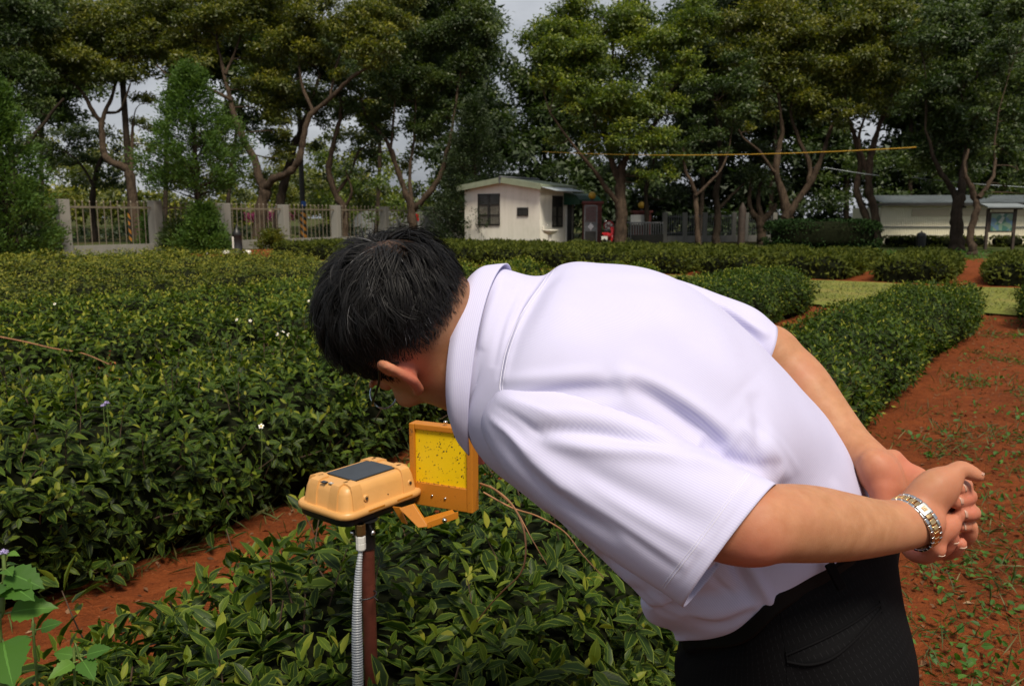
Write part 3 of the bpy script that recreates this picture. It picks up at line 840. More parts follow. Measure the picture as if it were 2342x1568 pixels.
    tree('pair of close crooked trunks at the left end of the cream shed', 'tree',
         [[(2003, 545, 41, 0.30), (2000, 490, 41, 0.28), (1985, 440, 41, 0.26), (1980, 390, 41, 0.24), (1990, 330, 41, 0.2), (2010, 270, 41.2, 0.15), (2040, 200, 41.5, 0.1), (2050, 120, 41.5, 0.06)],
          [(1996, 540, 41.3, 0.26), (1978, 490, 41.3, 0.24), (1962, 440, 41.4, 0.22), (1968, 380, 41.5, 0.2), (1955, 310, 41.6, 0.15), (1935, 250, 41.6, 0.1), (1930, 160, 41.6, 0.06)],
          [(1980, 390, 41, 0.15), (1965, 320, 40.8, 0.12), (1985, 240, 40.8, 0.08), (1985, 160, 41, 0.05)]],
         [(1960, 70, 41.5, 60), (2020, 40, 41.5, 60), (1990, 140, 41, 58), (2060, 110, 41.5, 58), (1940, 170, 41, 54), (2000, 210, 40.8, 52), (2060, 190, 41, 52), (1960, 240, 40.6, 46), (2090, 40, 42, 56), (2030, 260, 41, 38), (1920, 270, 40.8, 38), (2110, 130, 42, 52)],
         'crown_olive', seed=9, group=FT, den=310)
    tree('thick dark trunk in front of the cream shed', 'tree',
         [[(2186, 565, 37, 0.40), (2190, 520, 37, 0.37), (2195, 470, 37, 0.34), (2205, 430, 37, 0.26), (2215, 360, 37.4, 0.18), (2230, 280, 37.6, 0.12)],
          [(2195, 475, 37, 0.26), (2175, 430, 37.2, 0.2), (2140, 380, 37.4, 0.14), (2110, 300, 37.6, 0.08)]],
         [(2130, 330, 38, 60), (2180, 270, 38, 64), (2120, 230, 38, 58), (2200, 200, 38, 62), (2160, 150, 38, 60), (2220, 330, 38, 56), (2250, 260, 38, 56), (2190, 390, 38, 44), (2130, 400, 38, 34), (2100, 80, 38, 56), (2200, 90, 38, 60), (2250, 20, 38, 60), (2160, 30, 38, 56), (2280, 150, 38, 56)],
         'crown_dark', 'bark_dark', seed=10, group=FT, den=340)
    tree('pale crooked trunk with a raised Y fork beside the map board', 'tree',
         [[(2222, 578, 33, 0.20), (2220, 545, 33, 0.2), (2232, 500, 33, 0.185), (2240, 470, 33, 0.17), (2236, 440, 33, 0.16), (2222, 420, 33, 0.12), (2214, 390, 33, 0.09), (2216, 350, 33, 0.06)],
          [(2238, 452, 33, 0.14), (2262, 420, 33, 0.11), (2275, 390, 33.2, 0.09), (2272, 330, 33.4, 0.06), (2280, 260, 33.4, 0.04)]],
         [(2290, 330, 33.6, 46), (2330, 380, 33.6, 44), (2320, 280, 34, 52), (2270, 250, 34, 46), (2350, 200, 34, 60), (2310, 110, 34, 60), (2350, 40, 34, 60), (2300, 420, 33.6, 26), (2250, 445, 33, 14), (2360, 440, 33.6, 30)],
         'crown_dark', seed=11, group=FT, den=330)
    tree('short gnarled stump-like tree with knobby limbs beside the big dark hedge', 'tree',
         [[(1742, 552, 45, 0.34), (1742, 520, 45, 0.34), (1738, 498, 45, 0.3), (1722, 478, 45, 0.22), (1712, 450, 45, 0.16), (1716, 400, 45, 0.1)],
          [(1742, 505, 45, 0.26), (1766, 482, 45, 0.2), (1776, 465, 45, 0.14)],
          [(1740, 500, 45, 0.24), (1738, 460, 45, 0.18), (1745, 400, 45.2, 0.1)]],
         [(1720, 400, 45, 40), (1760, 420, 45.4, 36), (1700, 440, 45.4, 24), (1740, 360, 45.4, 40)], 'crown_dark', seed=12, group=FT, den=260)
    tree('dark upright trunk behind the slender pale one', 'tree',
         [[(1638, 548, 45, 0.30), (1642, 500, 45, 0.28), (1636, 440, 45, 0.24), (1648, 370, 45, 0.2), (1640, 280, 45, 0.14), (1630, 180, 45, 0.09)],
          [(1640, 480, 45, 0.16), (1668, 450, 45, 0.12), (1700, 420, 45, 0.07)]],
         [(1630, 120, 46, 66), (1650, 220, 46, 62), (1620, 300, 46, 54), (1690, 330, 46, 46), (1640, 40, 46, 66), (1700, 410, 46, 30), (1590, 210, 46, 50)], 'crown_vdark', 'bark_dark', seed=13, group=FT, den=300)
    tree('dim slim trunk with a bent limb behind the guard house gate', 'tree',
         [[(1480, 540, 46, 0.2), (1478, 480, 46, 0.18), (1474, 430, 46, 0.16), (1490, 380, 46, 0.12), (1485, 300, 46, 0.08)]],
         [(1480, 380, 46.5, 40), (1530, 440, 47, 36), (1440, 400, 47, 40), (1500, 300, 47, 50), (1400, 380, 47, 40)], 'crown_vdark', 'bark_dark', seed=14, group=FT, den=260)
    # ---- far left
    tree('big dark tree cut off by the left edge of the picture', 'tree',
         [[(40, 545, 42, 0.36), (45, 470, 42, 0.34), (30, 380, 42, 0.28), (20, 250, 42, 0.2), (40, 120, 42, 0.12), (60, 30, 42, 0.06)],
          [(30, 380, 42, 0.2), (90, 300, 42, 0.14), (150, 230, 42, 0.08)]],
         [(20, 60, 42, 60), (60, 20, 42, 54), (10, 150, 42, 60), (70, 180, 42, 48), (40, 240, 42, 50), (90, 250, 42, 36), (10, 330, 42, 44), (120, 20, 43, 40), (-30, 230, 42, 60), (100, 310, 42.5, 30)],
         'crown_dark', 'bark_dark', seed=15, group=FT, den=330)
    tree('thin dark tree behind the fence between two concrete posts at the left', 'tree',
         [[(212, 540, 50, 0.26), (212, 460, 50, 0.25), (222, 400, 50, 0.2), (240, 345, 50, 0.15), (225, 310, 50, 0.1)],
          [(216, 430, 50, 0.14), (190, 380, 50, 0.1), (150, 340, 50, 0.06)]],
         [(160, 320, 50, 40), (200, 360, 50, 36), (150, 370, 50, 36), (240, 400, 50, 30), (100, 350, 50, 40), (270, 340, 50, 26), (260, 420, 51, 34), (200, 310, 50, 34)], 'crown_dark', 'bark_dark', seed=16, group=FT, den=260)
    # ---- a second rank of trees standing behind the first
    second = [(85, 62, 'between the left edge and the S-bent tree', 'crown_dark', [(60, 130, 90), (140, 60, 80), (110, 240, 70), (180, 180, 60), (20, 30, 70)]),
              (375, 64, 'behind the cone-shaped conifer', 'crown_olive', [(330, 60, 80), (420, 40, 80), (380, 140, 60), (450, 150, 54)]),
              (520, 66, 'behind the left limb of the forked tree', 'crown_dark', [(520, 120, 80), (560, 30, 84), (600, 200, 70), (560, 270, 50), (640, 110, 70)]),
              (860, 66, 'behind the slim crooked tree', 'crown_olive', [(800, 120, 84), (880, 40, 80), (900, 170, 70), (840, 260, 56), (950, 90, 70)]),
              (1050, 68, 'behind the low V-forked tree, left of the gap in the sky', 'crown_dark', [(1010, 150, 84), (1080, 200, 70), (1060, 60, 70), (980, 260, 60), (1130, 280, 56), (1100, 350, 50)]),
              (1235, 60, 'behind the guard house', 'crown_dark', [(1230, 190, 76), (1290, 120, 80), (1250, 300, 66), (1180, 330, 56), (1320, 260, 70), (1300, 380, 54), (1210, 400, 46)]),
              (1600, 58, 'in the gap to the right of the large sunlit tree', 'crown_dark', [(1620, 80, 90), (1590, 180, 80), (1650, 260, 76), (1600, 340, 66), (1680, 40, 80)]),
              (1760, 60, 'behind the wide V-forked tree', 'crown_olive', [(1720, 90, 84), (1800, 60, 84), (1760, 190, 76), (1850, 130, 76), (1880, 40, 80)]),
              (1930, 60, 'between the V fork and the crooked pair of trunks', 'crown_dark', [(1930, 90, 84), (1980, 30, 84), (1910, 210, 70), (2000, 180, 76), (1880, 330, 56)]),
              (2080, 58, 'above the left end of the cream shed', 'crown_dark', [(2060, 60, 90), (2120, 150, 84), (2070, 240, 64), (2140, 40, 84), (2100, 340, 54)]),
              (2290, 56, 'behind the pale crooked trunk at the right', 'crown_dark', [(2240, 60, 90), (2320, 50, 90), (2280, 160, 84), (2340, 250, 80), (2250, 330, 64), (2330, 380, 60)])]
    for i, (px, d, where, mt, bl) in enumerate(second):
        tx, ty = np.mean([b_[0] for b_ in bl]), np.mean([b_[1] for b_ in bl])
        tree('second-rank tree ' + where, 'tree', [[(px, 540, d, 0.26), (px + 6, 430, d, 0.24), (px * 0.6 + tx * 0.4, 0.5 * (430 + ty), d, 0.19), (tx, ty, d, 0.12)]],
             [(a_, b_, d, c_) for a_, b_, c_ in bl], mt, 'bark_dark', leaf=0.33, den=78, seed=40 + i, group='second rank of trees', nsub=6)
    # ---- small conifers on this side of the fence
    def conifer(label, px, py0, py1, d, halfw, seed, trunk_py=None, cat='conifer', mat='crown_conifer', dens=1.0, low=0.0):
        r = np.random.default_rng(700 + seed)
        s = d / FPX
        base = P(px, py0, d); base[2] = 0
        top = P(px, py1, d)
        H = top[2]
        zc0 = low if trunk_py is None else P(px, trunk_py, d)[2]
        root = empty('conifer', base, label, cat)
        mb = MB()
        mb.tube([base, base + V3(0.02, 0, H * 0.5), base + V3(0.0, 0, H * 0.96)], [0.13 * H / 6, 0.08 * H / 6, 0.015], 8)
        PO, DI, NO, LE, TI = [], [], [], [], []
        W = halfw * s
        Kc = int(64 * dens * (H - zc0) * min(max(W, 0.5), 1.5))
        for i in range(Kc):
            u = r.random() ** 1.15
            z = zc0 + (H - zc0) * u
            R = W * min(1.0, 0.62 + 2.4 * u) * (1 - u) ** 0.85 * 1.18 + 0.07
            a = r.uniform(0, 6.283)
            R *= 1 + 0.17 * math.sin(3 * a + seed + z * 1.1) + 0.16 * math.sin(5 * a + z * 2.6) + 0.08 * math.sin(9 * a - z * 5)
            q = R * r.random() ** 0.25
            c = base + V3(math.cos(a) * q, math.sin(a) * q, z)
            if i % 3 == 0:
                mb.tube([base + V3(0, 0, z - q * 0.35), c], [0.02, 0.006], 4, False)
            k = int(42 * dens ** 0.5)
            sp = norm(V3(math.cos(a), math.sin(a), 0.75) + r.normal(size=3) * 0.3)
            t_ = r.random(k)
            p = c + sp * (t_ - 0.4)[:, None] * 0.55 + r.normal(size=(k, 3)) * 0.11
            PO.append(p); DI.append(norm(sp + rand_dirs(k, r) * 0.75)); NO.append(rand_dirs(k, r) + V3(0, 0, 0.3))
            LE.append(r.uniform(0.10, 0.20, k)); TI.append(np.clip(0.30 + 0.28 * t_ + r.normal(0.05, 0.12) + r.normal(0, 0.1, k), 0, 1))
        mb.build('trunk', M['bark_dark'], root, True)
        L = np.concatenate(LE)
        place('crown', leaf_mesh('crown', 'tri', np.concatenate(PO), np.concatenate(DI), norm(np.concatenate(NO)), L, L * 0.38, np.concatenate(TI)), root, M[mat])
        return root
    conifer('bright green cone-shaped conifer on a bare stem in front of the fence', 457, 566, 168, 34, 108, 1, trunk_py=432, dens=1.25)
    conifer('bushy green conifer filling the left edge in front of the fence', 20, 560, 205, 29, 104, 2, dens=1.15)
    conifer('small round green conifer bush at the foot of the cone-shaped conifer', 470, 568, 478, 33, 46, 3, dens=2.2)
    conifer('tall dark conifer against the left wall of the guard house', 1085, 556, 238, 47, 92, 4, mat='crown_vdark', dens=1.1)
    conifer('low dark bush between the second fence post and the round conifer', 408, 566, 520, 34, 30, 5, mat='crown_dark', dens=2.0)
    conifer('small light green shrub against the fence wall below the third panel', 350, 556, 505, 35, 24, 6, dens=1.6)
    conifer('small pale shrub growing against the fence base by the fourth post', 622, 566, 538, 38, 24, 7, mat='crown_olive', dens=2.2)
    # ---- the wood behind everything: trees with their own crowns, and farther off one mass
    def wood(name, label, spec, mat, leaf, den, seed, kind='stuff'):
        r = np.random.default_rng(800 + seed)
        clumps = [(P(a, b_, d) * 1.0, rr * d / FPX) for a, b_, d, rr in spec]
        A = crown_cloud(r, clumps, den, leaf, 0.7)
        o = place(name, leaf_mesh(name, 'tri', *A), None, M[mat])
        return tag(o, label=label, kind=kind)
    r = np.random.default_rng(77)
    spec = []
    for i in range(330):
        px = r.uniform(1000, 2420); py = r.uniform(-60, 540)
        if px < 1280 and py < 300 and r.random() < 0.8: continue
        if py < 260 and r.random() < (0.55 if px < 1650 else 0.25): continue
        if 1620 < px < 2080 and 230 < py < 330 and r.random() < 0.3: continue
        spec.append((px, py, r.uniform(56, 66), r.uniform(34, 58)))
    for i in range(120):
        spec.append((r.uniform(1560, 2420), r.uniform(170, 420), r.uniform(60, 68), r.uniform(34, 54)))
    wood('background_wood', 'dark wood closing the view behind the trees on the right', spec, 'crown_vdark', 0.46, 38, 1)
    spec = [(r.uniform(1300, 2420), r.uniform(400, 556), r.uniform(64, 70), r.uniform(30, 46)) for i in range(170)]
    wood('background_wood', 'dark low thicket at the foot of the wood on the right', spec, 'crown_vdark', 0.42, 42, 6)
    spec = []
    for i in range(150):
        px = r.uniform(-60, 1080); py = 530 - abs(r.normal()) * 45 - 22 * (1 + math.sin(px * 0.011))
        spec.append((px, py, r.uniform(90, 125), r.uniform(26, 46)))
    wood('distant_treeline', 'hazy band of far trees seen through the fence on the left', spec, 'crown_olive', 0.62, 28, 2)
    spec = []
    for i in range(70):
        px = r.uniform(730, 1060); py = r.uniform(340, 530)
        spec.append((px, py, r.uniform(62, 75), r.uniform(18, 34)))
    wood('undergrowth', 'bright leafy growth behind the fence left of the guard house', spec, 'crown_lit', 0.28, 85, 3)
    spec = []
    for i in range(120):
        px = r.uniform(-60, 1080); py = r.uniform(300, 500)
        if 330 < px < 460 and py < 380: continue
        spec.append((px, py, r.uniform(68, 84), r.uniform(16, 34)))
    wood('undergrowth', 'broken screen of mid green foliage between the trunks on the left', spec, 'crown_olive', 0.36, 60, 7)
    spec = [(r.uniform(-40, 1010), r.uniform(520, 560), r.uniform(52, 62), r.uniform(12, 24)) for i in range(120)]
    wood('undergrowth', 'low dark growth on the ground behind the fence', spec, 'crown_vdark', 0.24, 115, 4)
    spec = [(r.uniform(1880, 2360), r.uniform(350, 470), r.uniform(53, 56), r.uniform(20, 34)) for i in range(45)]
    wood('undergrowth', 'mid green leafy growth behind the cream shed', spec, 'crown_dark', 0.26, 85, 5)
# ------------------------------------------------------------------ buildings, fences, poles
def mat_wall(name, base, dirt, scale=0.8):
    m, t, b = new_mat(name)
    co = N(t, 'ShaderNodeTexCoord'); mp = N(t, 'ShaderNodeMapping'); mp.inputs['Scale'].default_value = (3.0, 3.0, 0.35)
    t.links.new(co.outputs['Object'], mp.inputs[0])
    f = noise(t, scale, 6, 0.65, vec=mp.outputs[0]); f2 = noise(t, 2.0, 6, 0.7)
    k = math_n(t, 'MULTIPLY', ramp(t, f, [(0.46, (0, 0, 0)), (0.72, (1, 1, 1))]), ramp(t, f2, [(0.35, (0.06, 0.06, 0.06)), (0.68, (0.55, 0.55, 0.55))]))
    t.links.new(mix(t, k, base, dirt), b.inputs['Base Color'])
    b.inputs['Roughness'].default_value = 0.85
    bump(t, b, f2, 0.15, 0.01)
    return m
M['house_wall'] = mat_wall('painted_wall', (0.80, 0.77, 0.68), (0.40, 0.40, 0.28))
M['concrete'] = mat_wall('concrete', (0.235, 0.225, 0.20), (0.10, 0.095, 0.08), 1.5)
M['fascia'] = mat_plain('roof_edge', (0.25, 0.29, 0.20), 0.5, var=0.15, scale=3)
M['dark_metal'] = mat_plain('dark_metal', (0.035, 0.033, 0.03), 0.5, 0.3, var=0.3)
M['bar_metal'] = mat_plain('fence_bar_metal', (0.20, 0.17, 0.125), 0.5, 0.3, var=0.3, scale=5)
M['grey_metal'] = mat_plain('grey_metal', (0.16, 0.165, 0.17), 0.45, 0.5, var=0.25)
M['glass_dim'] = mat_plain('window_glass', (0.045, 0.045, 0.04), 0.12, var=0.4, scale=1.5)
M['curtain'] = mat_plain('window_curtain', (0.22, 0.21, 0.17), 0.9, var=0.25, scale=3)
M['awning'] = mat_plain('awning_green', (0.012, 0.06, 0.038), 0.4, var=0.2, scale=3)
M['brick_red'] = mat_plain('red_tile', (0.13, 0.028, 0.022), 0.6, var=0.3, scale=6)
M['ball_yellow'] = mat_plain('lamp_globe', (0.55, 0.34, 0.03), 0.4, var=0.1)
M['white_paint'] = mat_plain('white_paint', (0.68, 0.67, 0.62), 0.45, var=0.1)
M['ceramic'] = mat_plain('ceramic', (0.66, 0.63, 0.54), 0.25, var=0.08)
M['cream_sheet'] = mat_plain('cream_sheet_metal', (0.78, 0.74, 0.58), 0.55, var=0.1, scale=0.6)
M['cream_panel'] = mat_plain('cream_panel', (0.50, 0.43, 0.31), 0.6, var=0.1, scale=0.6)
M['tin'] = mat_plain('grey_tin_roof', (0.30, 0.34, 0.36), 0.4, 0.35, var=0.15, scale=0.8)
M['dark_wood'] = mat_plain('dark_timber', (0.045, 0.03, 0.022), 0.7, var=0.35, scale=5)
M['black_plastic'] = mat_plain('black_plastic', (0.012, 0.012, 0.013), 0.45, var=0.3)
M['red_paint'] = mat_plain('red_paint', (0.36, 0.02, 0.025), 0.3, var=0.15)
M['tail_red'] = mat_plain('red_lens', (0.5, 0.01, 0.015), 0.2, var=0.1)
M['orange_paint'] = mat_plain('orange_paint', (0.55, 0.20, 0.02), 0.6, var=0.2)
M['rubber'] = mat_plain('rubber', (0.015, 0.015, 0.015), 0.8, var=0.2)
M['chrome'] = mat_plain('polished_metal', (0.62, 0.62, 0.62), 0.2, 1.0, var=0.1)
M['wire_dark'] = mat_plain('wire_dark', (0.03, 0.03, 0.032), 0.7, var=0.1)
M['wire_yellow'] = mat_plain('wire_yellow', (0.46, 0.27, 0.015), 0.55, var=0.1)
M['canvas'] = mat_plain('tunnel_cover', (0.23, 0.24, 0.25), 0.6, var=0.2, scale=1.5)
m, t, b = new_mat('striped_guard')
co = N(t, 'ShaderNodeTexCoord'); sp = N(t, 'ShaderNodeSeparateXYZ'); t.links.new(co.outputs['Object'], sp.inputs[0])
s_ = math_n(t, 'FRACT', math_n(t, 'MULTIPLY', math_n(t, 'ADD', sp.outputs[2], math_n(t, 'MULTIPLY', sp.outputs[0], 0.9)), 2.4))
t.links.new(mix(t, math_n(t, 'GREATER_THAN', s_, 0.5), (0.02, 0.02, 0.02), (0.55, 0.22, 0.02)), b.inputs['Base Color'])
b.inputs['Roughness'].default_value = 0.6
M['stripes'] = m

def wire(name, pts, rad, mat, label, sag=0.0, group=None):
    a = np.array(pts, float)
    if len(a) == 2:
        u = np.linspace(0, 1, 25)[:, None]
        p = a[0] * (1 - u) + a[1] * u
        p[:, 2] -= sag * 4 * (u * (1 - u))[:, 0]
    else:
        p = smooth_path(a, 8)
    o = MB().tube(p, rad, 5).build(name, M[mat], None, True)
    return tag(o, label, 'wire', group)

if 'struct' not in SKIP:
    # ---- left fence: concrete posts, base walls, rails and bars
    # post positions along the fence, from nearest (left) to farthest
    FP = [(-105, 29.2), (145, 31.0), (355, 34.0), (513, 37.8), (648, 41.0), (768, 45.0), (879, 49.0), (980, 53.0), (1072, 57.5)]
    fence = empty('fence', P(513, 570, 38) * V3(1, 1, 0), 'concrete post fence with thin vertical bars across the left of the picture', 'fence')
    posts = [G(px, 560)[:2] * 0 + P(px, 495, d)[:2] for px, d in FP]
    PH = [2.14, 2.14, 2.14, 2.10, 2.08, 2.10, 2.08, 2.10, 2.1]
    bar_mesh = MB().tube([V3(0, 0, 0), V3(0, 0, 1)], 0.019, 6).lathe(V3(0, 0, 1), [(0.001, -0.02), (0.032, 0.0), (0.036, 0.03), (0.02, 0.055), (0.001, 0.06)], 6).mesh('bar', True)
    bar_mesh.materials.append(M['bar_metal'])
    for i, (p, h) in enumerate(zip(posts, PH)):
        q = posts[min(i + 1, len(posts) - 1)] - posts[max(i - 1, 0)]
        u = norm(np.r_[q, 0]); v = V3(-u[1], u[0], 0)
        w = 0.46 if i < 4 else 0.42
        MB().box(np.r_[p, h / 2 - 0.1], (0.38, w, h + 0.2), (u, v, V3(0, 0, 1))).build('post', M['concrete'], fence, bevel=0.02)
    for i in range(len(posts) - 1):
        a, b_ = np.r_[posts[i], 0], np.r_[posts[i + 1], 0]
        u = norm(b_ - a); v = V3(-u[1], u[0], 0); L = np.linalg.norm(b_ - a)
        MB().box((a + b_) / 2 + V3(0, 0, 0.15), (L - 0.385, 0.2, 0.5), (u, v, V3(0, 0, 1))).build('base_wall', M['concrete'], fence)
        MB().box((a + b_) / 2 + V3(0, 0, 1.86), (L - 0.385, 0.045, 0.075), (u, v, V3(0, 0, 1))).build('rail', M['bar_metal'], fence)
        nb = 11
        for k in range(1, nb + 1):
            o = place('bar', bar_mesh, fence)
            p = a + u * (0.19 + (L - 0.38) * k / (nb + 1)) + V3(0, 0, 0.40)
            o.matrix_basis = Matrix.Translation(Vector(p)) @ Matrix.Diagonal((1, 1, 1.62, 1))
    # ---- white guard house
    gh = empty('guard_house', P(1170, 560, 44) * V3(1, 1, 0), 'small white guard house with a low gable roof and barred windows', 'guard house')
    c0 = P(1062.5, 500, 45.2)[:2]; c1 = P(1234, 500, 42.2)[:2]
    u = norm(np.r_[c1 - c0, 0]); v = V3(-u[1], u[0], 0); zz = V3(0, 0, 1)
    FW = np.linalg.norm(c1 - c0); SD = 2.9
    o0 = np.r_[c0, 0]
    def H(a, b_, z): return o0 + u * a + v * b_ + zz * z
    he, hr = 3.03, 3.36                       # eaves and ridge heights
    rx = FW * 0.54
    # walls: front (gable), right side, back, left, each with thickness; openings are built as recessed windows
    MB().poly([H(0, 0, 0), H(FW, 0, 0), H(FW, 0, he), H(rx, 0, hr), H(0, 0, he)], v * 0.14).build('wall', M['house_wall'], gh)
    MB().box(H(FW - 0.07, SD * 0.5 + 0.072, he / 2), (0.14, SD - 0.146, he), (u, v, zz)).build('wall', M['house_wall'], gh)
    MB().box(H(0.07, SD * 0.5 + 0.072, he / 2), (0.14, SD - 0.146, he), (u, v, zz)).build('wall', M['house_wall'], gh)
    MB().poly([H(0, SD + 0.002, 0), H(FW, SD + 0.002, 0), H(FW, SD + 0.002, he), H(rx, SD + 0.002, hr), H(0, SD + 0.002, he)], v * 0.14).build('wall', M['house_wall'], gh)
    def px_on_front(px, py):     # photograph point -> (a, z) on the front wall
        r = FWD + (px - CX) / FPX * RIGHT + (CY - py) / FPX * UP
        k = ((o0 - C0) @ v) / (r @ v); p = C0 + r * k
        return (p - o0) @ u, p[2]
    oS = H(FW, 0, 0)
    def px_on_side(px, py):
        r = FWD + (px - CX) / FPX * RIGHT + (CY - py) / FPX * UP
        k = ((oS - C0) @ u) / (r @ u); p = C0 + r * k
        return (p - oS) @ v, p[2]
    def window(a0, a1, z0, z1, org, uu, nn, nv_=3, nh=3, bars=12, curtain=True):
        """barred window: frame, panes, curtain; nn is the outward normal"""
        f = MB(); w = 0.06
        def at(a, z, o_=0.0): return org + uu * a + zz * z + nn * o_
        A = (uu, nn, zz)
        for z in (z0, z1): f.box(at((a0 + a1) / 2, z, 0.012), (a1 - a0 + w, 0.06, w), A)
        for a in (a0, a1): f.box(at(a, (z0 + z1) / 2, 0.012), (w, 0.06, z1 - z0 - w), A)
        fr = f.build('window', M['dark_metal'], gh)
        place('pane', MB().box(at((a0 + a1) / 2, (z0 + z1) / 2, -0.002), (a1 - a0 - w, 0.012, z1 - z0 - w), A).mesh('pane'), fr, M['glass_dim'])
        if curtain:
            cu = MB()
            am = (a0 + a1) / 2; k = 16
            for s0, s1 in ((a0 + 0.05, am - 0.10), (am + 0.10, a1 - 0.05)):
                xs = np.linspace(s0, s1, k)
                cu.rings([[at(x, z0 + 0.06, 0.012 + 0.006 * math.sin(i * 1.9)) for i, x in enumerate(xs)], [at(x, z1 - 0.55, 0.012 + 0.006 * math.sin(i * 1.9)) for i, x in enumerate(xs)]], False, False)
            place('curtain', cu.mesh('curtain'), fr, M['curtain'])
        g = MB()
        for k in range(1, nv_): g.box(at(a0 + (a1 - a0) * k / nv_, (z0 + z1) / 2, 0.03), (0.045, 0.03, z1 - z0 - w), A)
        for k in range(1, nh): g.box(at((a0 + a1) / 2, z0 + (z1 - z0) * k / nh, 0.034), (a1 - a0 - w, 0.03, 0.045), A)
        for k in range(1, bars): g.box(at(a0 + (a1 - a0) * k / bars, (z0 + z1) / 2, 0.055), (0.016, 0.014, z1 - z0 - w), A)
        place('grille', g.mesh('grille'), fr, M['dark_metal'])
        return fr
    (a0, z1), (a1, z0) = px_on_front(1094, 445), px_on_front(1142, 515)
    window(a0, a1, z0, z1, o0, u, -v, 2, 3, 13)
    (a0, z1), (a1, z0) = px_on_front(1184, 476), px_on_front(1207, 493)
    window(a0, a1, z0, z1, o0, u, -v, 1, 1, 7, False)
    (a0, z1), (a1, z0) = px_on_side(1263, 449), px_on_side(1284.5, 518)
    window(a0, a1, z0, z1, oS, v, u, 2, 3, 10)
    # roof: two sloping sheets with thick edges
    ov = 0.28
    rf = MB()
    sl = (hr - he) / rx
    rf.poly([H(-ov, -ov, he - ov * sl + 0.005), H(rx, -ov, hr + 0.03), H(rx, SD + 0.2, hr + 0.03), H(-ov, SD + 0.2, he - ov * sl + 0.005)], zz * 0.10)
    sl2 = (hr - he) / (FW - rx)
    rf.poly([H(rx + 0.002, -ov, hr + 0.03), H(FW + ov, -ov, he - ov * sl2 + 0.005), H(FW + ov, SD + 0.2, he - ov * sl2 + 0.005), H(rx + 0.002, SD + 0.2, hr + 0.03)], zz * 0.10)
    roof = rf.build('roof', M['fascia'], gh)
    fa = MB()
    fa.poly([H(-ov - 0.02, -ov - 0.05, he - ov * sl - 0.14), H(rx, -ov - 0.05, hr - 0.12), H(rx, -ov - 0.05, hr + 0.17), H(-ov - 0.02, -ov - 0.05, he - ov * sl + 0.15)], v * 0.045)
    fa.poly([H(rx + 0.003, -ov - 0.05, hr - 0.12), H(FW + ov * 0.9, -ov - 0.05, he - ov * sl2 - 0.14), H(FW + ov * 0.9, -ov - 0.05, he - ov * sl2 + 0.15), H(rx + 0.003, -ov - 0.05, hr + 0.17)], v * 0.045)
    place('fascia', fa.mesh('fascia'), roof, M['fascia'])
    place('ridge_cap', MB().tube([H(rx, -ov - 0.09, hr + 0.15), H(rx, SD + 0.22, hr + 0.15)], 0.09, 8).box(H(rx, -ov - 0.07, hr), (0.05, 0.04, 0.34), (u, v, zz)).mesh('ridge_cap'), roof, M['grey_metal'])
    # corrugated lean-to over the side
    cg = MB(); xs = np.linspace(0, SD - 0.2, 60)
    cg.rings([[H(FW + ov + 0.01, x - 0.3, he - 0.07 + 0.02 * math.sin(i * 2.1)) for i, x in enumerate(xs)], [H(FW + ov + 0.75, x - 0.1, he - 0.26 + 0.02 * math.sin(i * 2.1)) for i, x in enumerate(xs)]], False, False)
    eo = cg.build('eave_sheet', M['tin'], gh); sd = eo.modifiers.new('s', 'SOLIDIFY'); sd.thickness = 0.02
    # doorway beyond the window: posts, door, awning
    a_d0, _ = px_on_side(1291, 500); a_d1, _ = px_on_side(1310, 500)
    MB().box(H(FW + 0.02, (a_d0 + a_d1) / 2 + 0.1, 1.15), (0.05, a_d1 - a_d0 - 0.1, 2.3), (u, v, zz)).build('door', M['dark_metal'], gh)
    for a in (a_d0 + 0.05, (a_d0 + a_d1) / 2 + 0.25): MB().box(H(FW + 0.065, a, 1.2), (0.07, 0.09, 2.4), (u, v, zz)).build('door_frame', M['white_paint'] if a < a_d0 + 0.1 else M['curtain'], gh)
    aw = []
    for k, (o_, z) in enumerate([(0.0, 2.72), (0.35, 2.70), (0.72, 2.58), (0.95, 2.36), (1.0, 2.15)]):
        aw.append([H(FW + 0.02 + o_, a_d0 - 0.15, z), H(FW + 0.02 + o_, a_d1 + 1.3, z)])
    ao = MB().rings(aw, False, False).build('awning', M['awning'], gh); sd = ao.modifiers.new('s', 'SOLIDIFY'); sd.thickness = 0.03
    for a in (a_d0 - 0.15, a_d1 + 1.3):
        MB().poly([H(FW + 0.02 + o_, a, z - 0.01) for o_, z in [(0.0, 2.1), (0.0, 2.72), (0.35, 2.70), (0.72, 2.58), (0.95, 2.36), (1.0, 2.15)]], v * 0.02).build('awning_side', M['awning'], gh)
    # wash basin on a pedestal by the side wall
    sk = empty('wash_basin', P(1256, 556, 41.6) * V3(1, 1, 0), 'white pedestal wash basin outside the guard house', 'wash basin')
    bp = P(1257, 545, 41.7); bx = V3(bp[0], bp[1], 0)
    MB().lathe(bx, [(0.16, 0.0), (0.11, 0.1), (0.08, 0.35), (0.10, 0.62)], 14).build('pedestal', M['ceramic'], sk, True)
    mb = MB(); R = []
    for rr, z in [(0.10, 0.60), (0.28, 0.68), (0.37, 0.79), (0.40, 0.84), (0.36, 0.845), (0.28, 0.76), (0.05, 0.70)]:
        a = np.arange(20) * 2 * math.pi / 20
        R.append(bx + np.stack([1.08 * rr * np.cos(a), 0.8 * rr * np.sin(a), np.full(20, z)], -1))
    mb.rings(R).build('basin', M['ceramic'], sk, True)
    MB().box(bx + V3(-0.34, 0.1, 0.93), (0.1, 0.4, 0.2)).build('splashback', M['ceramic'], sk, bevel=0.02)
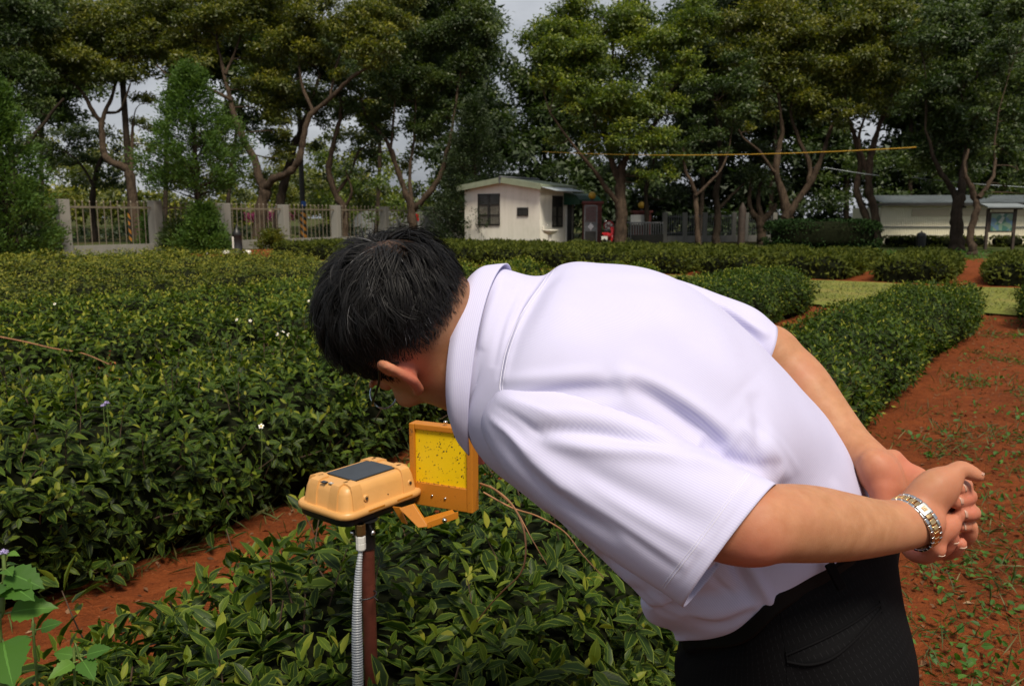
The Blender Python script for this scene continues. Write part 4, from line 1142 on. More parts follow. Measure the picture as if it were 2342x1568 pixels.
    MB().tube([bx + V3(-0.28, 0.05, 0.98), bx + V3(-0.24, 0, 1.08), bx + V3(-0.12, 0, 1.05)], 0.018, 6).build('tap', M['chrome'], sk, True)
    tag(MB().lathe(P(1244, 553, 41.4) * V3(1, 1, 0), [(0.10, 0.0), (0.13, 0.05), (0.15, 0.3), (0.16, 0.31), (0.14, 0.30), (0.11, 0.06)], 12).build('bucket', M['orange_paint'], None, True), 'orange bucket on the ground under the wash basin', 'bucket')
    # ---- gate piers with globe lamps, the barred gate leaf and the sliding gate
    def pier(px, d, w, h, lab, ball_r):
        p = P(px, 500, d) * V3(1, 1, 0)
        root = empty('gate_pier', p, lab, 'gate pier', 'gate piers')
        MB().box(p + V3(0, 0, h / 2), (w, w, h)).build('shaft', M['brick_red'], root, bevel=0.02)
        MB().box(p + V3(0, 0, h + 0.07), (w + 0.16, w + 0.16, 0.14)).build('cap', M['brick_red'], root, bevel=0.02)
        mb = MB()
        for k in range(1, int(h / 0.22)): mb.box(p + V3(0, 0, k * 0.22), (w + 0.006, w + 0.006, 0.012))
        tag(mb.build('joints', M['dark_metal'], root), kind='stuff')
        lp = MB().lathe(p + V3(0, 0, h + 0.14), [(0.09, 0), (0.06, 0.08), (0.06, 0.12)], 10).build('lamp_base', M['dark_metal'], root)
        a = np.linspace(0, math.pi, 10)
        place('globe', MB().lathe(p + V3(0, 0, h + 0.24 + ball_r), [(max(0.002, ball_r * math.sin(x)), -ball_r * math.cos(x)) for x in a], 16).mesh('globe', True), lp, M['ball_yellow'])
        return p
    pier(1353, 43.5, 0.95, 2.15, 'dark red gate pier with a yellow globe lamp, next to the green awning', 0.2)
    p2 = pier(1466, 47.0, 0.98, 1.70, 'dark red gate pier with a yellow globe lamp and a white notice', 0.2)
    tag(MB().box(P(1461, 500, 46.3) * V3(1, 1, 0) + V3(0, 0, 1.32), (0.95, 0.03, 0.55)).build('notice_board', M['white_paint'], None), 'white notice on the dark red pier left of the sliding gate', 'notice')
    mb = MB()
    for k in range(4):
        mb.box(P(1461, 500, 46.27) * V3(1, 1, 0) + V3(-0.05 * (k % 2), 0, 1.48 - 0.11 * k), (0.62 - 0.1 * (k % 3), 0.01, 0.03))
    g_ = empty('gate_leaf', P(1350, 555, 42.2) * V3(1, 1, 0), 'narrow metal gate leaf with a diamond plate beside the scooter', 'gate')
    gp = P(1350.5, 500, 42.2) * V3(1, 1, 0)
    gw, gz = 0.62, 2.05
    f = MB()
    for x in (-gw / 2, gw / 2): f.box(gp + V3(x, 0, gz / 2), (0.06, 0.06, gz))
    for z in (0.06, 0.78, 1.2, gz): f.box(gp + V3(0, 0.002, z), (gw - 0.062, 0.05, 0.06))
    f.build('frame', M['grey_metal'], g_)
    for k in range(1, 9):
        x = -gw / 2 + gw * k / 9
        MB().box(gp + V3(x, 0, 1.625), (0.022, 0.03, 0.78)).build('bar', M['grey_metal'], g_)
    MB().box(gp + V3(0, 0.012, 0.42), (gw - 0.066, 0.02, 0.64)).build('panel', M['dark_metal'], g_)
    MB().box(gp + V3(0, 0.012, 0.99), (gw - 0.066, 0.02, 0.35)).build('panel', M['grey_metal'], g_)
    MB().poly([gp + V3(0, -0.02, 0.80), gp + V3(0.16, -0.02, 0.99), gp + V3(0, -0.02, 1.18), gp + V3(-0.16, -0.02, 0.99)], V3(0, 0.02, 0)).build('diamond_plate', M['chrome'], g_)
    sg = empty('sliding_gate', P(1468, 556, 44) * V3(1, 1, 0), 'folded grey sliding gate of many upright bars', 'gate')
    sp0, sp1 = P(1434, 500, 43.5) * V3(1, 1, 0), P(1508, 500, 46.0) * V3(1, 1, 0)
    hm = MB(); hm.tube(smooth_path([V3(0, -0.22, 0), V3(0, -0.22, 1.0), V3(0, -0.14, 1.17), V3(0, 0.14, 1.17), V3(0, 0.22, 1.0), V3(0, 0.22, 0)], 3), 0.028, 6)
    hoop = hm.mesh('hoop', True); hoop.materials.append(M['grey_metal'])
    for k in range(14):
        o = place('hoop', hoop, sg)
        p = sp0 + (sp1 - sp0) * (k / 13)
        o.matrix_basis = Matrix.Translation(Vector(p)) @ Matrix.Rotation(math.atan2(*(sp1 - sp0)[[1, 0]]), 4, 'Z')
    dr = norm(sp1 - sp0); dv = V3(-dr[1], dr[0], 0)
    MB().box((sp0 + sp1) / 2 + V3(0, 0, 0.28) - dv * 0.25, (np.linalg.norm(sp1 - sp0), 0.03, 0.5), (dr, dv, V3(0, 0, 1))).build('lower_panel', M['dark_metal'], sg)
    # ---- red scooter seen from behind
    sc = P(1386, 560, 40.6) * V3(1, 1, 0)
    root = empty('scooter', sc, 'parked red and black motor scooter seen from behind at the gate', 'scooter')
    A = (norm(V3(0.92, -0.38, 0)), norm(V3(0.38, 0.92, 0)), V3(0, 0, 1))         # across, forward, up
    def S(x, y, z): return sc + A[0] * x + A[1] * y + A[2] * z
    for y in (0.0, 1.25):
        a = np.arange(20) * 2 * math.pi / 20
        R = [[S(x, y + rr * math.cos(t_), 0.25 + rr * math.sin(t_)) for t_ in a] for x, rr in ((-0.05, 0.15), (-0.055, 0.23), (0, 0.25), (0.055, 0.23), (0.05, 0.15))]
        w = MB().rings(R, False).build('wheel', M['rubber'], root, True)
        place('rim', MB().rings([[S(x, y + rr * math.cos(t_), 0.25 + rr * math.sin(t_)) for t_ in a] for x, rr in ((-0.04, 0.03), (-0.04, 0.155), (0.04, 0.155), (0.04, 0.03))], True).mesh('rim', True), w, M['grey_metal'])
    def lump(pts, rad, n=10): return MB().rings(tube_rings([S(*p) for p in pts], rad, n) , True)
    lump([(0, -0.22, 0.62), (0, -0.05, 0.60), (0, 0.35, 0.55), (0, 0.55, 0.45)], [0.09, 0.17, 0.17, 0.1]).build('rear_body', M['red_paint'], root, True)
    lump([(0, -0.2, 0.78), (0, 0.0, 0.80), (0, 0.35, 0.79), (0, 0.6, 0.74)], [0.07, 0.13, 0.13, 0.07]).build('seat', M['black_plastic'], root, True)
    lump([(0, 0.55, 0.3), (0, 0.95, 0.33), (0, 1.12, 0.6), (0, 1.02, 0.98)], [0.12, 0.15, 0.17, 0.1]).build('front_shield', M['red_paint'], root, True)
    MB().tube([S(-0.32, 0.92, 1.06), S(0, 0.98, 1.02), S(0.32, 0.92, 1.06)], 0.025, 8).build('handlebar', M['black_plastic'], root, True)
    for s in (-1, 1):
        mr = MB().tube([S(0.24 * s, 0.94, 1.05), S(0.3 * s, 0.95, 1.22)], 0.01, 5).build('mirror', M['dark_metal'], root)
        place('mirror_glass', MB().lathe(S(0.32 * s, 0.94, 1.27), [(0.02, -0.012), (0.075, 0.0), (0.02, 0.012)], 12, (A[0], A[2], -A[1])).mesh('mirror_glass', True), mr, M['chrome'])
    MB().box(S(0, -0.31, 0.68), (0.26, 0.05, 0.09), A).build('tail_light', M['tail_red'], root, bevel=0.015)
    MB().box(S(0, -0.33, 0.47), (0.30, 0.015, 0.17), A).build('licence_plate', M['white_paint'], root)
    lump([(0, -0.3, 0.36), (0, -0.2, 0.5)], [0.08, 0.1], 8).build('mudguard', M['black_plastic'], root, True)
    MB().tube([S(0.16, -0.35, 0.30), S(0.16, 0.2, 0.27)], 0.05, 8).build('exhaust', M['grey_metal'], root, True)
    # round no-entry style sign on the gate behind the scooter
    rs = P(1391.5, 516.5, 43.0)
    root = empty('round_sign', rs * V3(1, 1, 0), 'round red and white prohibition sign above the scooter', 'sign')
    yA = (V3(1, 0, 0), V3(0, 0, 1), V3(0, -1, 0))
    MB().lathe(rs, [(0.28, -0.01), (0.28, 0.01)], 24, yA).build('plate', M['red_paint'], root)
    MB().lathe(rs + V3(0, -0.013, 0), [(0.20, -0.002), (0.20, 0.002)], 24, yA).build('white_face', M['white_paint'], root)
    MB().box(rs + V3(0, -0.02, 0), (0.40, 0.006, 0.05), (norm(V3(1, 0, -1)), V3(0, 1, 0), norm(V3(1, 0, 1)))).box(rs + V3(0, -0.027, 0), (0.40, 0.006, 0.05), (norm(V3(1, 0, 1)), V3(0, 1, 0), norm(V3(-1, 0, 1)))).build('red_cross', M['red_paint'], root)
    MB().tube([rs + V3(0, 0.04, 0.1), rs * V3(1, 1, 0) + V3(0, 0.04, 0)], 0.03, 6).build('pole', M['grey_metal'], root)
    # ---- right-hand fence beyond the gate
    FR = [(1520, 48), (1566, 48.5), (1612, 49), (1640, 49.4), (1678, 49.8), (1706, 50.2), (1771, 51)]
    f2 = empty('fence', P(1640, 500, 49) * V3(1, 1, 0), 'dim fence of grey posts and close bars between the gate and the big dark hedge', 'fence')
    pp = [P(px, 500, d) * V3(1, 1, 0) for px, d in FR]
    thin = MB().box(V3(0, 0, 0.5), (0.03, 0.03, 1.0)).mesh('bar'); thin.materials.append(M['grey_metal'])
    for p in pp: MB().box(p + V3(0, 0, 0.87), (0.26, 0.26, 1.74)).build('post', M['concrete'], f2, bevel=0.015)
    for a, b_ in zip(pp[:-1], pp[1:]):
        u2 = norm(b_ - a); v2 = V3(-u2[1], u2[0], 0); L = np.linalg.norm(b_ - a)
        MB().box((a + b_) / 2 + V3(0, 0, 0.16), (L - 0.3, 0.16, 0.44), (u2, v2, V3(0, 0, 1))).build('base_wall', M['concrete'], f2)
        for z in (0.55, 1.5): MB().box((a + b_) / 2 + V3(0, 0.02, z), (L - 0.28, 0.04, 0.05), (u2, v2, V3(0, 0, 1))).build('rail', M['grey_metal'], f2)
        n_ = int(L / 0.14)
        for k in range(1, n_):
            o = place('bar', thin, f2)
            o.matrix_basis = Matrix.Translation(Vector(a + (b_ - a) * k / n_ + V3(0, -0.035, 0.4))) @ Matrix.Diagonal((1, 1, 1.22, 1))
    tag(MB().lathe(P(1696.5, 500, 44) * V3(1, 1, 0), [(0.2, 0), (0.2, 1.9), (0.15, 2.0), (0.02, 2.25)], 14).build('wooden_post', M['dark_wood'], None, True), 'round dark wooden post with a pointed top in front of the dim fence', 'post')
    # ---- long cream shed with a grey metal roof
    sh = empty('shed', P(2200, 550, 47) * V3(1, 1, 0), 'long low cream shed of ribbed sheet metal with a grey roof', 'shed')
    s0 = P(2014, 500, 45.5) * V3(1, 1, 0); s1 = P(2480, 500, 44.5) * V3(1, 1, 0)
    su = norm(s1 - s0); sv = V3(-su[1], su[0], 0); SL = np.linalg.norm(s1 - s0)
    nrib = 110
    def rib(z0, z1, off):
        A_, B_ = [], []
        for k in range(nrib * 4 + 1):
            q = s0 + su * (SL * k / (nrib * 4)) + sv * (off + (0.0, 0.035, 0.035, 0.0)[k % 4])
            A_.append(q + V3(0, 0, z0)); B_.append(q + V3(0, 0, z1))
        return MB().rings([A_, B_], False, False)
    rib(0.0, 0.92, 0).build('wall', M['cream_sheet'], sh)
    rib(0.97, 2.12, 0.002).build('wall', M['cream_sheet'], sh)
    MB().box((s0 + s1) / 2 + sv * (-0.02) + V3(0, 0, 0.945), (SL, 0.06, 0.05), (su, sv, V3(0, 0, 1))).build('rail', M['grey_metal'], sh)
    MB().box((s0 + s1) / 2 + sv * 2.6 + V3(0, 0, 1.0), (SL, 5.0, 2.0), (su, sv, V3(0, 0, 1))).build('inner_body', M['cream_sheet'], sh)
    for k in range(5):
        c_ = s0 + su * (2.6 + k * 2.1)
        MB().box(c_ + V3(0, 0, 1.72) - sv * 0.02, (1.95, 0.04, 0.36), (su, sv, V3(0, 0, 1))).build('vent_panel', M['cream_panel'], sh)
    for k in range(4):
        c_ = s0 + su * (4.2 + k * 3.3)
        MB().box(c_ + V3(0, -0.0, 2.02) - sv * 0.15, (0.3, 0.14, 0.1), (su, sv, V3(0, 0, 1))).build('bracket', M['dark_metal'], sh)
    A_, B_ = [], []
    nr = 150
    for k in range(nr * 4 + 1):
        q = s0 - su * 0.15 + su * ((SL + 1) * k / (nr * 4)) ; e = (0.0, 0.05, 0.05, 0.0)[k % 4]
        A_.append(q - sv * 0.55 + V3(0, 0, 2.22 + e)); B_.append(q + sv * 2.2 + V3(0, 0, 2.66 + e))
    ro = MB().rings([A_, B_], False, False).build('roof', M['tin'], sh)
    place('gutter', MB().box((s0 + s1) / 2 - sv * 0.57 + V3(0, 0, 2.15), (SL + 1, 0.05, 0.13), (su, sv, V3(0, 0, 1))).mesh('gutter'), ro, M['dark_metal'])
    # ---- map board on two posts under a small roof
    bd = empty('map_board', P(2292, 556, 38) * V3(1, 1, 0), 'framed map board on two dark posts under a small roof at the right', 'map board')
    b0, b1 = P(2258, 500, 38) * V3(1, 1, 0), P(2320, 500, 38) * V3(1, 1, 0)
    for p in (b0, b1): MB().box(p + V3(0, 0, 0.93), (0.11, 0.11, 1.86)).build('post', M['dark_wood'], bd)
    cpt = (b0 + b1) / 2
    MB().box(cpt + V3(0, 0.0, 1.24), (1.10, 0.06, 0.92)).build('backing', M['dark_wood'], bd)
    m_, t_, bb = new_mat('map_print')
    co_ = N(t_, 'ShaderNodeTexCoord'); vo = N(t_, 'ShaderNodeTexVoronoi'); vo.inputs['Scale'].default_value = 4.2
    t_.links.new(co_.outputs['Object'], vo.inputs['Vector'])
    sx = N(t_, 'ShaderNodeSeparateXYZ'); t_.links.new(vo.outputs['Color'], sx.inputs[0])
    t_.links.new(ramp(t_, sx.outputs[0], [(0.0, (0.05, 0.14, 0.11)), (0.3, (0.16, 0.24, 0.17)), (0.48, (0.34, 0.36, 0.32)), (0.7, (0.28, 0.06, 0.07)), (0.82, (0.10, 0.18, 0.26)), (1.0, (0.30, 0.32, 0.18))]), bb.inputs['Base Color'])
    bb.inputs['Roughness'].default_value = 0.3
    t_.nodes['Color Ramp'].color_ramp.interpolation = 'CONSTANT'
    M['map'] = m_
    MB().box(cpt + V3(0, -0.045, 1.24), (0.98, 0.025, 0.80)).build('map', M['map'], bd)
    f = MB()
    for z in (0.81, 1.67): f.box(cpt + V3(0, -0.05, z), (1.12, 0.05, 0.06))
    for x in (-0.53, 0.53): f.box(cpt + V3(x, -0.05, 1.24), (0.06, 0.05, 0.796))
    f.build('frame', M['dark_wood'], bd)
    MB().poly([cpt + V3(-0.95, -0.5, 1.90), cpt + V3(0.98, -0.5, 1.90), cpt + V3(0.85, 0.3, 2.06), cpt + V3(-0.85, 0.3, 2.06)], V3(0, 0, 0.05)).build('roof', M['tin'], bd)
    MB().box(cpt + V3(0, -0.3, 1.86), (1.5, 0.08, 0.07)).build('beam', M['dark_wood'], bd)
    # litter bin
    bn = P(2105, 555, 39) * V3(1, 1, 0)
    rt = empty('litter_bin', bn, 'small black litter bin among round bushes in front of the shed', 'litter bin')
    MB().lathe(bn, [(0.16, 0.05), (0.2, 0.1), (0.22, 0.6), (0.2, 0.64)], 12).build('body', M['black_plastic'], rt)
    MB().lathe(bn, [(0.22, 0.64), (0.18, 0.72), (0.03, 0.78), (0.03, 0.84)], 12).build('lid', M['black_plastic'], rt)
    # ---- solid hedges on the right
    def block_hedge(name, px0, px1, d, h, dep, seed, lab, cat='hedge', mat='hedge_dark', leaf=0.11, den=300, group=None):
        r = np.random.default_rng(600 + seed)
        a, b_ = P(px0, 500, d) * V3(1, 1, 0), P(px1, 500, d) * V3(1, 1, 0)
        L = np.linalg.norm(b_ - a); c_ = (a + b_) / 2
        k = int(den * (L * h + L * dep + dep * h))
        q = rand_dirs(k, r); q = np.sign(q) * np.abs(q) ** 0.42
        q *= (1 - 0.10 * r.random(k) ** 2)[:, None]
        q *= (1 + 0.03 * wob(q[:, 0] * 9, q[:, 2] * 5 + q[:, 1] * 4, seed))[:, None]
        half = V3(L / 2, dep / 2, h / 2) * 1.06
        p = c_ + V3(0, dep / 2, h / 2) + q * half
        p = p[p[:, 2] > 0.02]; q = norm((p - c_ - V3(0, dep / 2, h / 2)) / half ** 2)
        k = len(p)
        Ls = leaf * r.uniform(0.7, 1.4, k)
        root = empty(name, c_, lab, cat, group)
        tag(place('foliage', leaf_mesh('foliage', 'lo', p, norm(q + rand_dirs(k, r)), norm(q + rand_dirs(k, r) * 0.7), Ls, Ls * 0.55, np.clip(r.normal(0.45, 0.22, k), 0, 1)), root, M[mat]), kind='stuff')
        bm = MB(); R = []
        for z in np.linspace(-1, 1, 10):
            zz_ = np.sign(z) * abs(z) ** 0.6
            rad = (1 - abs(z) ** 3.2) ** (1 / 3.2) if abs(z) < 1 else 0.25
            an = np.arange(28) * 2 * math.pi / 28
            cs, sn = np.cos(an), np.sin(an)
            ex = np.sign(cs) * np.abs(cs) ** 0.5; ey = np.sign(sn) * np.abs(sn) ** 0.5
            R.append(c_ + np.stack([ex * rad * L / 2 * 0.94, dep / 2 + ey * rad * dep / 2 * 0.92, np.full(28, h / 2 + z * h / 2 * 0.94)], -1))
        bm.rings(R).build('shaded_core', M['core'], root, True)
    block_hedge('hedge', 1775, 2022, 37, 1.32, 1.8, 1, 'big dark green box hedge standing under the forked trees', den=330)
    for i, (x0, x1) in enumerate([(2040, 2078), (2082, 2142), (2146, 2206), (2212, 2262), (2290, 2352)]):
        block_hedge('round_bush', x0, x1, 41, 0.5, 1.0, 10 + i, '%s clipped round bush in the line along the foot of the cream shed' % ['leftmost', 'second', 'middle', 'fourth', 'rightmost'][i], 'bush', 'trim', 0.10, 330, 'low round bushes along the shed')
    # ---- left: utility poles behind the fence, greenhouse tunnels, goal frame, flowering bush
    def pole(px, d, h, r_, lab, guard):
        p = P(px, 500, d) * V3(1, 1, 0)
        root = empty('utility_pole', p, lab, 'utility pole', 'utility poles behind the fence')
        MB().lathe(p, [(r_, 0), (r_ * 0.7, h)], 12).build('shaft', M['bark_dark'] if guard else M['dark_metal'], root, True)
        MB().lathe(p, [(r_ * 1.12, 0.1), (r_ * 1.10, 1.75)], 14).build('striped_guard', M['stripes'], root, True)
        return p
    p1 = pole(302, 46, 10.5, 0.20, 'utility pole with a black and orange striped guard by the S-bent tree', 1)
    p2 = pole(693, 50, 10.0, 0.17, 'dark utility pole with a striped guard, right of the forked tree', 0)
    tag(MB().box(P(694, 466, 49.7), (0.28, 0.05, 0.30)).build('pole_plate', mat_plain('blue_plate', (0.02, 0.09, 0.35), 0.5), None), 'small blue plate on the dark utility pole', 'plate')
    gf = empty('goal_frame', P(428, 540, 55) * V3(1, 1, 0), 'small white goal frame on the grass behind the fence', 'goal frame')
    ga, gb = P(396, 500, 55) * V3(1, 1, 0), P(470, 500, 55) * V3(1, 1, 0)
    MB().tube([ga + V3(0, 0, 0), ga + V3(0.1, 0, 1.05), gb + V3(-0.05, 0, 1.05), gb + V3(0, 0, 0)], 0.04, 6).build('posts', M['white_paint'], gf)
    MB().tube([ga + V3(0.1, 0, 1.05), ga + V3(-0.25, 0.5, 0)], 0.03, 6).tube([gb + V3(-0.05, 0, 1.05), gb + V3(0.3, 0.5, 0)], 0.03, 6).build('back_stays', M['white_paint'], gf)
    for px, d, hw, lab in ((858, 66, 1.9, 'pale grey greenhouse tunnel behind the fence, left one of two'), (930, 68, 2.9, 'wide grey greenhouse tunnel with a red notice behind the fence')):
        c_ = P(px, 500, d) * V3(1, 1, 0); root = empty('greenhouse_tunnel', c_, lab, 'greenhouse')
        a = np.linspace(0, math.pi, 17)
        prof = [(hw * math.copysign(abs(math.cos(x)) ** 0.8, math.cos(x)), 2.05 * math.sin(x) ** 0.7 if math.sin(x) > 0 else 0) for x in a]
        MB().rings([[c_ + V3(x, y, z) for x, z in prof] for y in (0, 5, 10)], True, False).build('cover', M['canvas'], root, True)
        MB().poly([c_ + V3(x * 0.98, -0.02, z * 0.98) for x, z in prof], V3(0, 0.015, 0)).build('end_wall', M['canvas'], root)
        for k in range(3): MB().tube([c_ + V3(x * 1.01, 0.0 + k * 3.3, z * 1.01) for x, z in prof], 0.035, 5).build('hoop', M['grey_metal'], root, True)
    tag(MB().box(P(947, 497, 67), (0.75, 0.04, 0.6)).build('red_notice', M['tail_red'], None), 'small red notice on the front of the wide greenhouse tunnel', 'notice')
    r = np.random.default_rng(5)
    M['magenta'] = mat_leaf('magenta_flower', [(0, (0.12, 0.01, 0.06)), (1, (0.30, 0.03, 0.16))], 0.6, 0.3)
    A = crown_cloud(r, [(P(575 + 12 * k, 497 - 3 * (k % 3), 58), 0.5) for k in range(8)], 420, 0.12, 0.7)
    bsh = empty('flowering_bush', P(615, 530, 58) * V3(1, 1, 0), 'magenta flowering bush behind the fence by the forked tree', 'bush')
    place('blossom', leaf_mesh('blossom', 'lo', *A), bsh, M['magenta'])
    MB().tube([P(615, 540, 58) * V3(1, 1, 0), P(612, 505, 58)], 0.06, 6).build('stem', M['bark_dark'], bsh)
    # black light trap on a white base in the field's corner
    lp = P(543, 568, 32.5) * V3(1, 1, 0)
    rt = empty('insect_light_trap', lp, 'small black post lamp trap with a white stripe on a white base', 'insect trap')
    MB().lathe(lp, [(0.24, 0.0), (0.26, 0.1), (0.2, 0.18), (0.18, 0.75), (0.2, 0.78), (0.12, 0.95), (0.05, 1.02), (0.03, 1.2)], 14).build('body', M['black_plastic'], rt, True)
    MB().box(lp + V3(-0.1, -0.19, 0.5), (0.06, 0.02, 0.45)).build('white_stripe', M['white_paint'], rt)
    for s in (-1, 1): MB().lathe(lp + V3(0.42 * s, -0.1, 0.0), [(0.14, 0), (0.17, 0.08), (0.12, 0.18), (0.02, 0.2)], 12).build('base_foot', M['white_paint'], rt, True)
    tag(MB().lathe(P(470, 563, 32) * V3(1, 1, 0), [(0.05, 0), (0.07, 0.1), (0.02, 0.16)], 8).build('white_cap', M['white_paint'], None, True), 'small white cap on the ground left of the lamp trap', 'cap')
    for k, (px, lab) in enumerate(((1684, 'white stone by the lawn edge, left one of a pair'), (1690, 'white stone by the lawn edge, right one of a pair'))):
        pass
    # wires
    wire('cable', [P(1240, 347, 33), P(2095, 337, 24)], np.interp(np.linspace(0, 1, 25), [0, 0.35, 0.45, 1], [0.005, 0.007, 0.014, 0.016]), 'wire_yellow', 'long yellow cable strung across in front of the right-hand trees', 0.18)
    wy = [P(1235, 349, 30), P(2100, 337, 24)]
    for k, u_ in enumerate((0.2, 0.35, 0.5, 0.63, 0.76, 0.88)):
        pass
    wire('overhead_wire', [P(-40, 25, 42), P(420, 62, 52)], 0.02, 'wire_dark', 'upper thin dark overhead wire at the top left', 0.1)
    wire('overhead_wire', [P(-40, 36, 42), P(420, 70, 52)], 0.02, 'wire_dark', 'lower thin dark overhead wire at the top left', 0.1)
    wire('overhead_wire', [P(1885, 383, 40), P(2010, 402, 40)], 0.018, 'tin', 'pale short wire by the pair of crooked trunks', 0.02)
    wire('overhead_wire', [P(2085, 406, 40), P(2345, 428, 38)], 0.018, 'tin', 'pale wire running out at the right edge above the shed', 0.05)
# ------------------------------------------------------------------ the yellow insect monitor
if 'device' not in SKIP:
    M['shell'] = mat_plain('orange_shell', (0.60, 0.315, 0.10), 0.42, var=0.06, scale=12, bmp=0.05)
    m, t, b = new_mat('orange_powder_coat')
    f = noise(t, 40, 5, 0.7); g2 = noise(t, 260, 3, 0.6)
    c = mix(t, math_n(t, 'MULTIPLY', ramp(t, g2, [(0.62, (0, 0, 0)), (0.70, (1, 1, 1))]), ramp(t, f, [(0.45, (0, 0, 0)), (0.62, (1, 1, 1))])), (0.46, 0.165, 0.012), (0.05, 0.03, 0.015))
    t.links.new(c, b.inputs['Base Color']); b.inputs['Roughness'].default_value = 0.45
    M['frame_orange'] = m
    M['solar'] = mat_plain('solar_glass', (0.010, 0.014, 0.019), 0.16, var=0.3, scale=30)
    M['device_black'] = mat_plain('device_black', (0.008, 0.008, 0.009), 0.45, var=0.2)
    M['pole_brown'] = mat_plain('pole_brown', (0.085, 0.022, 0.014), 0.42, var=0.25, scale=25, bmp=0.1)
    M['brass'] = mat_plain('old_brass', (0.16, 0.095, 0.035), 0.35, 0.7, var=0.25, scale=30)
    M['white_plastic'] = mat_plain('white_plastic', (0.62, 0.62, 0.60), 0.4, var=0.06)
    M['hose_grey'] = mat_plain('hose_grey', (0.30, 0.32, 0.35), 0.4, var=0.15, scale=15)
    M['label_grey'] = mat_plain('label_print', (0.28, 0.25, 0.22), 0.5, var=0.2)
    m, t, b = new_mat('sticky_yellow')
    f = noise(t, 7, 3); sm = noise(t, 30, 4)
    c = ramp(t, f, [(0.3, (0.74, 0.49, 0.006)), (0.7, (0.82, 0.56, 0.008))])
    c = mix(t, math_n(t, 'MULTIPLY', ramp(t, sm, [(0.6, (0, 0, 0)), (0.8, (1, 1, 1))]), 0.25), c, (0.35, 0.22, 0.01))
    t.links.new(c, b.inputs['Base Color']); b.inputs['Roughness'].default_value = 0.25
    M['sticky'] = m
    # box axes on the level: u along the long side (away to the right), v along the short side (towards us, right)
    ZT = 0.965
    ca, cb_, cd_ = G(705.9, 1089.6, ZT), G(845.4, 1047.1, ZT), G(812, 1108, ZT)
    u = norm(cb_ - ca); v = V3(u[1], -u[0], 0); zz = V3(0, 0, 1)
    DA = (u, v, zz)
    LU = np.linalg.norm(cb_ - ca); LV = abs((cd_ - ca) @ v)
    ctr = ca + u * LU / 2 + v * LV / 2                # centre of the top face
    dev = empty('insect_monitor', V3(ctr[0], ctr[1], 0.05), 'orange solar-topped insect monitor box on a brown pole in the nearest tea row', 'insect monitor')
    def D(a, b_, z): return ctr + u * a + v * b_ + zz * z
    def rrect(hu_, hv, r, z, k=5, notch=0.0):
        pts = []
        for (sx, sy), a0 in (((1, 1), 0), ((-1, 1), 90), ((-1, -1), 180), ((1, -1), 270)):
            for a in np.radians(np.linspace(a0, a0 + 90, k)):
                pts.append(D(sx * (hu_ - r) + r * math.cos(a), sy * (hv - r) + r * math.sin(a), z))
        return pts
    ctr = ctr + u * 0.005; hu_, hv = LU / 2 + 0.005, LV / 2
    MB().rings([rrect(hu_ + 0.014, hv + 0.014, 0.020, -0.048), rrect(hu_ + 0.013, hv + 0.013, 0.020, -0.0445), rrect(hu_ + 0.009, hv + 0.009, 0.020, -0.017), rrect(hu_ + 0.005, hv + 0.005, 0.018, -0.006), rrect(hu_ - 0.001, hv - 0.001, 0.015, -0.001), rrect(hu_ - 0.005, hv - 0.005, 0.012, 0.0)]).build('upper_shell', M['shell'], dev, True)
    # flange with lobes at the corners
    rimR = []
    for z, e in ((-0.0615, 0.0), (-0.0597, 0.0025), (-0.0510, 0.0025), (-0.0477, 0.0)):
        rimR.append(rrect(hu_ + 0.023 + e, hv + 0.023 + e, 0.030, z))
    MB().rings(rimR).build('flange', M['shell'], dev, True)
    # chunky ribs: corner blocks and pairs of ribs climbing over the shell
    def rib(a, b_, da, db, w, h0=-0.048, name='rib'):
        """vertical rib on the side wall at (a,b), outward (da,db)"""
        side = V3(0, 0, 0) + u * (-db) + v * da; outv = u * da + v * db
        p = D(a, b_, 0)
        mb = MB(); R = []
        for z, o_, ww in ((h0, 0.0165, w * 1.15), (-0.025, 0.0125, w), (-0.008, 0.0095, w), (0.001, 0.005, w * 0.95), (0.0042, -0.006, w * 0.9), (0.0042, -0.022, w * 0.85), (0.0, -0.025, w * 0.8)):
            q = p + zz * z + outv * o_; i_ = p + zz * min(z, -0.001) - zz * 0.004 + outv * (o_ - 0.008)
            R.append([q - side * ww / 2, q + side * ww / 2, i_ + side * ww / 2 * 1.05, i_ - side * ww / 2 * 1.05])
        mb.rings(R).build(name, M['shell'], dev, bevel=0.0012)
    for s in (-1, 1):
        for a in (-hu_ + 0.020, hu_ - 0.020): rib(a, s * hv, 0, s, 0.026)
        for b_ in (-hv + 0.026, hv - 0.026): rib(s * hu_, b_, s, 0, 0.024)
    # solar panel
    sp_ = [G(*(628.8 + x * .4166, 914.6 + y * .4166), ZT) for x, y in ((283, 405), (507, 340), (665, 372), (437, 443))]
    pc = np.mean(sp_, 0); pu = np.linalg.norm(sp_[1] - sp_[0]) * 1.05; pv = abs((sp_[3] - sp_[0]) @ v) * 1.05
    sol = MB().box(V3(pc[0], pc[1], ZT + 0.0012), (pu, pv, 0.003), DA).build('solar_panel', M['solar'], dev, bevel=0.0006)
    mb = MB()
    for b_ in (-pv / 2, pv / 2): mb.box(V3(pc[0], pc[1], ZT + 0.0006) + v * b_, (pu + 0.005, 0.0022, 0.0036), DA)
    for a in (-pu / 2, pu / 2): mb.box(V3(pc[0], pc[1], ZT + 0.0006) + u * a, (0.0022, pv - 0.003, 0.0036), DA)
    place('panel_edge', mb.mesh('panel_edge'), sol, M['device_black'])
    # small printed label near the left end
    q = G(741, 1102, ZT); MB().box(V3(q[0], q[1], ZT + 0.0008), (0.010, 0.014, 0.0014), DA).build('label', M['solar'], dev)
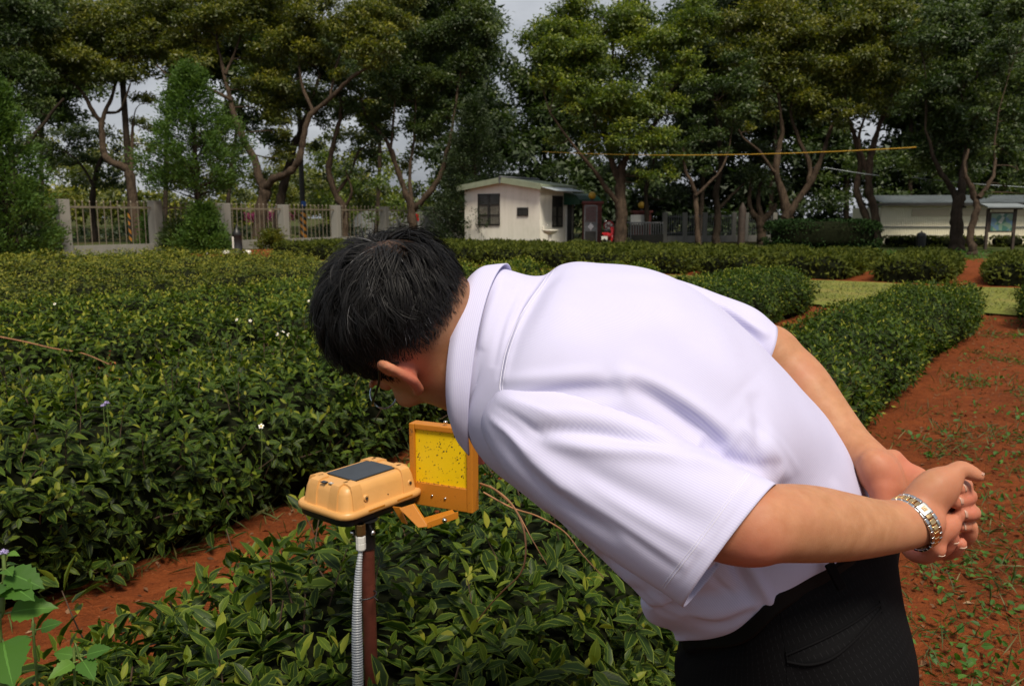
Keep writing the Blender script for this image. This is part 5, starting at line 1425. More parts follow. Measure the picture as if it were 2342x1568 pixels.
    q = G(757, 1105, ZT); lb = MB().box(V3(q[0], q[1], ZT + 0.0008), (0.007, 0.011, 0.0012), DA).build('label', M['label_grey'], dev)
    place('label_mark', MB().lathe(V3(q[0], q[1], ZT + 0.0018), [(0.0022, -0.0003), (0.0022, 0.0003)], 12).mesh('label_mark'), lb, M['white_plastic'])
    # screws in bosses on the long front side, slots in the flange
    for a in (-hu_ + 0.041, hu_ - 0.014):
        p = D(a, hv + 0.011, -0.030)
        bs = MB().lathe(p, [(0.0075, -0.006), (0.0072, 0.002), (0.006, 0.0035)], 14, (u, zz, v)).build('screw_boss', M['shell'], dev, True)
        place('screw', MB().lathe(p + v * 0.004, [(0.0034, -0.002), (0.0032, 0.001), (0.0012, 0.0006)], 10, (u, zz, v)).mesh('screw'), bs, M['dark_metal'])
    for a in (-0.02, 0.06): MB().box(D(a - 0.012, hv + 0.0258, -0.0525), (0.045, 0.0012, 0.003), DA).build('slot', M['frame_orange'], dev)
    MB().lathe(D(0.012, hv + 0.0125, -0.038), [(0.0013, -0.001), (0.0013, 0.0008)], 8, (u, zz, v)).build('vent_hole', M['device_black'], dev)
    # black lower tray
    MB().rings([rrect(hu_ + 0.021, hv + 0.021, 0.028, -0.0620), rrect(hu_ + 0.020, hv + 0.020, 0.028, -0.0735), rrect(hu_ + 0.014, hv + 0.014, 0.026, -0.0785), rrect(hu_ - 0.02, hv - 0.02, 0.02, -0.079)]).build('lower_tray', M['device_black'], dev, True)
    # pole and clamp: under the box
    pb = P(839, 1200, 1.69); px_, py_ = pb[0], pb[1]
    def Z(z, dx=0.0, dy=0.0): return V3(px_ + dx, py_ + dy, z)
    zb = ZT - 0.0785
    zc = P(838, 1252, 1.69)[2]
    MB().lathe(Z(0), [(0.0142, -0.02), (0.0142, zc + 0.02)], 20).build('pole', M['pole_brown'], dev, True)
    MB().lathe(Z(0), [(0.0165, zc - 0.002), (0.0168, zc), (0.0168, zb), (0.022, zb + 0.001)], 20).build('pole_clamp', M['device_black'], dev, True)
    for s, px2 in ((-1, 808), (1, 851)):
        q = P(px2, 1217, 1.68)
        MB().lathe(q, [(0.0035, -0.012), (0.0035, -0.003), (0.0062, -0.003), (0.0068, 0.0), (0.006, 0.004), (0.002, 0.006)], 12, (V3(0, 1, 0), zz, V3(s, -0.3, 0))).build('clamp_bolt', M['chrome'], dev, True)
    # cable gland: brass nut, white coupling, corrugated hose
    hx = P(824, 1215, 1.665)
    def Hx(z): return V3(hx[0], hx[1], z)
    z1, z2, z3, z4 = P(824, 1196, 1.665)[2], P(824, 1224, 1.665)[2], P(824, 1258, 1.665)[2], P(824, 1265, 1.665)[2]
    MB().lathe(Hx(0), [(0.0085, z1), (0.0085, zb - 0.001)], 12).build('gland_collar', M['white_plastic'], dev, True)
    a6 = np.arange(6) * math.pi / 3
    MB().rings([[Hx(z) + V3(0.0108 * math.cos(x), 0.0108 * math.sin(x), 0) for x in a6] for z in (z2 + 0.001, z1)]).build('brass_nut', M['brass'], dev, bevel=0.0008)
    MB().lathe(Hx(0), [(0.0096, z3), (0.0102, z3 + 0.002), (0.0102, (z2 + z3) / 2 - 0.001), (0.0092, (z2 + z3) / 2), (0.0102, (z2 + z3) / 2 + 0.001), (0.0102, z2 - 0.002), (0.0095, z2)], 10).build('coupling', M['white_plastic'], dev)
    hp = smooth_path([Hx(z3), P(821, 1290, 1.668), P(818, 1340, 1.672), P(816, 1420, 1.672), P(817, 1500, 1.672), P(819, 1600, 1.672), P(822, 1700, 1.68)], 60)
    cum = np.concatenate([[0], np.cumsum(np.linalg.norm(np.diff(hp, axis=0), axis=1))])
    base_r = np.interp(cum / cum[-1], [0, 0.12, 0.3, 0.5, 1], [0.0042, 0.0066, 0.0088, 0.0102, 0.0105])
    s_u = np.arange(0, cum[-1], 0.00105)
    hp2 = np.stack([np.interp(s_u, cum, hp[:, i]) for i in range(3)], -1); br = np.interp(s_u, cum, base_r)
    place('corrugated_hose', MB().rings(tube_rings(hp2, br * (1 + 0.11 * np.where(np.arange(len(s_u)) % 5 < 3, 1, -1)), 14), False).mesh('corrugated_hose', True), dev, M['hose_grey'])
    tz = P(833, 1365, 1.675)[2]; tc = P(833, 1365, 1.675)
    a = np.arange(25) * 2 * math.pi / 24
    MB().tube([V3(tc[0], tc[1] + 0.012, tz) + V3(0.0225 * math.cos(x), 0.022 * math.sin(x), 0.0015 * math.cos(x)) for x in a], 0.0017, 6, False).tube([V3(tc[0] + 0.02, tc[1], tz), V3(tc[0] + 0.028, tc[1] - 0.004, tz - 0.004)], 0.0013, 5).build('cable_tie', M['device_black'], dev, True)
    # trap board: held on its own bracket from the box
    tl, trr, br_, bl_ = P(934, 958, 1.78), P(1079, 983.5, 1.72), P(1080, 1185, 1.72), P(949.5, 1135, 1.78)
    # board plane: upright, its width axis level
    wdir = (trr - tl) * V3(1, 1, 0); W_ = np.linalg.norm(wdir); wdir = norm(wdir)
    ndir = norm(np.cross(zz, wdir)); ndir = ndir if ndir @ FWD < 0 else -ndir        # facing us
    Ht = trr[2] - br_[2]
    o_ = V3(trr[0], trr[1], br_[2]) - wdir * W_
    def T(a, z, n=0.0): return o_ + wdir * a + zz * z + ndir * n
    brd = empty('trap_board', T(W_ / 2, 0), 'orange framed yellow sticky insect trap board standing behind the monitor box', 'insect trap')
    TA = (wdir, ndir, zz)
    th = 0.030
    fb = 0.052; ft, fs = 0.0125, 0.0125
    bd_ = MB()
    bd_.box(T(fs / 2, Ht / 2, -th / 2), (fs, th, Ht), TA)
    bd_.box(T(W_ - 0.014 / 2, Ht / 2, -th / 2), (0.014, th, Ht), TA)
    bd_.box(T((fs + W_ - 0.014) / 2, Ht - ft / 2, -th / 2 - 0.0006), (W_ - fs - 0.0142, th - 0.001, ft), TA)
    bd_.box(T((fs + W_ - 0.014) / 2, fb / 2, -th / 2 - 0.0006), (W_ - fs - 0.0142, th - 0.001, fb), TA)
    bd_.build('frame', M['frame_orange'], brd, bevel=0.0018)
    x0, x1, z0_, z1_ = fs - 0.001, W_ - 0.013, fb - 0.001, Ht - ft + 0.001
    MB().box(T((x0 + x1) / 2, (z0_ + z1_) / 2, -0.008), (x1 - x0, 0.002, z1_ - z0_), TA).build('sticky_sheet', M['sticky'], brd)
    MB().box(T((x0 + x1) / 2, (z0_ + z1_) / 2, -0.012), (x1 - x0, 0.004, z1_ - z0_), TA).build('backing_plate', M['frame_orange'], brd)
    rb = np.random.default_rng(8)
    mb = MB()
    for k in range(130):
        a, z = rb.uniform(x0 + 0.003, x1 - 0.003), rb.uniform(z0_ + 0.003, z1_ - 0.003)
        r_ = 0.0006 + 0.0011 * rb.random() ** 4 + (0.0010 if rb.random() < 0.05 else 0)
        ang = rb.uniform(0, 6.28); e1 = wdir * math.cos(ang) + zz * math.sin(ang); e2 = -wdir * math.sin(ang) + zz * math.cos(ang)
        mb.lathe(T(a, z, -0.007), [(r_ * 0.7, 0.0), (r_, 0.0003), (r_ * 0.5, 0.0008)], 6, (e1 * rb.uniform(1, 2.2), e2, ndir))
    for k in range(60):
        a = rb.uniform(x0, x1); mb.lathe(T(a, z0_ + 0.001 + 0.003 * rb.random() ** 2, -0.0045 + 0.004 * rb.random()), [(0.0008, 0.0), (0.0006, 0.0006)], 5, TA)
    for k in range(40):
        mb.lathe(T(0.006 + rb.normal() * 0.003, Ht - 0.012 - abs(rb.normal()) * 0.012, 0.0002), [(0.0006, 0.0), (0.0004, 0.0004)], 5, TA)
    tag(mb.build('insect_specks', M['device_black'], brd, True), kind='stuff')
    for a, z in ((0.055, 0.026), (0.087, 0.024)): MB().lathe(T(a, z, 0.0), [(0.0028, -0.001), (0.0026, 0.0012), (0.001, 0.0016)], 10, (wdir, zz, ndir)).build('screw', M['chrome'], brd, True)
    MB().lathe(T(W_ * 0.55, Ht - 0.001, -0.012), [(0.0022, 0.0), (0.0022, 0.007), (0.0045, 0.0075), (0.0048, 0.010), (0.004, 0.0115), (0.001, 0.0118)], 12).build('thumb_screw', M['chrome'], brd, True)
    # bracket: sloping arm from under the box, then a level channel under the board
    p0, p1 = P(914, 1160, 1.66), P(985, 1200, 1.64)
    arm0a, arm0b = P(912, 1162, 1.68), P(944, 1152, 1.68)
    arm1a, arm1b = P(956, 1206, 1.665), P(978, 1204, 1.665)
    MB().poly([arm0a, arm0b, arm1b, arm1a], ndir * -0.004 + u * 0.003).build('arm', M['frame_orange'], brd, bevel=0.0008)
    MB().poly([P(897, 1158, 1.71), P(914, 1160, 1.695), P(930, 1198, 1.69), P(918, 1193, 1.70)], u * 0.003).build('arm', M['frame_orange'], brd)
    ch0, ch1, ch2, ch3 = P(978, 1206, 1.665), P(1048, 1183, 1.70), P(1034, 1166, 1.74), P(965, 1186, 1.74)
    MB().poly([ch0, ch1, ch2, ch3], zz * 0.002).build('channel', M['frame_orange'], brd, bevel=0.0006)
    MB().poly([ch0 - zz * 0.001, ch1 - zz * 0.001, ch1 + zz * 0.014, ch0 + zz * 0.012], ndir * 0.002).build('channel_lip', M['frame_orange'], brd, bevel=0.0006)
    q = P(1016, 1189, 1.668)
    MB().lathe(q, [(0.0025, -0.004), (0.005, -0.002), (0.0052, 0.002), (0.003, 0.004)], 10, (wdir, zz, ndir)).build('bolt', M['chrome'], brd, True)
    MB().lathe(T(W_ * 0.62, -0.004, -0.014), [(0.004, -0.012), (0.004, 0.005)], 8).build('bolt', M['chrome'], brd, True)
    # dark red clip glimpsed at the board's far edge
    q = P(1103, 1044, 1.80)
    MB().box(q, (0.014, 0.02, 0.030), TA).build('clip', M['brick_red'], brd, bevel=0.002)
# ------------------------------------------------------------------ the man
def cam_vec(r, u, f): return norm(r * RIGHT + u * UP + f * FWD)
class SDF:
    """signed distance field on a grid, built from tapered capsules and ellipsoids joined with a soft seam"""
    def __init__(s, lo, hi, h):
        s.lo = np.asarray(lo, float); s.h = h
        s.n = np.ceil((np.asarray(hi) - s.lo) / h).astype(int) + 1
        s.D = np.full(s.n, 0.04, np.float32)
    def _box(s, lo, hi):
        a = np.clip(np.floor((lo - s.lo) / s.h).astype(int), 0, s.n - 1)
        b = np.clip(np.ceil((hi - s.lo) / s.h).astype(int) + 1, 1, s.n)
        g = [s.lo[i] + s.h * np.arange(a[i], b[i]) for i in range(3)]
        X = np.stack(np.meshgrid(*g, indexing='ij'), -1).astype(np.float32)
        return tuple(slice(a[i], b[i]) for i in range(3)), X
    def _join(s, sl, d, k, sub=False):
        D = s.D[sl]
        if sub:
            h = np.clip(0.5 - 0.5 * (D + d) / k, 0, 1); s.D[sl] = D * (1 - h) - d * h + k * h * (1 - h)
        else:
            h = np.clip(0.5 + 0.5 * (D - d) / k, 0, 1); s.D[sl] = D * (1 - h) + d * h - k * h * (1 - h)
    def cap(s, a, b, ra, rb, k=0.01, sub=False):
        a, b = np.asarray(a, float), np.asarray(b, float)
        m = max(ra, rb) + k + 4 * s.h
        sl, X = s._box(np.minimum(a, b) - m, np.maximum(a, b) + m)
        ba = b - a; l2 = max(ba @ ba, 1e-9)
        t_ = np.clip(((X - a.astype(np.float32)) @ ba.astype(np.float32)) / l2, 0, 1)
        q = X - a.astype(np.float32) - t_[..., None] * ba.astype(np.float32)
        s._join(sl, np.sqrt((q * q).sum(-1)) - (ra + (rb - ra) * t_), k, sub)
        return s
    def chain(s, pts, k=0.008):
        """pts: (point, radius) list"""
        p = smooth_path(np.array([np.r_[a, r] for a, r in pts]), 4) if len(pts) > 2 else np.array([np.r_[a, r] for a, r in pts])
        for j, (a, b) in enumerate(zip(p[:-1], p[1:])): s.cap(a[:3], b[:3], a[3], b[3], k if j == 0 else 0.0015)
        return s
    def ell(s, c, A, r, k=0.01, sub=False):
        c = np.asarray(c, float); A = np.asarray(A, float); r = np.asarray(r, float)
        m = r.max() + k + 4 * s.h
        sl, X = s._box(c - m, c + m)
        q = ((X - c.astype(np.float32)) @ A.T.astype(np.float32))
        k0 = np.sqrt(((q / r) ** 2).sum(-1)); k1 = np.sqrt(((q / r ** 2) ** 2).sum(-1))
        s._join(sl, np.where(k1 > 1e-6, k0 * (k0 - 1) / np.maximum(k1, 1e-6), -r.min()), k, sub)
        return s
    def mesh(s):
        import openvdb
        g = openvdb.FloatGrid(0.04)
        g.copyFromArray(np.clip(s.D, -0.04, 0.04))
        V, Q = g.convertToQuads(0.0)
        return np.asarray(V, float) * s.h + s.lo, np.asarray(Q)[:, ::-1]

# body axes while bending: across (his left to right), down the spine, out of the back
S_ = cam_vec(0.18, 0.38, 0.90)
T_ = cam_vec(0.85, -0.53, 0.04); T_ = norm(T_ - S_ * (T_ @ S_))
B_ = norm(np.cross(T_, S_)); B_ = B_ if B_ @ UP > 0 else -B_
# head axes
hl = cam_vec(-0.24, -0.72, -0.65)
hu = cam_vec(-0.86, 0.45, -0.20); hu = norm(hu - hl * (hu @ hl))
hf = norm(np.cross(hl, hu))
EAR = P(935, 858, 0.985) - hl * 0.076            # midpoint between the ears
HA = np.array([hl, hf, hu])
def Hd(l, f, u): return EAR + hl * l + hf * f + hu * u

def mat_skin():
    m, t, b = new_mat('skin')
    pk = attr(t, 'flush').outputs['Fac']; st = attr(t, 'stubble').outputs['Fac']
    f1 = noise(t, 55, 4, 0.6); f2 = noise(t, 14, 3)
    c = ramp(t, f1, [(0.3, (0.37, 0.172, 0.085)), (0.7, (0.46, 0.232, 0.125))])
    c = mix(t, ramp(t, f2, [(0.42, (0, 0, 0)), (0.66, (0.75, 0.75, 0.75))]), c, (0.43, 0.18, 0.105))
    c = mix(t, pk, c, (0.50, 0.135, 0.095))
    c = mix(t, st, c, (0.05, 0.033, 0.026))
    t.links.new(c, b.inputs['Base Color'])
    t.links.new(ramp(t, noise(t, 90, 3), [(0.3, (0.46, 0.46, 0.46)), (0.7, (0.66, 0.66, 0.66))]), b.inputs['Roughness'])
    b.inputs['Specular IOR Level'].default_value = 0.28
    b.inputs['Subsurface Weight'].default_value = 0.22
    b.inputs['Subsurface Radius'].default_value = (0.010, 0.004, 0.002)
    b.inputs['Subsurface Scale'].default_value = 0.6
    wv = N(t, 'ShaderNodeTexVoronoi'); wv.feature = 'DISTANCE_TO_EDGE'; wv.inputs['Scale'].default_value = 480
    cc_ = N(t, 'ShaderNodeTexCoord'); t.links.new(cc_.outputs['Object'], wv.inputs['Vector'])
    hgt = math_n(t, 'ADD', math_n(t, 'MULTIPLY', wv.outputs['Distance'], 1.2), math_n(t, 'ADD', math_n(t, 'MULTIPLY', noise(t, 600, 3, 0.6), 0.5), math_n(t, 'MULTIPLY', noise(t, 70, 4, 0.6), 1.2)))
    bump(t, b, hgt, 0.13, 0.0012)
    return m
def mat_cloth(name, c1, c2, period, width, rough=0.8, weave=True, soft=0.12, sheen=0.0, dotted=False, spec=0.2):
    m, t, b = new_mat(name)
    uv = N(t, 'ShaderNodeUVMap'); sp = N(t, 'ShaderNodeSeparateXYZ'); t.links.new(uv.outputs[0], sp.inputs[0])
    w = math_n(t, 'PINGPONG', math_n(t, 'DIVIDE', sp.outputs[0], period), 0.5)
    k = N(t, 'ShaderNodeMapRange'); k.inputs['From Min'].default_value = width - soft; k.inputs['From Max'].default_value = width + soft
    t.links.new(w, k.inputs['Value'])
    fac = k.outputs[0]
    if dotted:
        dt = math_n(t, 'GREATER_THAN', math_n(t, 'FRACT', math_n(t, 'DIVIDE', sp.outputs[1], 0.0016)), 0.45)
        fac = math_n(t, 'SUBTRACT', 1.0, math_n(t, 'MULTIPLY', math_n(t, 'SUBTRACT', 1.0, fac), dt))
    c = mix(t, fac, c2, c1)
    c = mix(t, 0.10, c, ramp(t, noise(t, 9, 4), [(0.3, (0.55, 0.55, 0.6)), (0.7, (1, 1, 1))]), 'MULTIPLY')
    t.links.new(c, b.inputs['Base Color'])
    b.inputs['Roughness'].default_value = rough
    b.inputs['Specular IOR Level'].default_value = spec
    if sheen: b.inputs['Sheen Weight'].default_value = sheen
    if weave: bump(t, b, math_n(t, 'ADD', noise(t, 16, 3), math_n(t, 'MULTIPLY', noise(t, 900, 2), 0.15)), 0.10, 0.008)
    return m
M['skin'] = mat_skin()
M['shirt'] = mat_cloth('striped_shirt_cloth', (0.515, 0.50, 0.715), (0.585, 0.575, 0.76), 0.0026, 0.24, 0.85)
M['shirt_plain'] = mat_plain('shirt_thread', (0.66, 0.65, 0.78), 0.85, var=0.03)
M['trousers'] = mat_cloth('pinstripe_cloth', (0.0045, 0.0045, 0.0052), (0.016, 0.016, 0.018), 0.0085, 0.03, 0.8, soft=0.02, dotted=True, spec=0.06)
M['belt'] = mat_plain('belt_leather', (0.0035, 0.0035, 0.0037), 0.6, var=0.2, scale=40, spec=0.12)
m, t, b = new_mat('hair')
g_ = attr(t, 'grey').outputs['Fac']
t.links.new(mix(t, g_, (0.0075, 0.007, 0.0075), (0.34, 0.34, 0.36)), b.inputs['Base Color'])
b.inputs['Roughness'].default_value = 0.55; b.inputs['Specular IOR Level'].default_value = 0.17
M['hair'] = m
M['nail'] = mat_plain('fingernail', (0.45, 0.235, 0.17), 0.42, var=0.05)
M['nail_tip'] = mat_plain('nail_edge', (0.62, 0.50, 0.40), 0.45, var=0.05)
M['steel'] = mat_plain('watch_steel', (0.60, 0.60, 0.60), 0.24, 1.0, var=0.08, scale=60)
M['gold'] = mat_plain('watch_gold', (0.83, 0.56, 0.27), 0.2, 1.0, var=0.08, scale=60)
M['frame_dark'] = mat_plain('glasses_temple', (0.012, 0.010, 0.010), 0.3, var=0.1)
M['frame_silver'] = mat_plain('glasses_rim', (0.42, 0.52, 0.60), 0.2, 0.8, var=0.1)

# ---- folds: pressed into cloth along curves drawn over its surface
def fold(V, Nn, pts, width, amp, front=None):
    """displace V along Nn near the curve (photograph coordinates); width in photograph px"""
    px, py, d = proj_many(V)
    c = smooth_path(np.array(pts, float), 8)
    Q = np.stack([px, py], -1)
    best = np.full(len(V), 1e9); w = np.zeros(len(V))
    n = len(c)
    for i in range(n - 1):
        a, b = c[i], c[i + 1]; ab = b - a
        tt = np.clip(((Q - a) @ ab) / max(ab @ ab, 1e-9), 0, 1)
        dist = np.linalg.norm(Q - a - tt[:, None] * ab, axis=1)
        u = (i + tt) / (n - 1)
        k = dist < best
        best = np.where(k, dist, best); w = np.where(k, u, w)
    env = np.sin(np.clip(w, 0, 1) * math.pi) ** 0.5
    fall = np.exp(-(best / width) ** 2) * env
    if front is not None: fall = fall * front
    return V + Nn * (amp * fall)[:, None]
def vnormals(V, F):
    n = np.zeros_like(V)
    a, b, c = V[F[:, 0]], V[F[:, 1]], V[F[:, 2]]
    fn = np.cross(b - a, c - a)
    if F.shape[1] == 4: fn = fn + np.cross(c - a, V[F[:, 3]] - a)
    for j in range(F.shape[1]): np.add.at(n, F[:, j], fn)
    return norm(n)
def resample_loft(rings, nk, closed=True, m=None):
    """rings (k,m,3) control loops -> dense grid: Catmull-Rom along k"""
    R = np.asarray(rings, float)
    k, mm = R.shape[:2]
    out = smooth_path(R.reshape(k, -1), nk).reshape(-1, mm, 3)
    return out
def grid_faces(k, m, closed=True):
    i = np.arange(k * m).reshape(k, m)
    if closed:
        j = np.roll(i, -1, 1)
        return np.stack([i[:-1], j[:-1], j[1:], i[1:]], -1).reshape(-1, 4)
    return np.stack([i[:-1, :-1], i[:-1, 1:], i[1:, 1:], i[1:, :-1]], -1).reshape(-1, 4)
def arc_uv(G_, closed=True):
    """u = running length round the ring (metres), v = length along"""
    k, m = G_.shape[:2]
    mid = G_[k // 2]
    L = np.concatenate([[0], np.cumsum(np.linalg.norm(np.diff(mid, axis=0), axis=1))])
    Lv = np.concatenate([[0], np.cumsum(np.linalg.norm(np.diff(G_[:, m // 4], axis=0), axis=1))])
    return np.stack([np.tile(L, (k, 1)), np.tile(Lv[:, None], (1, m))], -1).reshape(-1, 2)
def cloth_obj(name, G_, parent, mat, folds=(), closed=True, thick=0.0012, flip=False, micro=0.0015, seed=1.0, uv=None, seam=0.5):
    k, m = G_.shape[:2]
    if closed:          # the seam column goes to the hidden side
        G_ = np.roll(G_, -int(m * seam), axis=1)
        if uv is not None: uv = arc_uv(G_)
    F = grid_faces(k, m, closed)
    V = G_.reshape(-1, 3).copy()
    if closed:          # make the normals point outwards
        rad = (G_ - G_.mean(1, keepdims=True)).reshape(-1, 3)
        flip = np.mean(np.sum(vnormals(V, F) * rad, -1)) < 0
    if flip: F = F[:, ::-1]
    uv = arc_uv(G_) if uv is None else uv
    Nn = vnormals(V, F)
    facing = np.clip(np.sum(Nn * norm(C0 - V), -1) * 4 + 0.4, 0, 1)
    for f in folds:
        V = fold(V, Nn, *f, front=facing)
    V = V + Nn * (micro * wob(V @ T_ * 16 + V @ B_ * 9, V @ S_ * 16, seed))[:, None]
    Fs = F
    if closed:      # avoid a texture seam problem: split the last column
        i = np.arange(k * m).reshape(k, m)
        V = np.concatenate([V.reshape(k, m, 3), V.reshape(k, m, 3)[:, :1]], 1).reshape(-1, 3)
        u3 = uv.reshape(k, m, 2); last = u3[:, :1].copy(); last[..., 0] = u3[:, -1:, 0] + (u3[:, 1:2, 0] - u3[:, :1, 0])
        uv = np.concatenate([u3, last], 1).reshape(-1, 2)
        Fs = grid_faces(k, m + 1, False)
        if flip: Fs = Fs[:, ::-1]
    o = place(name, mesh_np(name, V, Fs, uv=uv), parent, M[mat])
    if thick:
        sd = o.modifiers.new('thickness', 'SOLIDIFY'); sd.thickness = thick; sd.offset = -1
    return o, V

if 'person' not in SKIP:
    pelvis = P(1815, 1400, 1.15)
    man = empty('person', (pelvis[0], pelvis[1], 0.06), 'man bending over in lilac striped shirt and dark pinstripe trousers, hands clasped behind his back', 'person')
    # pelvis axes
    Sp = cam_vec(0.20, 0.14, 0.97); Tp = cam_vec(0.14, -0.97, 0.05); Tp = norm(Tp - Sp * (Tp @ Sp)); Bp = norm(np.cross(Tp, Sp)); Bp = Bp if Bp @ RIGHT > 0 else -Bp
    # ================= body: one continuous skin
    lo = V3(-0.36, 0.62, 0.70); hi = V3(0.66, 1.52, 1.50)
    sd = SDF(lo, hi, 0.0034)
    # head
    sd.ell(Hd(0, -0.004, 0.045), HA, (0.079, 0.099, 0.088), 0.02)
    sd.ell(Hd(0, 0.030, -0.030), HA, (0.064, 0.068, 0.085), 0.03)
    sd.ell(Hd(0, 0.052, -0.085), HA, (0.042, 0.042, 0.030), 0.03)       # chin
    for s in (1, -1):
        sd.ell(Hd(0.052 * s, 0.005, -0.055), HA, (0.020, 0.035, 0.032), 0.025)   # jaw angle
        sd.ell(Hd(0.042 * s, 0.078, -0.018), HA, (0.022, 0.018, 0.018), 0.015)   # cheek
        sd.ell(Hd(0.033 * s, 0.100, 0.012), HA, (0.014, 0.010, 0.011), 0.006, sub=True)  # eye sockets
        sd.ell(Hd(0.033 * s, 0.092, 0.012), HA, (0.0125, 0.0125, 0.0125), 0.003)  # eyeballs / lids
        sd.cap(Hd(0.018 * s, 0.104, 0.026), Hd(0.05 * s, 0.093, 0.028), 0.005, 0.004, 0.008)   # brow
        # ear: helix rim, bowl, lobe
        e = lambda f, u, o_=0.0: Hd((0.0745 + o_ * (0.95 if s > 0 else 0.5)) * s, f * 0.95 + 0.006 - 0.38 * u, u * 0.84 + 0.003)
        sd.chain([(e(0.008, 0.016, 0.004), 0.005), (e(0.006, 0.034, 0.010), 0.0048), (e(-0.010, 0.040, 0.020), 0.0046), (e(-0.024, 0.032, 0.026), 0.0048), (e(-0.028, 0.012, 0.024), 0.005), (e(-0.022, -0.008, 0.017), 0.0052), (e(-0.010, -0.024, 0.009), 0.0064), (e(0.002, -0.026, 0.004), 0.0062)], 0.004)
        sd.ell(e(-0.010, 0.012, 0.0115), np.array([norm(hl * s * 0.85 + hf * 0.5), norm(hf * 0.85 - hl * s * 0.5), hu]), (0.0055, 0.019, 0.026), 0.006)
        sd.ell(e(-0.006, 0.010, 0.002), HA, (0.012, 0.014, 0.020), 0.006)
        sd.ell(e(0.001, 0.007, 0.014), HA, (0.010, 0.008, 0.011), 0.004, sub=True)
    sd.cap(Hd(0, 0.099, 0.018), Hd(0, 0.122, -0.022), 0.008, 0.0115, 0.012)      # nose
    for s in (1, -1): sd.ell(Hd(0.013 * s, 0.108, -0.024), HA, (0.009, 0.011, 0.008), 0.006)
    for z, r_ in ((-0.050, 0.0065), (-0.060, 0.0075)): sd.cap(Hd(-0.02, 0.094, z), Hd(0.02, 0.094, z), r_, r_, 0.006)
    # neck and trunk (the trunk is under the shirt)
    NB = P(1097, 810, 1.078)
    sd.cap(Hd(0, -0.026, -0.005), NB, 0.053, 0.050, 0.025)
    sd.cap(Hd(0, -0.005, -0.04), NB - B_ * 0.012, 0.050, 0.050, 0.03)
    sd.cap(NB, P(1300, 880, 1.08), 0.05, 0.085, 0.03)
    sd.cap(P(1300, 880, 1.08), P(1720, 1210, 1.13), 0.085, 0.085, 0.04)
    sd.cap(P(1720, 1210, 1.13), P(1790, 1420, 1.17), 0.085, 0.08, 0.03)
    # left (near) arm
    ua = [(P(1205, 935, 0.985), 0.050), (P(1430, 1080, 0.905), 0.047), (P(1640, 1185, 0.86), 0.043), (P(1722, 1203, 0.845), 0.0385)]
    sd.chain(ua, 0.02)
    fa = [(P(1722, 1200, 0.845), 0.0385), (P(1790, 1195, 0.862), 0.0405), (P(1860, 1197, 0.885), 0.0408), (P(1935, 1203, 0.912), 0.0372), (P(2010, 1205, 0.940), 0.0315), (P(2066, 1199, 0.957), 0.0282), (P(2105, 1190, 0.970), 0.0270)]
    sd.chain(fa, 0.012)
    sd.ell(P(1716, 1238, 0.838), np.array([RIGHT, UP, FWD]), (0.020, 0.013, 0.016), 0.018)    # point of the elbow
    # right (far) arm
    rs = [(P(1440, 745, 1.22), 0.042), (P(1600, 770, 1.25), 0.044), (P(1755, 812, 1.235), 0.043)]
    sd.chain(rs, 0.02)
    rfm = [(P(1755, 812, 1.235), 0.042), (P(1822, 872, 1.215), 0.0425), (P(1880, 950, 1.18), 0.039), (P(1938, 1015, 1.14), 0.032), (P(1985, 1052, 1.105), 0.0265), (P(2005, 1075, 1.09), 0.028)]
    sd.chain(rfm, 0.018)
    # ---- right hand: palm towards us behind the left wrist, fingers passing under it
    sd.ell(P(2018, 1092, 1.075), np.array([cam_vec(0.55, -0.83, 0), cam_vec(0.83, 0.55, 0.1), cam_vec(0, 0, 1)]), (0.040, 0.024, 0.020), 0.010)     # ball of the thumb
    sd.cap(P(2000, 1068, 1.09), P(2068, 1092, 1.105), 0.020, 0.017, 0.008)
    sd.cap(P(2040, 1052, 1.105), P(2088, 1100, 1.105), 0.015, 0.013, 0.006)
    sd.cap(P(2018, 1120, 1.068), P(2024, 1190, 1.06), 0.0165, 0.013, 0.008)
    sd.ell(P(2080, 1140, 1.095), np.array([RIGHT, UP, FWD]), (0.040, 0.045, 0.014), 0.008)
    rfing = [
        [(2060, 1190, 1.065, 0.0105), (2078, 1252, 1.035, 0.0105), (2112, 1270, 1.0, 0.0100), (2146, 1257, 0.978, 0.0085)],
        [(2085, 1195, 1.07, 0.0105), (2120, 1258, 1.04, 0.0102), (2152, 1256, 1.005, 0.0098), (2176, 1231, 0.990, 0.0085)],
        [(2108, 1190, 1.07, 0.0100), (2150, 1258, 1.04, 0.0095), (2178, 1258, 1.015, 0.0088), (2195, 1242, 1.002, 0.0078)],
        [(2120, 1175, 1.07, 0.0095), (2180, 1240, 1.045, 0.0088), (2214, 1226, 1.022, 0.0086), (2221, 1203, 1.012, 0.0074)],
    ]
    for f in rfing: sd.chain([(P(a, b, c), r_) for a, b, c, r_ in f], 0.0025)
    # ---- left hand: half closed, palm towards us
    sd.chain([(P(2100, 1152, 0.974), 0.021), (P(2138, 1112, 0.974), 0.0205), (P(2172, 1089, 0.976), 0.0130), (P(2197, 1072, 0.978), 0.0096), (P(2222, 1082, 0.976), 0.0086), (P(2239, 1089, 0.974), 0.0060)], 0.008)   # thumb
    sd.ell(P(2140, 1134, 0.975), np.array([cam_vec(0.69, 0.72, 0.05), cam_vec(-0.72, 0.69, 0), FWD]), (0.036, 0.020, 0.018), 0.008)       # ball of the thumb
    sd.ell(P(2140, 1214, 0.986), np.array([cam_vec(0.85, 0.5, 0.1), cam_vec(-0.5, 0.85, 0), FWD]), (0.032, 0.0175, 0.018), 0.008)          # heel of the hand
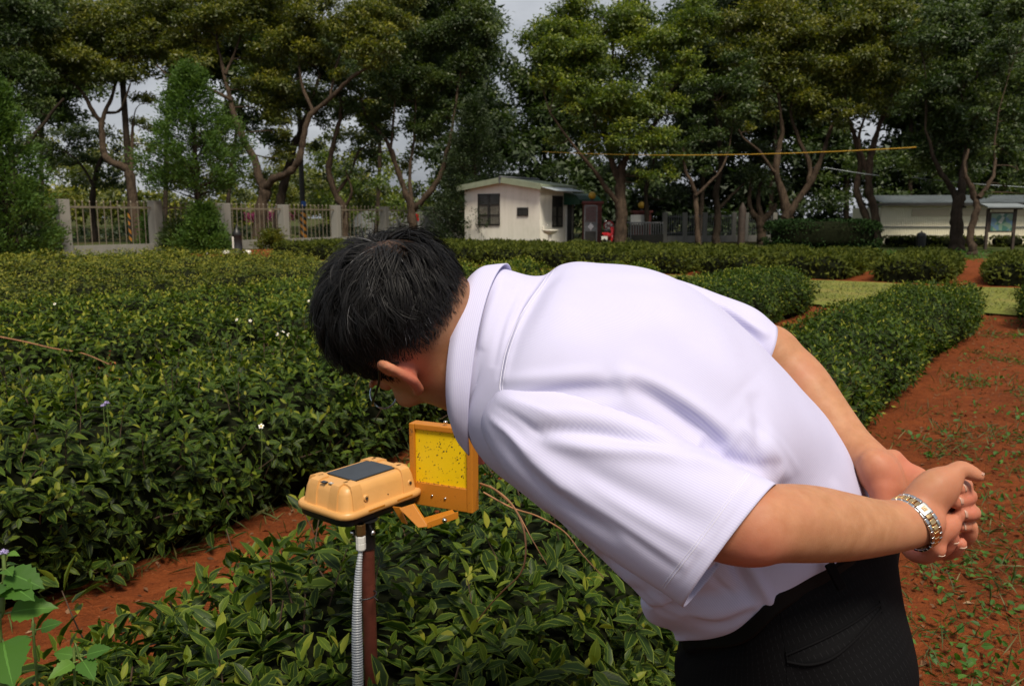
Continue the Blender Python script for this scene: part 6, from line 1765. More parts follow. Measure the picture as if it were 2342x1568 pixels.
    for mx, my, md in ((2176, 1116, 1.026), (2184, 1142, 1.030), (2184, 1168, 1.030), (2176, 1194, 1.024)):
        sd.cap(P(2112, 1180 + (my - 1150) * 0.3, 0.986), P(mx, my, md), 0.0135, 0.0105, 0.006)
    lfing = [
        [(2176, 1116, 1.026, 0.0105), (2202, 1108, 1.018, 0.0098), (2202, 1113, 0.998, 0.0092), (2192, 1117, 0.981, 0.0084)],
        [(2184, 1142, 1.030, 0.0105), (2212, 1135, 1.020, 0.0100), (2208, 1138, 0.994, 0.0097), (2184, 1146, 0.979, 0.0088)],
        [(2184, 1168, 1.030, 0.0102), (2222, 1171, 1.018, 0.0092), (2217, 1174, 0.996, 0.0088), (2196, 1175, 0.983, 0.0079)],
        [(2176, 1194, 1.024, 0.0092), (2208, 1198, 1.018, 0.0078), (2206, 1202, 1.003, 0.0072), (2196, 1203, 0.994, 0.0064)],
    ]
    for f in lfing: sd.chain([(P(a, b, c), r_) for a, b, c, r_ in f], 0.002)
    V, Q = sd.mesh()
    # even out the limbs; leave head and hands crisp
    wgt = np.ones(len(V))
    for c_, r_ in ((Hd(0, 0, 0.02), 0.14), (P(2150, 1170, 0.99), 0.085), (P(2060, 1120, 1.07), 0.07)):
        wgt *= np.clip((np.linalg.norm(V - c_, axis=1) - r_) / 0.03, 0, 1)
    E = np.concatenate([Q[:, [0, 1]], Q[:, [1, 2]], Q[:, [2, 3]], Q[:, [3, 0]]])
    deg = np.bincount(E.ravel(), minlength=len(V)).astype(float)
    for _ in range(14):
        acc = np.stack([np.bincount(E[:, 0], V[E[:, 1], j], len(V)) + np.bincount(E[:, 1], V[E[:, 0], j], len(V)) for j in range(3)], -1) / deg[:, None]
        V = V + (acc - V) * (0.6 * wgt)[:, None]
    # colour marks of the skin itself: flushed palms, ears, elbow; stubble below the hairline
    def near(c, r_): return np.exp(-((np.linalg.norm(V - c, axis=1) / r_) ** 2))
    fl = 0.9 * near(P(1716, 1240, 0.832), 0.034)
    for s in (1, -1): fl = np.maximum(fl, 0.95 * near(Hd(0.090 * s, -0.008, 0.008), 0.034))
    for c, r_, a in ((P(2020, 1120, 1.06), 0.05, 0.55), (P(2150, 1250, 1.0), 0.055, 0.75), (P(2205, 1150, 0.99), 0.04, 0.7), (P(2150, 1200, 0.97), 0.04, 0.5), (P(2075, 1070, 1.09), 0.03, 0.6)): fl = np.maximum(fl, a * near(c, r_))
    q = (V - EAR) @ HA.T
    hl_line = np.interp(q[:, 1], [-0.12, -0.085, -0.05, -0.02, 0.012, 0.03, 0.06, 0.10], [0.004, 0.006, 0.020, 0.042, 0.052, 0.020, 0.055, 0.075])
    dh = q[:, 2] - hl_line
    inhead = np.linalg.norm((q - V3(0, -0.004, 0.03)) / V3(0.1, 0.12, 0.125), axis=1) < 1.1
    stub = np.where(inhead, np.clip((dh + 0.045) / 0.045, 0, 1) ** 1.2 * 0.86, 0)
    back = np.clip((0.02 - q[:, 1]) / 0.04, 0, 1)
    ear_ = np.abs(q[:, 0]) > 0.0815
    stub = np.where(dh > 0, np.where(inhead, 0.92, 0), stub * back) * ~ear_
    body = place('body', mesh_np('body', V, Q, attrs={'flush': fl, 'stubble': stub}), man, M['skin'])
    # ---- nails
    def nail(tip, base, nrm, w, rad_=0.0080):
        """tip, base: points of the last finger bone; nrm: outward side of the nail"""
        d = norm(tip - base); n_ = norm(nrm - d * (nrm @ d)); s_ = np.cross(d, n_)
        G_ = []
        for x in np.linspace(-0.0085, 0.0020, 6):
            row = []
            for y in np.linspace(-1, 1, 7):
                ww = w * (1 if x < 0.0005 else 0.93)
                row.append(tip + d * (x + 0.001 * (1 - y * y)) + s_ * (y * ww) + n_ * (rad_ - 0.36 * (y * ww) ** 2 / w - 0.0003 * (x > 0) ))
            G_.append(row)
        G_ = np.array(G_)
        o = place('fingernail', mesh_np('fingernail', np.concatenate([G_[:5], [G_[4] * 0.2 + G_[5] * 0.8]]).reshape(-1, 3), grid_faces(6, 7, False)), body, M['nail'])
        o.modifiers.new('t', 'SOLIDIFY').thickness = 0.0006
        e_ = place('nail_edge', mesh_np('nail_edge', np.array([G_[4] * 0.2 + G_[5] * 0.8, G_[5]]).reshape(-1, 3), grid_faces(2, 7, False)), o, M['nail_tip'])
        e_.modifiers.new('t', 'SOLIDIFY').thickness = 0.0006
    for f in lfing:
        a, b_ = P(*f[-1][:3]), P(*f[-2][:3])
        nail(a, b_, -FWD * 0.9 + UP * 0.25, 0.0056, f[-1][3] + 0.0002)
    nail(P(2239, 1089, 0.974), P(2222, 1082, 0.976), UP * 0.9 - FWD * 0.15, 0.0056, 0.0064)
    for f in rfing[:3]:
        a, b_ = P(*f[-1][:3]), P(*f[-2][:3])
        nail(a, b_, -UP * 0.75 - FWD * 0.5 + RIGHT * 0.2, 0.0054, f[-1][3] + 0.0002)
    # ================= shirt
    def oval(c, Sx, Bx, b_, a_b, a_f, m=256, e=0.88):
        """loop round the trunk: angle 0 = his left (near) side, 90 = back"""
        an = np.arange(m) * 2 * math.pi / m
        cs, sn = np.cos(an), np.sin(an)
        ca = np.sign(cs) * np.abs(cs) ** e; sa = np.sign(sn) * np.abs(sn) ** e
        return c - Sx * (ca * b_)[:, None] + Bx * (sa * np.where(sn > 0, a_b, a_f))[:, None]
    rings = []
    cc = P(1070, 800, 1.046)
    Uc = P(1083, 626, 1.052) - cc
    Wc = P(1024, 836, 0.957) - cc
    base_dir = norm(cam_vec(0.93, -0.10, 0.1))
    a96 = np.arange(256) * 2 * math.pi / 256
    nk = np.cos(a96)[:, None] * Wc + np.sin(a96)[:, None] * Uc
    rings.append(cc + nk * 0.93 + base_dir * 0.012)
    rings.append(cc + nk * 1.10 + base_dir * 0.036)
    st = [((1180, 618), (1112, 950), 1.064, 0.66), ((1250, 588), (1118, 1012), 1.060, 0.68), ((1340, 590), (1140, 1072), 1.060, 0.70), ((1470, 606), (1212, 1140), 1.065, 0.74), ((1600, 668), (1275, 1195), 1.07, 0.77),
          ((1690, 738), (1345, 1262), 1.075, 0.79), ((1790, 838), (1418, 1332), 1.085, 0.81)]
    for Bq, Fq, d, ra in st:
        Bp_, Fp_ = P(*Bq, d), P(*Fq, d)
        ph = norm(Bp_ - Fp_); hw = np.linalg.norm(Bp_ - Fp_) / 2
        b_ = hw / math.sqrt((S_ @ ph) ** 2 + (ra * (B_ @ ph)) ** 2)
        cxy = (np.array(Bq, float) + np.array(Fq, float)) / 2
        q = np.array(Bq, float) - np.array(Fq, float); ql = np.linalg.norm(q); q = q / ql
        for _ in range(10):          # adjust until the outline as seen spans the wanted edge points
            rg = oval(P(*cxy, d), S_, B_, b_, b_ * ra, b_ * ra)
            x_, y_, _d = proj_many(rg)
            e = (x_ - Fq[0]) * q[0] + (y_ - Fq[1]) * q[1]
            cxy -= q * ((e.max() + e.min()) / 2 - ql / 2)
            b_ *= ql / (e.max() - e.min())
        rings.append(rg)
    # the blousing bottom edge: a loop of its own through (angle, point)
    def loop(ctrl, m=256):
        pts = np.array([c for _, c in ctrl]); n_ = len(pts)
        big = smooth_path(np.concatenate([pts[-2:], pts, pts[:3]]), 24)
        ang = np.array([a for a, _ in ctrl]); ang = np.concatenate([ang[-2:] - 360, ang, ang[:3] + 360])
        ag = smooth_path(ang[:, None], 24)[:, 0]
        tg = np.arange(m) * 360.0 / m
        return np.stack([np.interp(tg, ag, big[:, i]) for i in range(3)], -1)
    low = loop([(0, P(1765, 1330, 0.955)), (35, P(1868, 1285, 0.985)), (65, P(1945, 1215, 1.03)), (90, P(1978, 1120, 1.11)), (130, P(1960, 1120, 1.25)), (180, P(1840, 1200, 1.34)), (225, P(1640, 1340, 1.29)), (270, P(1538, 1430, 1.16)), (300, P(1572, 1440, 1.06)), (330, P(1668, 1420, 0.985))])
    mid_ = loop([(0, P(1640, 1230, 0.935)), (35, P(1790, 1180, 0.965)), (65, P(1885, 1070, 1.01)), (90, P(1915, 995, 1.09)), (130, P(1880, 980, 1.23)), (180, P(1730, 1060, 1.31)), (225, P(1560, 1240, 1.27)), (270, P(1482, 1392, 1.14)), (300, P(1500, 1400, 1.05)), (330, P(1560, 1345, 0.965))])
    hem = loop([(0, P(1778, 1372, 0.965)), (35, P(1880, 1309, 1.00)), (65, P(1955, 1268, 1.045)), (90, P(1990, 1235, 1.12)), (130, P(1965, 1220, 1.24)), (180, P(1850, 1270, 1.31)), (225, P(1650, 1390, 1.27)), (270, P(1548, 1457, 1.16)), (300, P(1600, 1461, 1.07)), (330, P(1697, 1440, 1.0))])
    cen = hem.mean(0)
    rings += [mid_, low, hem, cen + (hem - cen) * 0.93 + UP * 0.004, cen + (hem - cen) * 0.86 + UP * 0.02]
    Gt = resample_loft(rings, 16)
    folds = [([(1440, 872), (1520, 920), (1600, 985), (1660, 1030)], 26, -0.012), ([(1400, 850), (1500, 885), (1600, 945), (1690, 1010)], 20, 0.008),
             ([(1600, 1020), (1690, 1060), (1780, 1085)], 26, -0.011), ([(1690, 960), (1760, 1030), (1800, 1100)], 20, 0.006), ([(1720, 900), (1740, 980), (1730, 1050)], 18, -0.005),
             ([(1250, 930), (1340, 905), (1430, 895)], 20, -0.007), ([(1150, 870), (1260, 862), (1380, 850)], 16, 0.004), ([(1180, 915), (1300, 890), (1420, 880)], 12, -0.005),
             ([(1360, 1270), (1450, 1330), (1560, 1365), (1700, 1352)], 24, -0.009), ([(1420, 1335), (1520, 1392), (1640, 1400), (1740, 1370)], 22, 0.006), ([(1700, 1270), (1735, 1330), (1768, 1390)], 13, 0.007), ([(1660, 1260), (1690, 1320), (1720, 1385)], 16, -0.010),
             ([(1240, 1180), (1330, 1200), (1440, 1260)], 14, -0.009), ([(1280, 1230), (1390, 1300), (1480, 1340)], 14, 0.007), ([(1320, 1240), (1420, 1290), (1540, 1320)], 11, -0.006),
             ([(1560, 1410), (1640, 1430), (1730, 1395)], 9, -0.006), ([(1840, 1180), (1880, 1240), (1900, 1290)], 10, -0.005), ([(1900, 1100), (1940, 1170), (1960, 1240)], 11, 0.004), ([(1870, 1150), (1925, 1200), (1945, 1255)], 8, -0.004),
             ([(1290, 598), (1235, 660), (1180, 760), (1148, 880)], 7, 0.0045), ([(1272, 600), (1218, 660), (1166, 755), (1136, 870)], 6, -0.003),
             ([(1150, 640), (1120, 720), (1100, 800)], 12, 0.004), ([(1190, 640), (1150, 740), (1128, 840)], 10, -0.003),
             ([(1690, 950), (1745, 1000), (1790, 1070)], 7, -0.0022), ([(1705, 935), (1775, 1000), (1830, 1080)], 7, 0.002), ([(1700, 975), (1735, 1030), (1765, 1100)], 7, 0.0022), ([(1650, 1040), (1720, 1058), (1800, 1060)], 8, -0.0025), ([(1540, 930), (1610, 980), (1660, 1030)], 8, -0.003), ([(1640, 1262), (1665, 1300), (1700, 1345)], 7, 0.003), ([(1610, 1290), (1640, 1330), (1690, 1370)], 7, -0.003), ([(1480, 1330), (1560, 1372), (1650, 1380)], 8, 0.003), ([(1440, 1330), (1500, 1390), (1580, 1425)], 8, -0.003), ([(1850, 1150), (1880, 1200), (1890, 1250)], 7, 0.0025), ([(1110, 660), (1090, 740), (1082, 820)], 7, -0.002), ([(1210, 650), (1180, 730), (1160, 810)], 6, -0.0018),
             ([(1500, 700), (1600, 780), (1700, 880)], 60, 0.004), ([(1450, 760), (1560, 830), (1680, 940)], 40, -0.003)]
    uvt = arc_uv(Gt)
    shirt, _ = cloth_obj('shirt', Gt, man, 'shirt', folds, flip=False, micro=0.0014, seed=2.0, uv=uvt)
    # near sleeve
    hdir = norm(P(1775, 1105, 0.86) - P(1565, 1385, 0.86))
    sl = [(1160, 905, 1.055, 40, 0.030), (1168, 922, 0.972, 92, 0.058), (1243, 983, 0.928, 128, 0.066), (1322, 1038, 0.908, 142, 0.067), (1400, 1090, 0.895, 150, 0.066), (1480, 1138, 0.882, 160, 0.066), (1560, 1185, 0.87, 168, 0.065), (1620, 1217, 0.862, 172, 0.064), (1670, 1245, 0.856, 175.5, 0.063)]
    def sleeve_rings(sl, hd, m=144, e=0.95, inner=0.02):
        ax = norm(P(*sl[-1][:3]) - P(*sl[1][:3]))
        nd = norm(np.cross(ax, hd)); nd = nd if nd @ FWD < 0 else -nd        # towards us
        an = np.arange(m) * 2 * math.pi / m
        cs, sn = np.cos(an), np.sin(an)
        R = []
        for px, py, d, hw, th in sl:
            c = P(px, py, d); h_ = hw * d / FPX
            ca = np.sign(cs) * np.abs(cs) ** e; sa = np.sign(sn) * np.abs(sn) ** e
            R.append(c + hd * (ca * h_)[:, None] + nd * (sa * th * (1.0 if True else 1))[:, None])
        return R, nd, ax
    R, nd, ax = sleeve_rings(sl, hdir)
    Gs = resample_loft(R, 8)
    sf = [([(1130, 900), (1210, 940), (1340, 950), (1470, 985), (1560, 1030)], 26, 0.011), ([(1200, 985), (1350, 985), (1480, 1010), (1590, 1042)], 15, -0.009),
          ([(1240, 1010), (1400, 1030), (1540, 1040), (1690, 1075)], 16, 0.008), ([(1160, 960), (1290, 1050), (1450, 1130), (1640, 1210)], 30, -0.007), ([(1140, 975), (1260, 1090), (1400, 1190), (1580, 1300)], 22, 0.006),
          ([(1130, 990), (1250, 1120), (1420, 1240)], 16, -0.006), ([(1320, 1090), (1450, 1170), (1620, 1262)], 18, 0.004), ([(1280, 1120), (1420, 1215), (1560, 1310)], 12, -0.004),
          ([(1118, 955), (1160, 985), (1210, 1040)], 8, 0.004), ([(1135, 930), (1185, 955), (1245, 1000)], 7, -0.003), ([(1155, 910), (1205, 925), (1275, 950)], 7, 0.003),
          ([(1745, 1085), (1690, 1160), (1620, 1250), (1545, 1345)], 3.5, -0.0022)]
    sf = [(p_, w_, a_ * 0.72) for p_, w_, a_ in sf]
    sleeve, _ = cloth_obj('sleeve', Gs, shirt, 'shirt', sf, flip=True, micro=0.0012, seed=5.0, thick=0.0014, seam=0.7)
    # turned-up hem band at the sleeve's end, a hair proud of the cloth
    def hem_band(Gs, k0, parent):
        Gb = Gs[k0:].copy()
        c = Gb.mean(1, keepdims=True)
        Gb = c + (Gb - c) * (1 + 0.0016 / 0.06)
        Gb = np.concatenate([Gb, (Gb[-1:] - c[-1:]) * 0.975 + c[-1:]])
        return Gb
    # far sleeve
    hd2 = norm(P(1768, 752, 1.23) - P(1742, 822, 1.23))
    sl2 = [(1330, 690, 1.24, 70, 0.06), (1400, 695, 1.255, 84, 0.062), (1500, 716, 1.255, 86, 0.064), (1600, 752, 1.25, 88, 0.062), (1690, 782, 1.243, 84, 0.060), (1748, 806, 1.235, 66, 0.055)]
    R2, nd2, ax2 = sleeve_rings(sl2, hd2)
    Gs2 = resample_loft(R2, 8)
    sleeve2, _ = cloth_obj('sleeve', Gs2, shirt, 'shirt', [([(1600, 690), (1680, 735), (1745, 790)], 9, -0.006), ([(1640, 690), (1700, 735), (1760, 770)], 8, 0.005)], flip=True, micro=0.001, seed=7.0, seam=0.7)
    # collar: stand, fold and leaf, open at the throat
    def collar_part(a0, a1, n_, near_side):
        an = np.radians(np.linspace(a0, a1, n_)); dg = np.degrees(an)
        fold_r = cc + np.cos(an)[:, None] * Wc + np.sin(an)[:, None] * Uc
        out = norm(fold_r - cc)
        wleaf = np.interp(dg, [-70, -55, 0, 45, 90, 150, 200, 240], [0.019, 0.023, 0.031, 0.036, 0.040, 0.038, 0.036, 0.03])
        drop = np.interp(dg, [-70, -55, -30, 10, 190, 215, 240], [0.022, 0.018, 0.006, 0, 0, 0.01, 0.02])
        leaf_e = fold_r + base_dir * wleaf[:, None] + out * (0.010 + 0.006 * np.maximum(0, np.sin(an)))[:, None] - UP * drop[:, None]
        return fold_r, out, leaf_e
    fold_r, out, leaf_e = collar_part(-64, 238, 97, True)
    Gc = [fold_r * 0.5 + (cc + (fold_r - cc) * 0.90) * 0.5 + base_dir * 0.034, cc + (fold_r - cc) * 0.93 + base_dir * 0.012, cc + (fold_r - cc) * 0.965 + base_dir * 0.001, fold_r + base_dir * 0.0015, fold_r * 0.7 + leaf_e * 0.3 + out * 0.0045, fold_r * 0.35 + leaf_e * 0.65 + out * 0.003, leaf_e]
    Gc = resample_loft(Gc, 5)
    k, m_ = Gc.shape[:2]
    Lc = np.concatenate([[0], np.cumsum(np.linalg.norm(np.diff(Gc[k // 2], axis=0), axis=1))]); Lr = np.linspace(0, 0.08, k)
    uvc = np.stack([np.tile(Lr[:, None], (1, m_)), np.tile(Lc, (k, 1))], -1).reshape(-1, 2)
    collar, _ = cloth_obj('collar', Gc, shirt, 'shirt', [], closed=False, thick=0.0018, micro=0.0008, seed=9.0, uv=uvc)
    # ================= trousers and belt
    def belt_loop(dz, k):
        c = hem.mean(0)
        return c + (hem - c) * k + Tp * dz
    hip = []
    for (px, py, d, b_, a_b, a_f) in [(1822, 1435, 1.15, 0.190, 0.140, 0.155), (1812, 1500, 1.155, 0.198, 0.152, 0.160), (1800, 1570, 1.16, 0.200, 0.150, 0.155), (1792, 1640, 1.165, 0.196, 0.135, 0.145)]:
        hip.append(oval(P(px, py, d), Sp, Bp, b_, a_b, a_f, e=0.85))
    top = loop([(0, P(1778, 1385, 0.968)), (35, P(1884, 1322, 1.00)), (65, P(1968, 1276, 1.04)), (90, P(2052, 1262, 1.13)), (130, P(2030, 1245, 1.27)), (180, P(1850, 1270, 1.335)), (225, P(1650, 1390, 1.30)), (270, P(1558, 1462, 1.17)), (300, P(1604, 1470, 1.075)), (330, P(1700, 1452, 0.995))])
    ct = top.mean(0)
    Gtr = resample_loft([ct + (top - ct) * 0.90 - Tp * 0.002, ct + (top - ct) * 0.992 - Tp * 0.006, ct + (top - ct) * 1.004 - Tp * 0.001, top * 0.55 + hip[0] * 0.45 + Tp * 0.004] + hip, 10)
    Ltr = np.arange(96) / 96 * 1.06
    tf = [([(1560, 1500), (1620, 1500), (1700, 1470)], 16, -0.007), ([(1540, 1540), (1560, 1500), (1600, 1475)], 12, 0.005), ([(1810, 1520), (1890, 1500), (1960, 1455), (2010, 1400)], 16, 0.004)]
    trousers, _ = cloth_obj('trousers', Gtr, man, 'trousers', tf, flip=False, micro=0.0016, seed=11.0, thick=0.0016)
    # hip pocket: two welts round a slit, and the side seam, laid on the cloth
    from mathutils.bvhtree import BVHTree
    def surf(o):
        me = o.data
        return BVHTree.FromPolygons([v.co.copy() for v in me.vertices], [tuple(p.vertices) for p in me.polygons])
    tb = surf(trousers)
    def on_cloth(px, py, lift, tree=None):
        r = norm(FWD + (px - CX) / FPX * RIGHT + (CY - py) / FPX * UP)
        h = (tree or tb).ray_cast(Vector(C0), Vector(r))
        return np.array(h[0]) - r * lift if h[0] is not None else P(px, py, 1.0)
    tsh, tsl = surf(shirt), surf(sleeve)
    def seam(pts, tree, parent, r_=0.00055, lift=0.0002):
        p = [on_cloth(*q, lift, tree) for q in smooth_path(pts, 6)]
        ok_ = [i for i, q in enumerate(p) if abs(np.linalg.norm(q - p[-1])) < 0.30 and abs((q - C0) @ FWD - 1.0) > 1e-6 or i == len(p) - 1]
        p = [p[i] for i in ok_ if i >= len(p) - 1 or np.linalg.norm(p[i] - p[min(i + 1, len(p) - 1)]) < 0.03]
        place('seam', MB().tube(p, r_, 5, True).mesh('seam', True), parent, M['shirt_plain'])
    yk = [(1262, 614), (1240, 648), (1190, 722), (1158, 800), (1144, 870), (1143, 893)]
    seam(yk, tsh, shirt, 0.0006); seam([(x + 6, y + 2) for x, y in yk], tsh, shirt, 0.00035)
    seam([(1722, 1072), (1672, 1140), (1612, 1222), (1552, 1300), (1518, 1345)], tsl, sleeve, 0.0005)
    seam([(1716, 1070), (1666, 1137), (1606, 1219), (1546, 1297), (1513, 1341)], tsl, sleeve, 0.0004)
    def both(px, py, lift):
        r = norm(FWD + (px - CX) / FPX * RIGHT + (CY - py) / FPX * UP)
        hs = [t_.ray_cast(Vector(C0), Vector(r)) for t_ in (tsh, tsl)]
        hs = [h for h in hs if h[0] is not None]
        return np.array(min(hs, key=lambda h: h[3])[0]) - r * lift
    up_l = [on_cloth(*q, 0.0012) for q in smooth_path([(1797, 1497), (1880, 1461), (1950, 1424), (2012, 1381)], 6)]
    dn_l = [on_cloth(*q, 0.0016) for q in smooth_path([(1799, 1512), (1850, 1519), (1905, 1502), (1965, 1452), (2014, 1394)], 5)]
    pk = MB().tube(up_l, 0.0016, 6).tube(dn_l, 0.0018, 6)
    pk.tube([on_cloth(1797, 1488, 0.001), on_cloth(1801, 1520, 0.001)], 0.0013, 5).tube([on_cloth(2011, 1372, 0.001), on_cloth(2016, 1400, 0.001)], 0.0013, 5)
    pk.build('pocket_welt', M['trousers'], trousers, True)
    MB().tube([on_cloth(*q, -0.0001) for q in smooth_path([(1783, 1398), (1789, 1450), (1797, 1500), (1800, 1560)], 4)], 0.0006, 5).build('side_seam', M['trousers'], trousers, True)
    # legs of the trousers down to the shoes
    for s in (-1, 1):
        hp = pelvis + Sp * 0.095 * s - UP * 0.12
        pts = smooth_path([hp + UP * 0.03, V3(hp[0] - 0.03, hp[1], 0.62), V3(hp[0] - 0.03, hp[1], 0.36), V3(hp[0] + 0.01, hp[1], 0.11)], 6)
        o = place('trouser_leg', MB().rings(tube_rings(pts, np.interp(np.linspace(0, 1, len(pts)), [0, .3, 1], [0.105, 0.098, 0.085]), 28), False).mesh('trouser_leg', True), trousers, M['trousers'])
        ft = V3(hp[0], hp[1], 0.06); fw = norm(V3(-0.97, 0.22, 0))
        mb = MB(); R = []
        for x, w_, h_ in ((-0.07, 0.02, 0.05), (-0.06, 0.035, 0.075), (0.02, 0.042, 0.09), (0.10, 0.047, 0.065), (0.17, 0.042, 0.045), (0.205, 0.02, 0.025)):
            a = np.arange(16) * 2 * math.pi / 16
            R.append(ft + fw * x + np.cross(fw, V3(0, 0, 1)) * (np.cos(a) * w_)[:, None] + V3(0, 0, 1) * ((np.sin(a) * 0.5 + 0.5) * h_)[:, None])
        tag(mb.rings(R).build('shoe', M['belt'], man, True), None)
    # belt under the shirt's tucked edge, with its loop
    b0 = loop([(0, P(1778, 1378, 0.962)), (35, P(1882, 1312, 0.996)), (65, P(1958, 1269, 1.034)), (90, P(2035, 1250, 1.12)), (130, P(2020, 1235, 1.265)), (180, P(1850, 1262, 1.33)), (225, P(1650, 1382, 1.295)), (270, P(1558, 1455, 1.165)), (300, P(1604, 1462, 1.07)), (330, P(1700, 1445, 0.988))])
    cb = b0.mean(0)
    Gb = resample_loft([cb + (b0 - cb) * 0.975 - Tp * 0.010, cb + (b0 - cb) * 0.998 - Tp * 0.010, cb + (b0 - cb) * 1.000 + Tp * 0.002, cb + (b0 - cb) * 1.002 + Tp * 0.012, cb + (b0 - cb) * 0.975 + Tp * 0.013], 3)
    belt, _ = cloth_obj('belt', Gb, trousers, 'belt', [], flip=False, micro=0.0004, thick=0)
    bl = MB()
    p0 = P(1898, 1302, 0.982)
    dn = norm(P(1915, 1335, 0.985) - p0); sd_ = norm(P(1920, 1290, 0.988) - p0); on = norm(np.cross(dn, sd_)); on = on if on @ FWD < 0 else -on
    bl.box(p0 + dn * 0.008 + on * 0.004, (0.013, 0.036, 0.005), (sd_, dn, on))
    bl.build('belt_loop', M['trousers'], trousers, bevel=0.0015)
    # ================= hair
    rh = np.random.default_rng(12)
    hc = Hd(0, -0.004, 0.045); hr = V3(0.081, 0.101, 0.090)
    WH = norm(V3(-0.026, -0.078, 0.056) / hr)            # the whorl, towards the back of the crown
    def hairline(f): return np.interp(f, [-0.12, -0.085, -0.05, -0.02, 0.012, 0.03, 0.06, 0.10], [0.004, 0.006, 0.020, 0.042, 0.052, 0.020, 0.055, 0.075])
    grav = HA @ V3(0, 0, -1)
    def strands(n_, short):
        d = rand_dirs(n_ * 3, rh)
        p = d * hr; f = p[:, 1]; u = p[:, 2] + 0.045
        dh = u - hairline(f)
        if short: keep = (dh > -0.035) & (dh < 0.012) & (f < 0.03) & (rh.random(len(dh)) < np.clip((dh + 0.038) / 0.03, 0, 1))
        else:
            keep = dh > 0.0
            wd = np.linalg.norm(d - WH, axis=1)
            keep &= ~((wd < 0.42) & (rh.random(len(d)) < 0.80 - 1.6 * wd)) 
        p, d, dh = p[keep][:n_], d[keep][:n_], dh[keep][:n_]
        k = len(p)
        if short: L = np.clip(0.004 + 0.25 * (dh + 0.03), 0.003, 0.014) * rh.uniform(0.7, 1.2, k)
        else: L = np.clip(0.008 + 0.62 * dh, 0.007, 0.054) * rh.uniform(0.7, 1.15, k)
        nseg = 3 if short else 7
        pts = [p]
        fl = d - WH; fl = fl - d * np.sum(fl * d, -1, keepdims=True); fl = norm(fl)
        sw = np.cross(d, fl)
        # locks: neighbouring strands share a wander
        cell = np.floor(d * 9).astype(int); hsh = (cell[:, 0] * 73 + cell[:, 1] * 191 + cell[:, 2] * 37) % 997
        lock = np.random.default_rng(4).normal(size=(997, 3))[hsh]
        lift0 = (0.55 if not short else 0.9) + 0.25 * lock[:, 0] * (not short)
        fly = (rh.random(k) < 0.05).astype(float); rnd_ = rh.normal(size=(k, 3))
        lift0 = lift0 + 0.5 * fly * (not short)
        cur = p.copy()
        for i in range(nseg):
            nn = norm(cur / hr ** 2)
            back_dn = norm(V3(0, -0.35, -1.0)[None] - nn * (nn @ V3(0, -0.35, -1.0))[:, None])
            g_t = grav[None] - nn * (nn @ grav)[:, None]
            t_ = fl * 0.9 + sw * (0.25 + 0.9 * np.exp(-(np.linalg.norm(d - WH, axis=1) / 0.55) ** 2) + 0.45 * lock[:, 1])[:, None] + back_dn * np.clip(-p[:, 1] * 6 + 0.1, 0, 0.7)[:, None] + g_t * 0.35 + lock * 0.30 * (0.5 + i / nseg) + fly[:, None] * rnd_ * 0.6 + rh.normal(size=(k, 3)) * 0.07
            t_ = norm(t_ - nn * np.sum(t_ * nn, -1, keepdims=True))
            a_ = np.clip(lift0 * (1 - i / nseg * 1.35), -0.35, 1)
            cur = cur + norm(t_ + nn * a_[:, None]) * (L / nseg)[:, None]
            # stay outside the scalp
            q_ = np.linalg.norm(cur / hr, axis=1); cur = cur * np.maximum(1.0, (1.02 + 0.0) / q_)[:, None]
            pts.append(cur)
        return np.stack(pts, 1), k
    HV, HF, HG, n0 = [], [], [], 0
    for n_, short, wd_ in ((12500, False, 0.00062), (8000, True, 0.00036)):
        S3, k = strands(n_, short)
        W = EAR * 0 + hc + S3 @ HA                       # to world
        ns = W.shape[1]
        tg_ = norm(np.gradient(W, axis=1))
        nn = norm((S3 / hr ** 2) @ HA)
        sd_ = norm(np.cross(tg_, nn) + rh.normal(size=(k, 1, 3)) * 0.25)
        isg = rh.random(k) < (0.010 if not short else 0.010)
        wv = wd_ * np.linspace(1, 0.25, ns)[None, :, None] * rh.uniform(0.7, 1.3, (k, 1, 1)) * np.where(isg, 0.5, 1)[:, None, None]
        Vv = np.stack([W - sd_ * wv, W + sd_ * wv + nn * 0.0001], 2)
        idx = n0 + np.arange(k * ns * 2).reshape(k, ns, 2)
        HF.append(np.stack([idx[:, :-1, 0], idx[:, :-1, 1], idx[:, 1:, 1], idx[:, 1:, 0]], -1).reshape(-1, 4))
        HV.append(Vv.reshape(-1, 3)); n0 += k * ns * 2
        gr = np.where(isg, rh.uniform(0.25, 0.75, k), rh.uniform(0, 0.02, k))
        HG.append(np.repeat(gr, ns * 2))
    place('hair', mesh_np('hair', np.concatenate(HV), np.concatenate(HF), attrs={'grey': np.concatenate(HG)}), body, M['hair'])
    # ================= glasses
    gl = empty('glasses', Hd(0, 0.11, 0.01), 'thin rimmed glasses on the bending man\'s face', 'glasses')
    for s in (1, -1):
        a = np.arange(24) * 2 * math.pi / 24
        c = Hd(0.034 * s, 0.121, 0.006)
        loopv = [c + hl * (0.026 * math.cos(x)) + hu * (0.018 * math.sin(x)) - hf * (0.006 * s * math.cos(x)) for x in a]
        MB().tube(loopv + [loopv[0]], 0.0012, 6, False).build('rim', M['frame_silver'], gl, True)
        MB().tube(smooth_path([Hd(0.060 * s, 0.114, 0.012), Hd(0.078 * s, 0.085, 0.018), Hd(0.084 * s, 0.03, 0.026), Hd(0.0835 * s, 0.002, 0.034), Hd(0.083 * s, -0.022, 0.020)], 4), 0.0018, 6).build('temple', M['frame_dark'], gl, True)
    MB().tube([Hd(0.010, 0.122, 0.010), Hd(0, 0.125, 0.013), Hd(-0.010, 0.122, 0.010)], 0.0012, 6).build('bridge', M['frame_silver'], gl, True)
    # ================= wrist watch
    wc = P(2086, 1194, 0.963); wax = cam_vec(0.82, 0.38, 0.30)
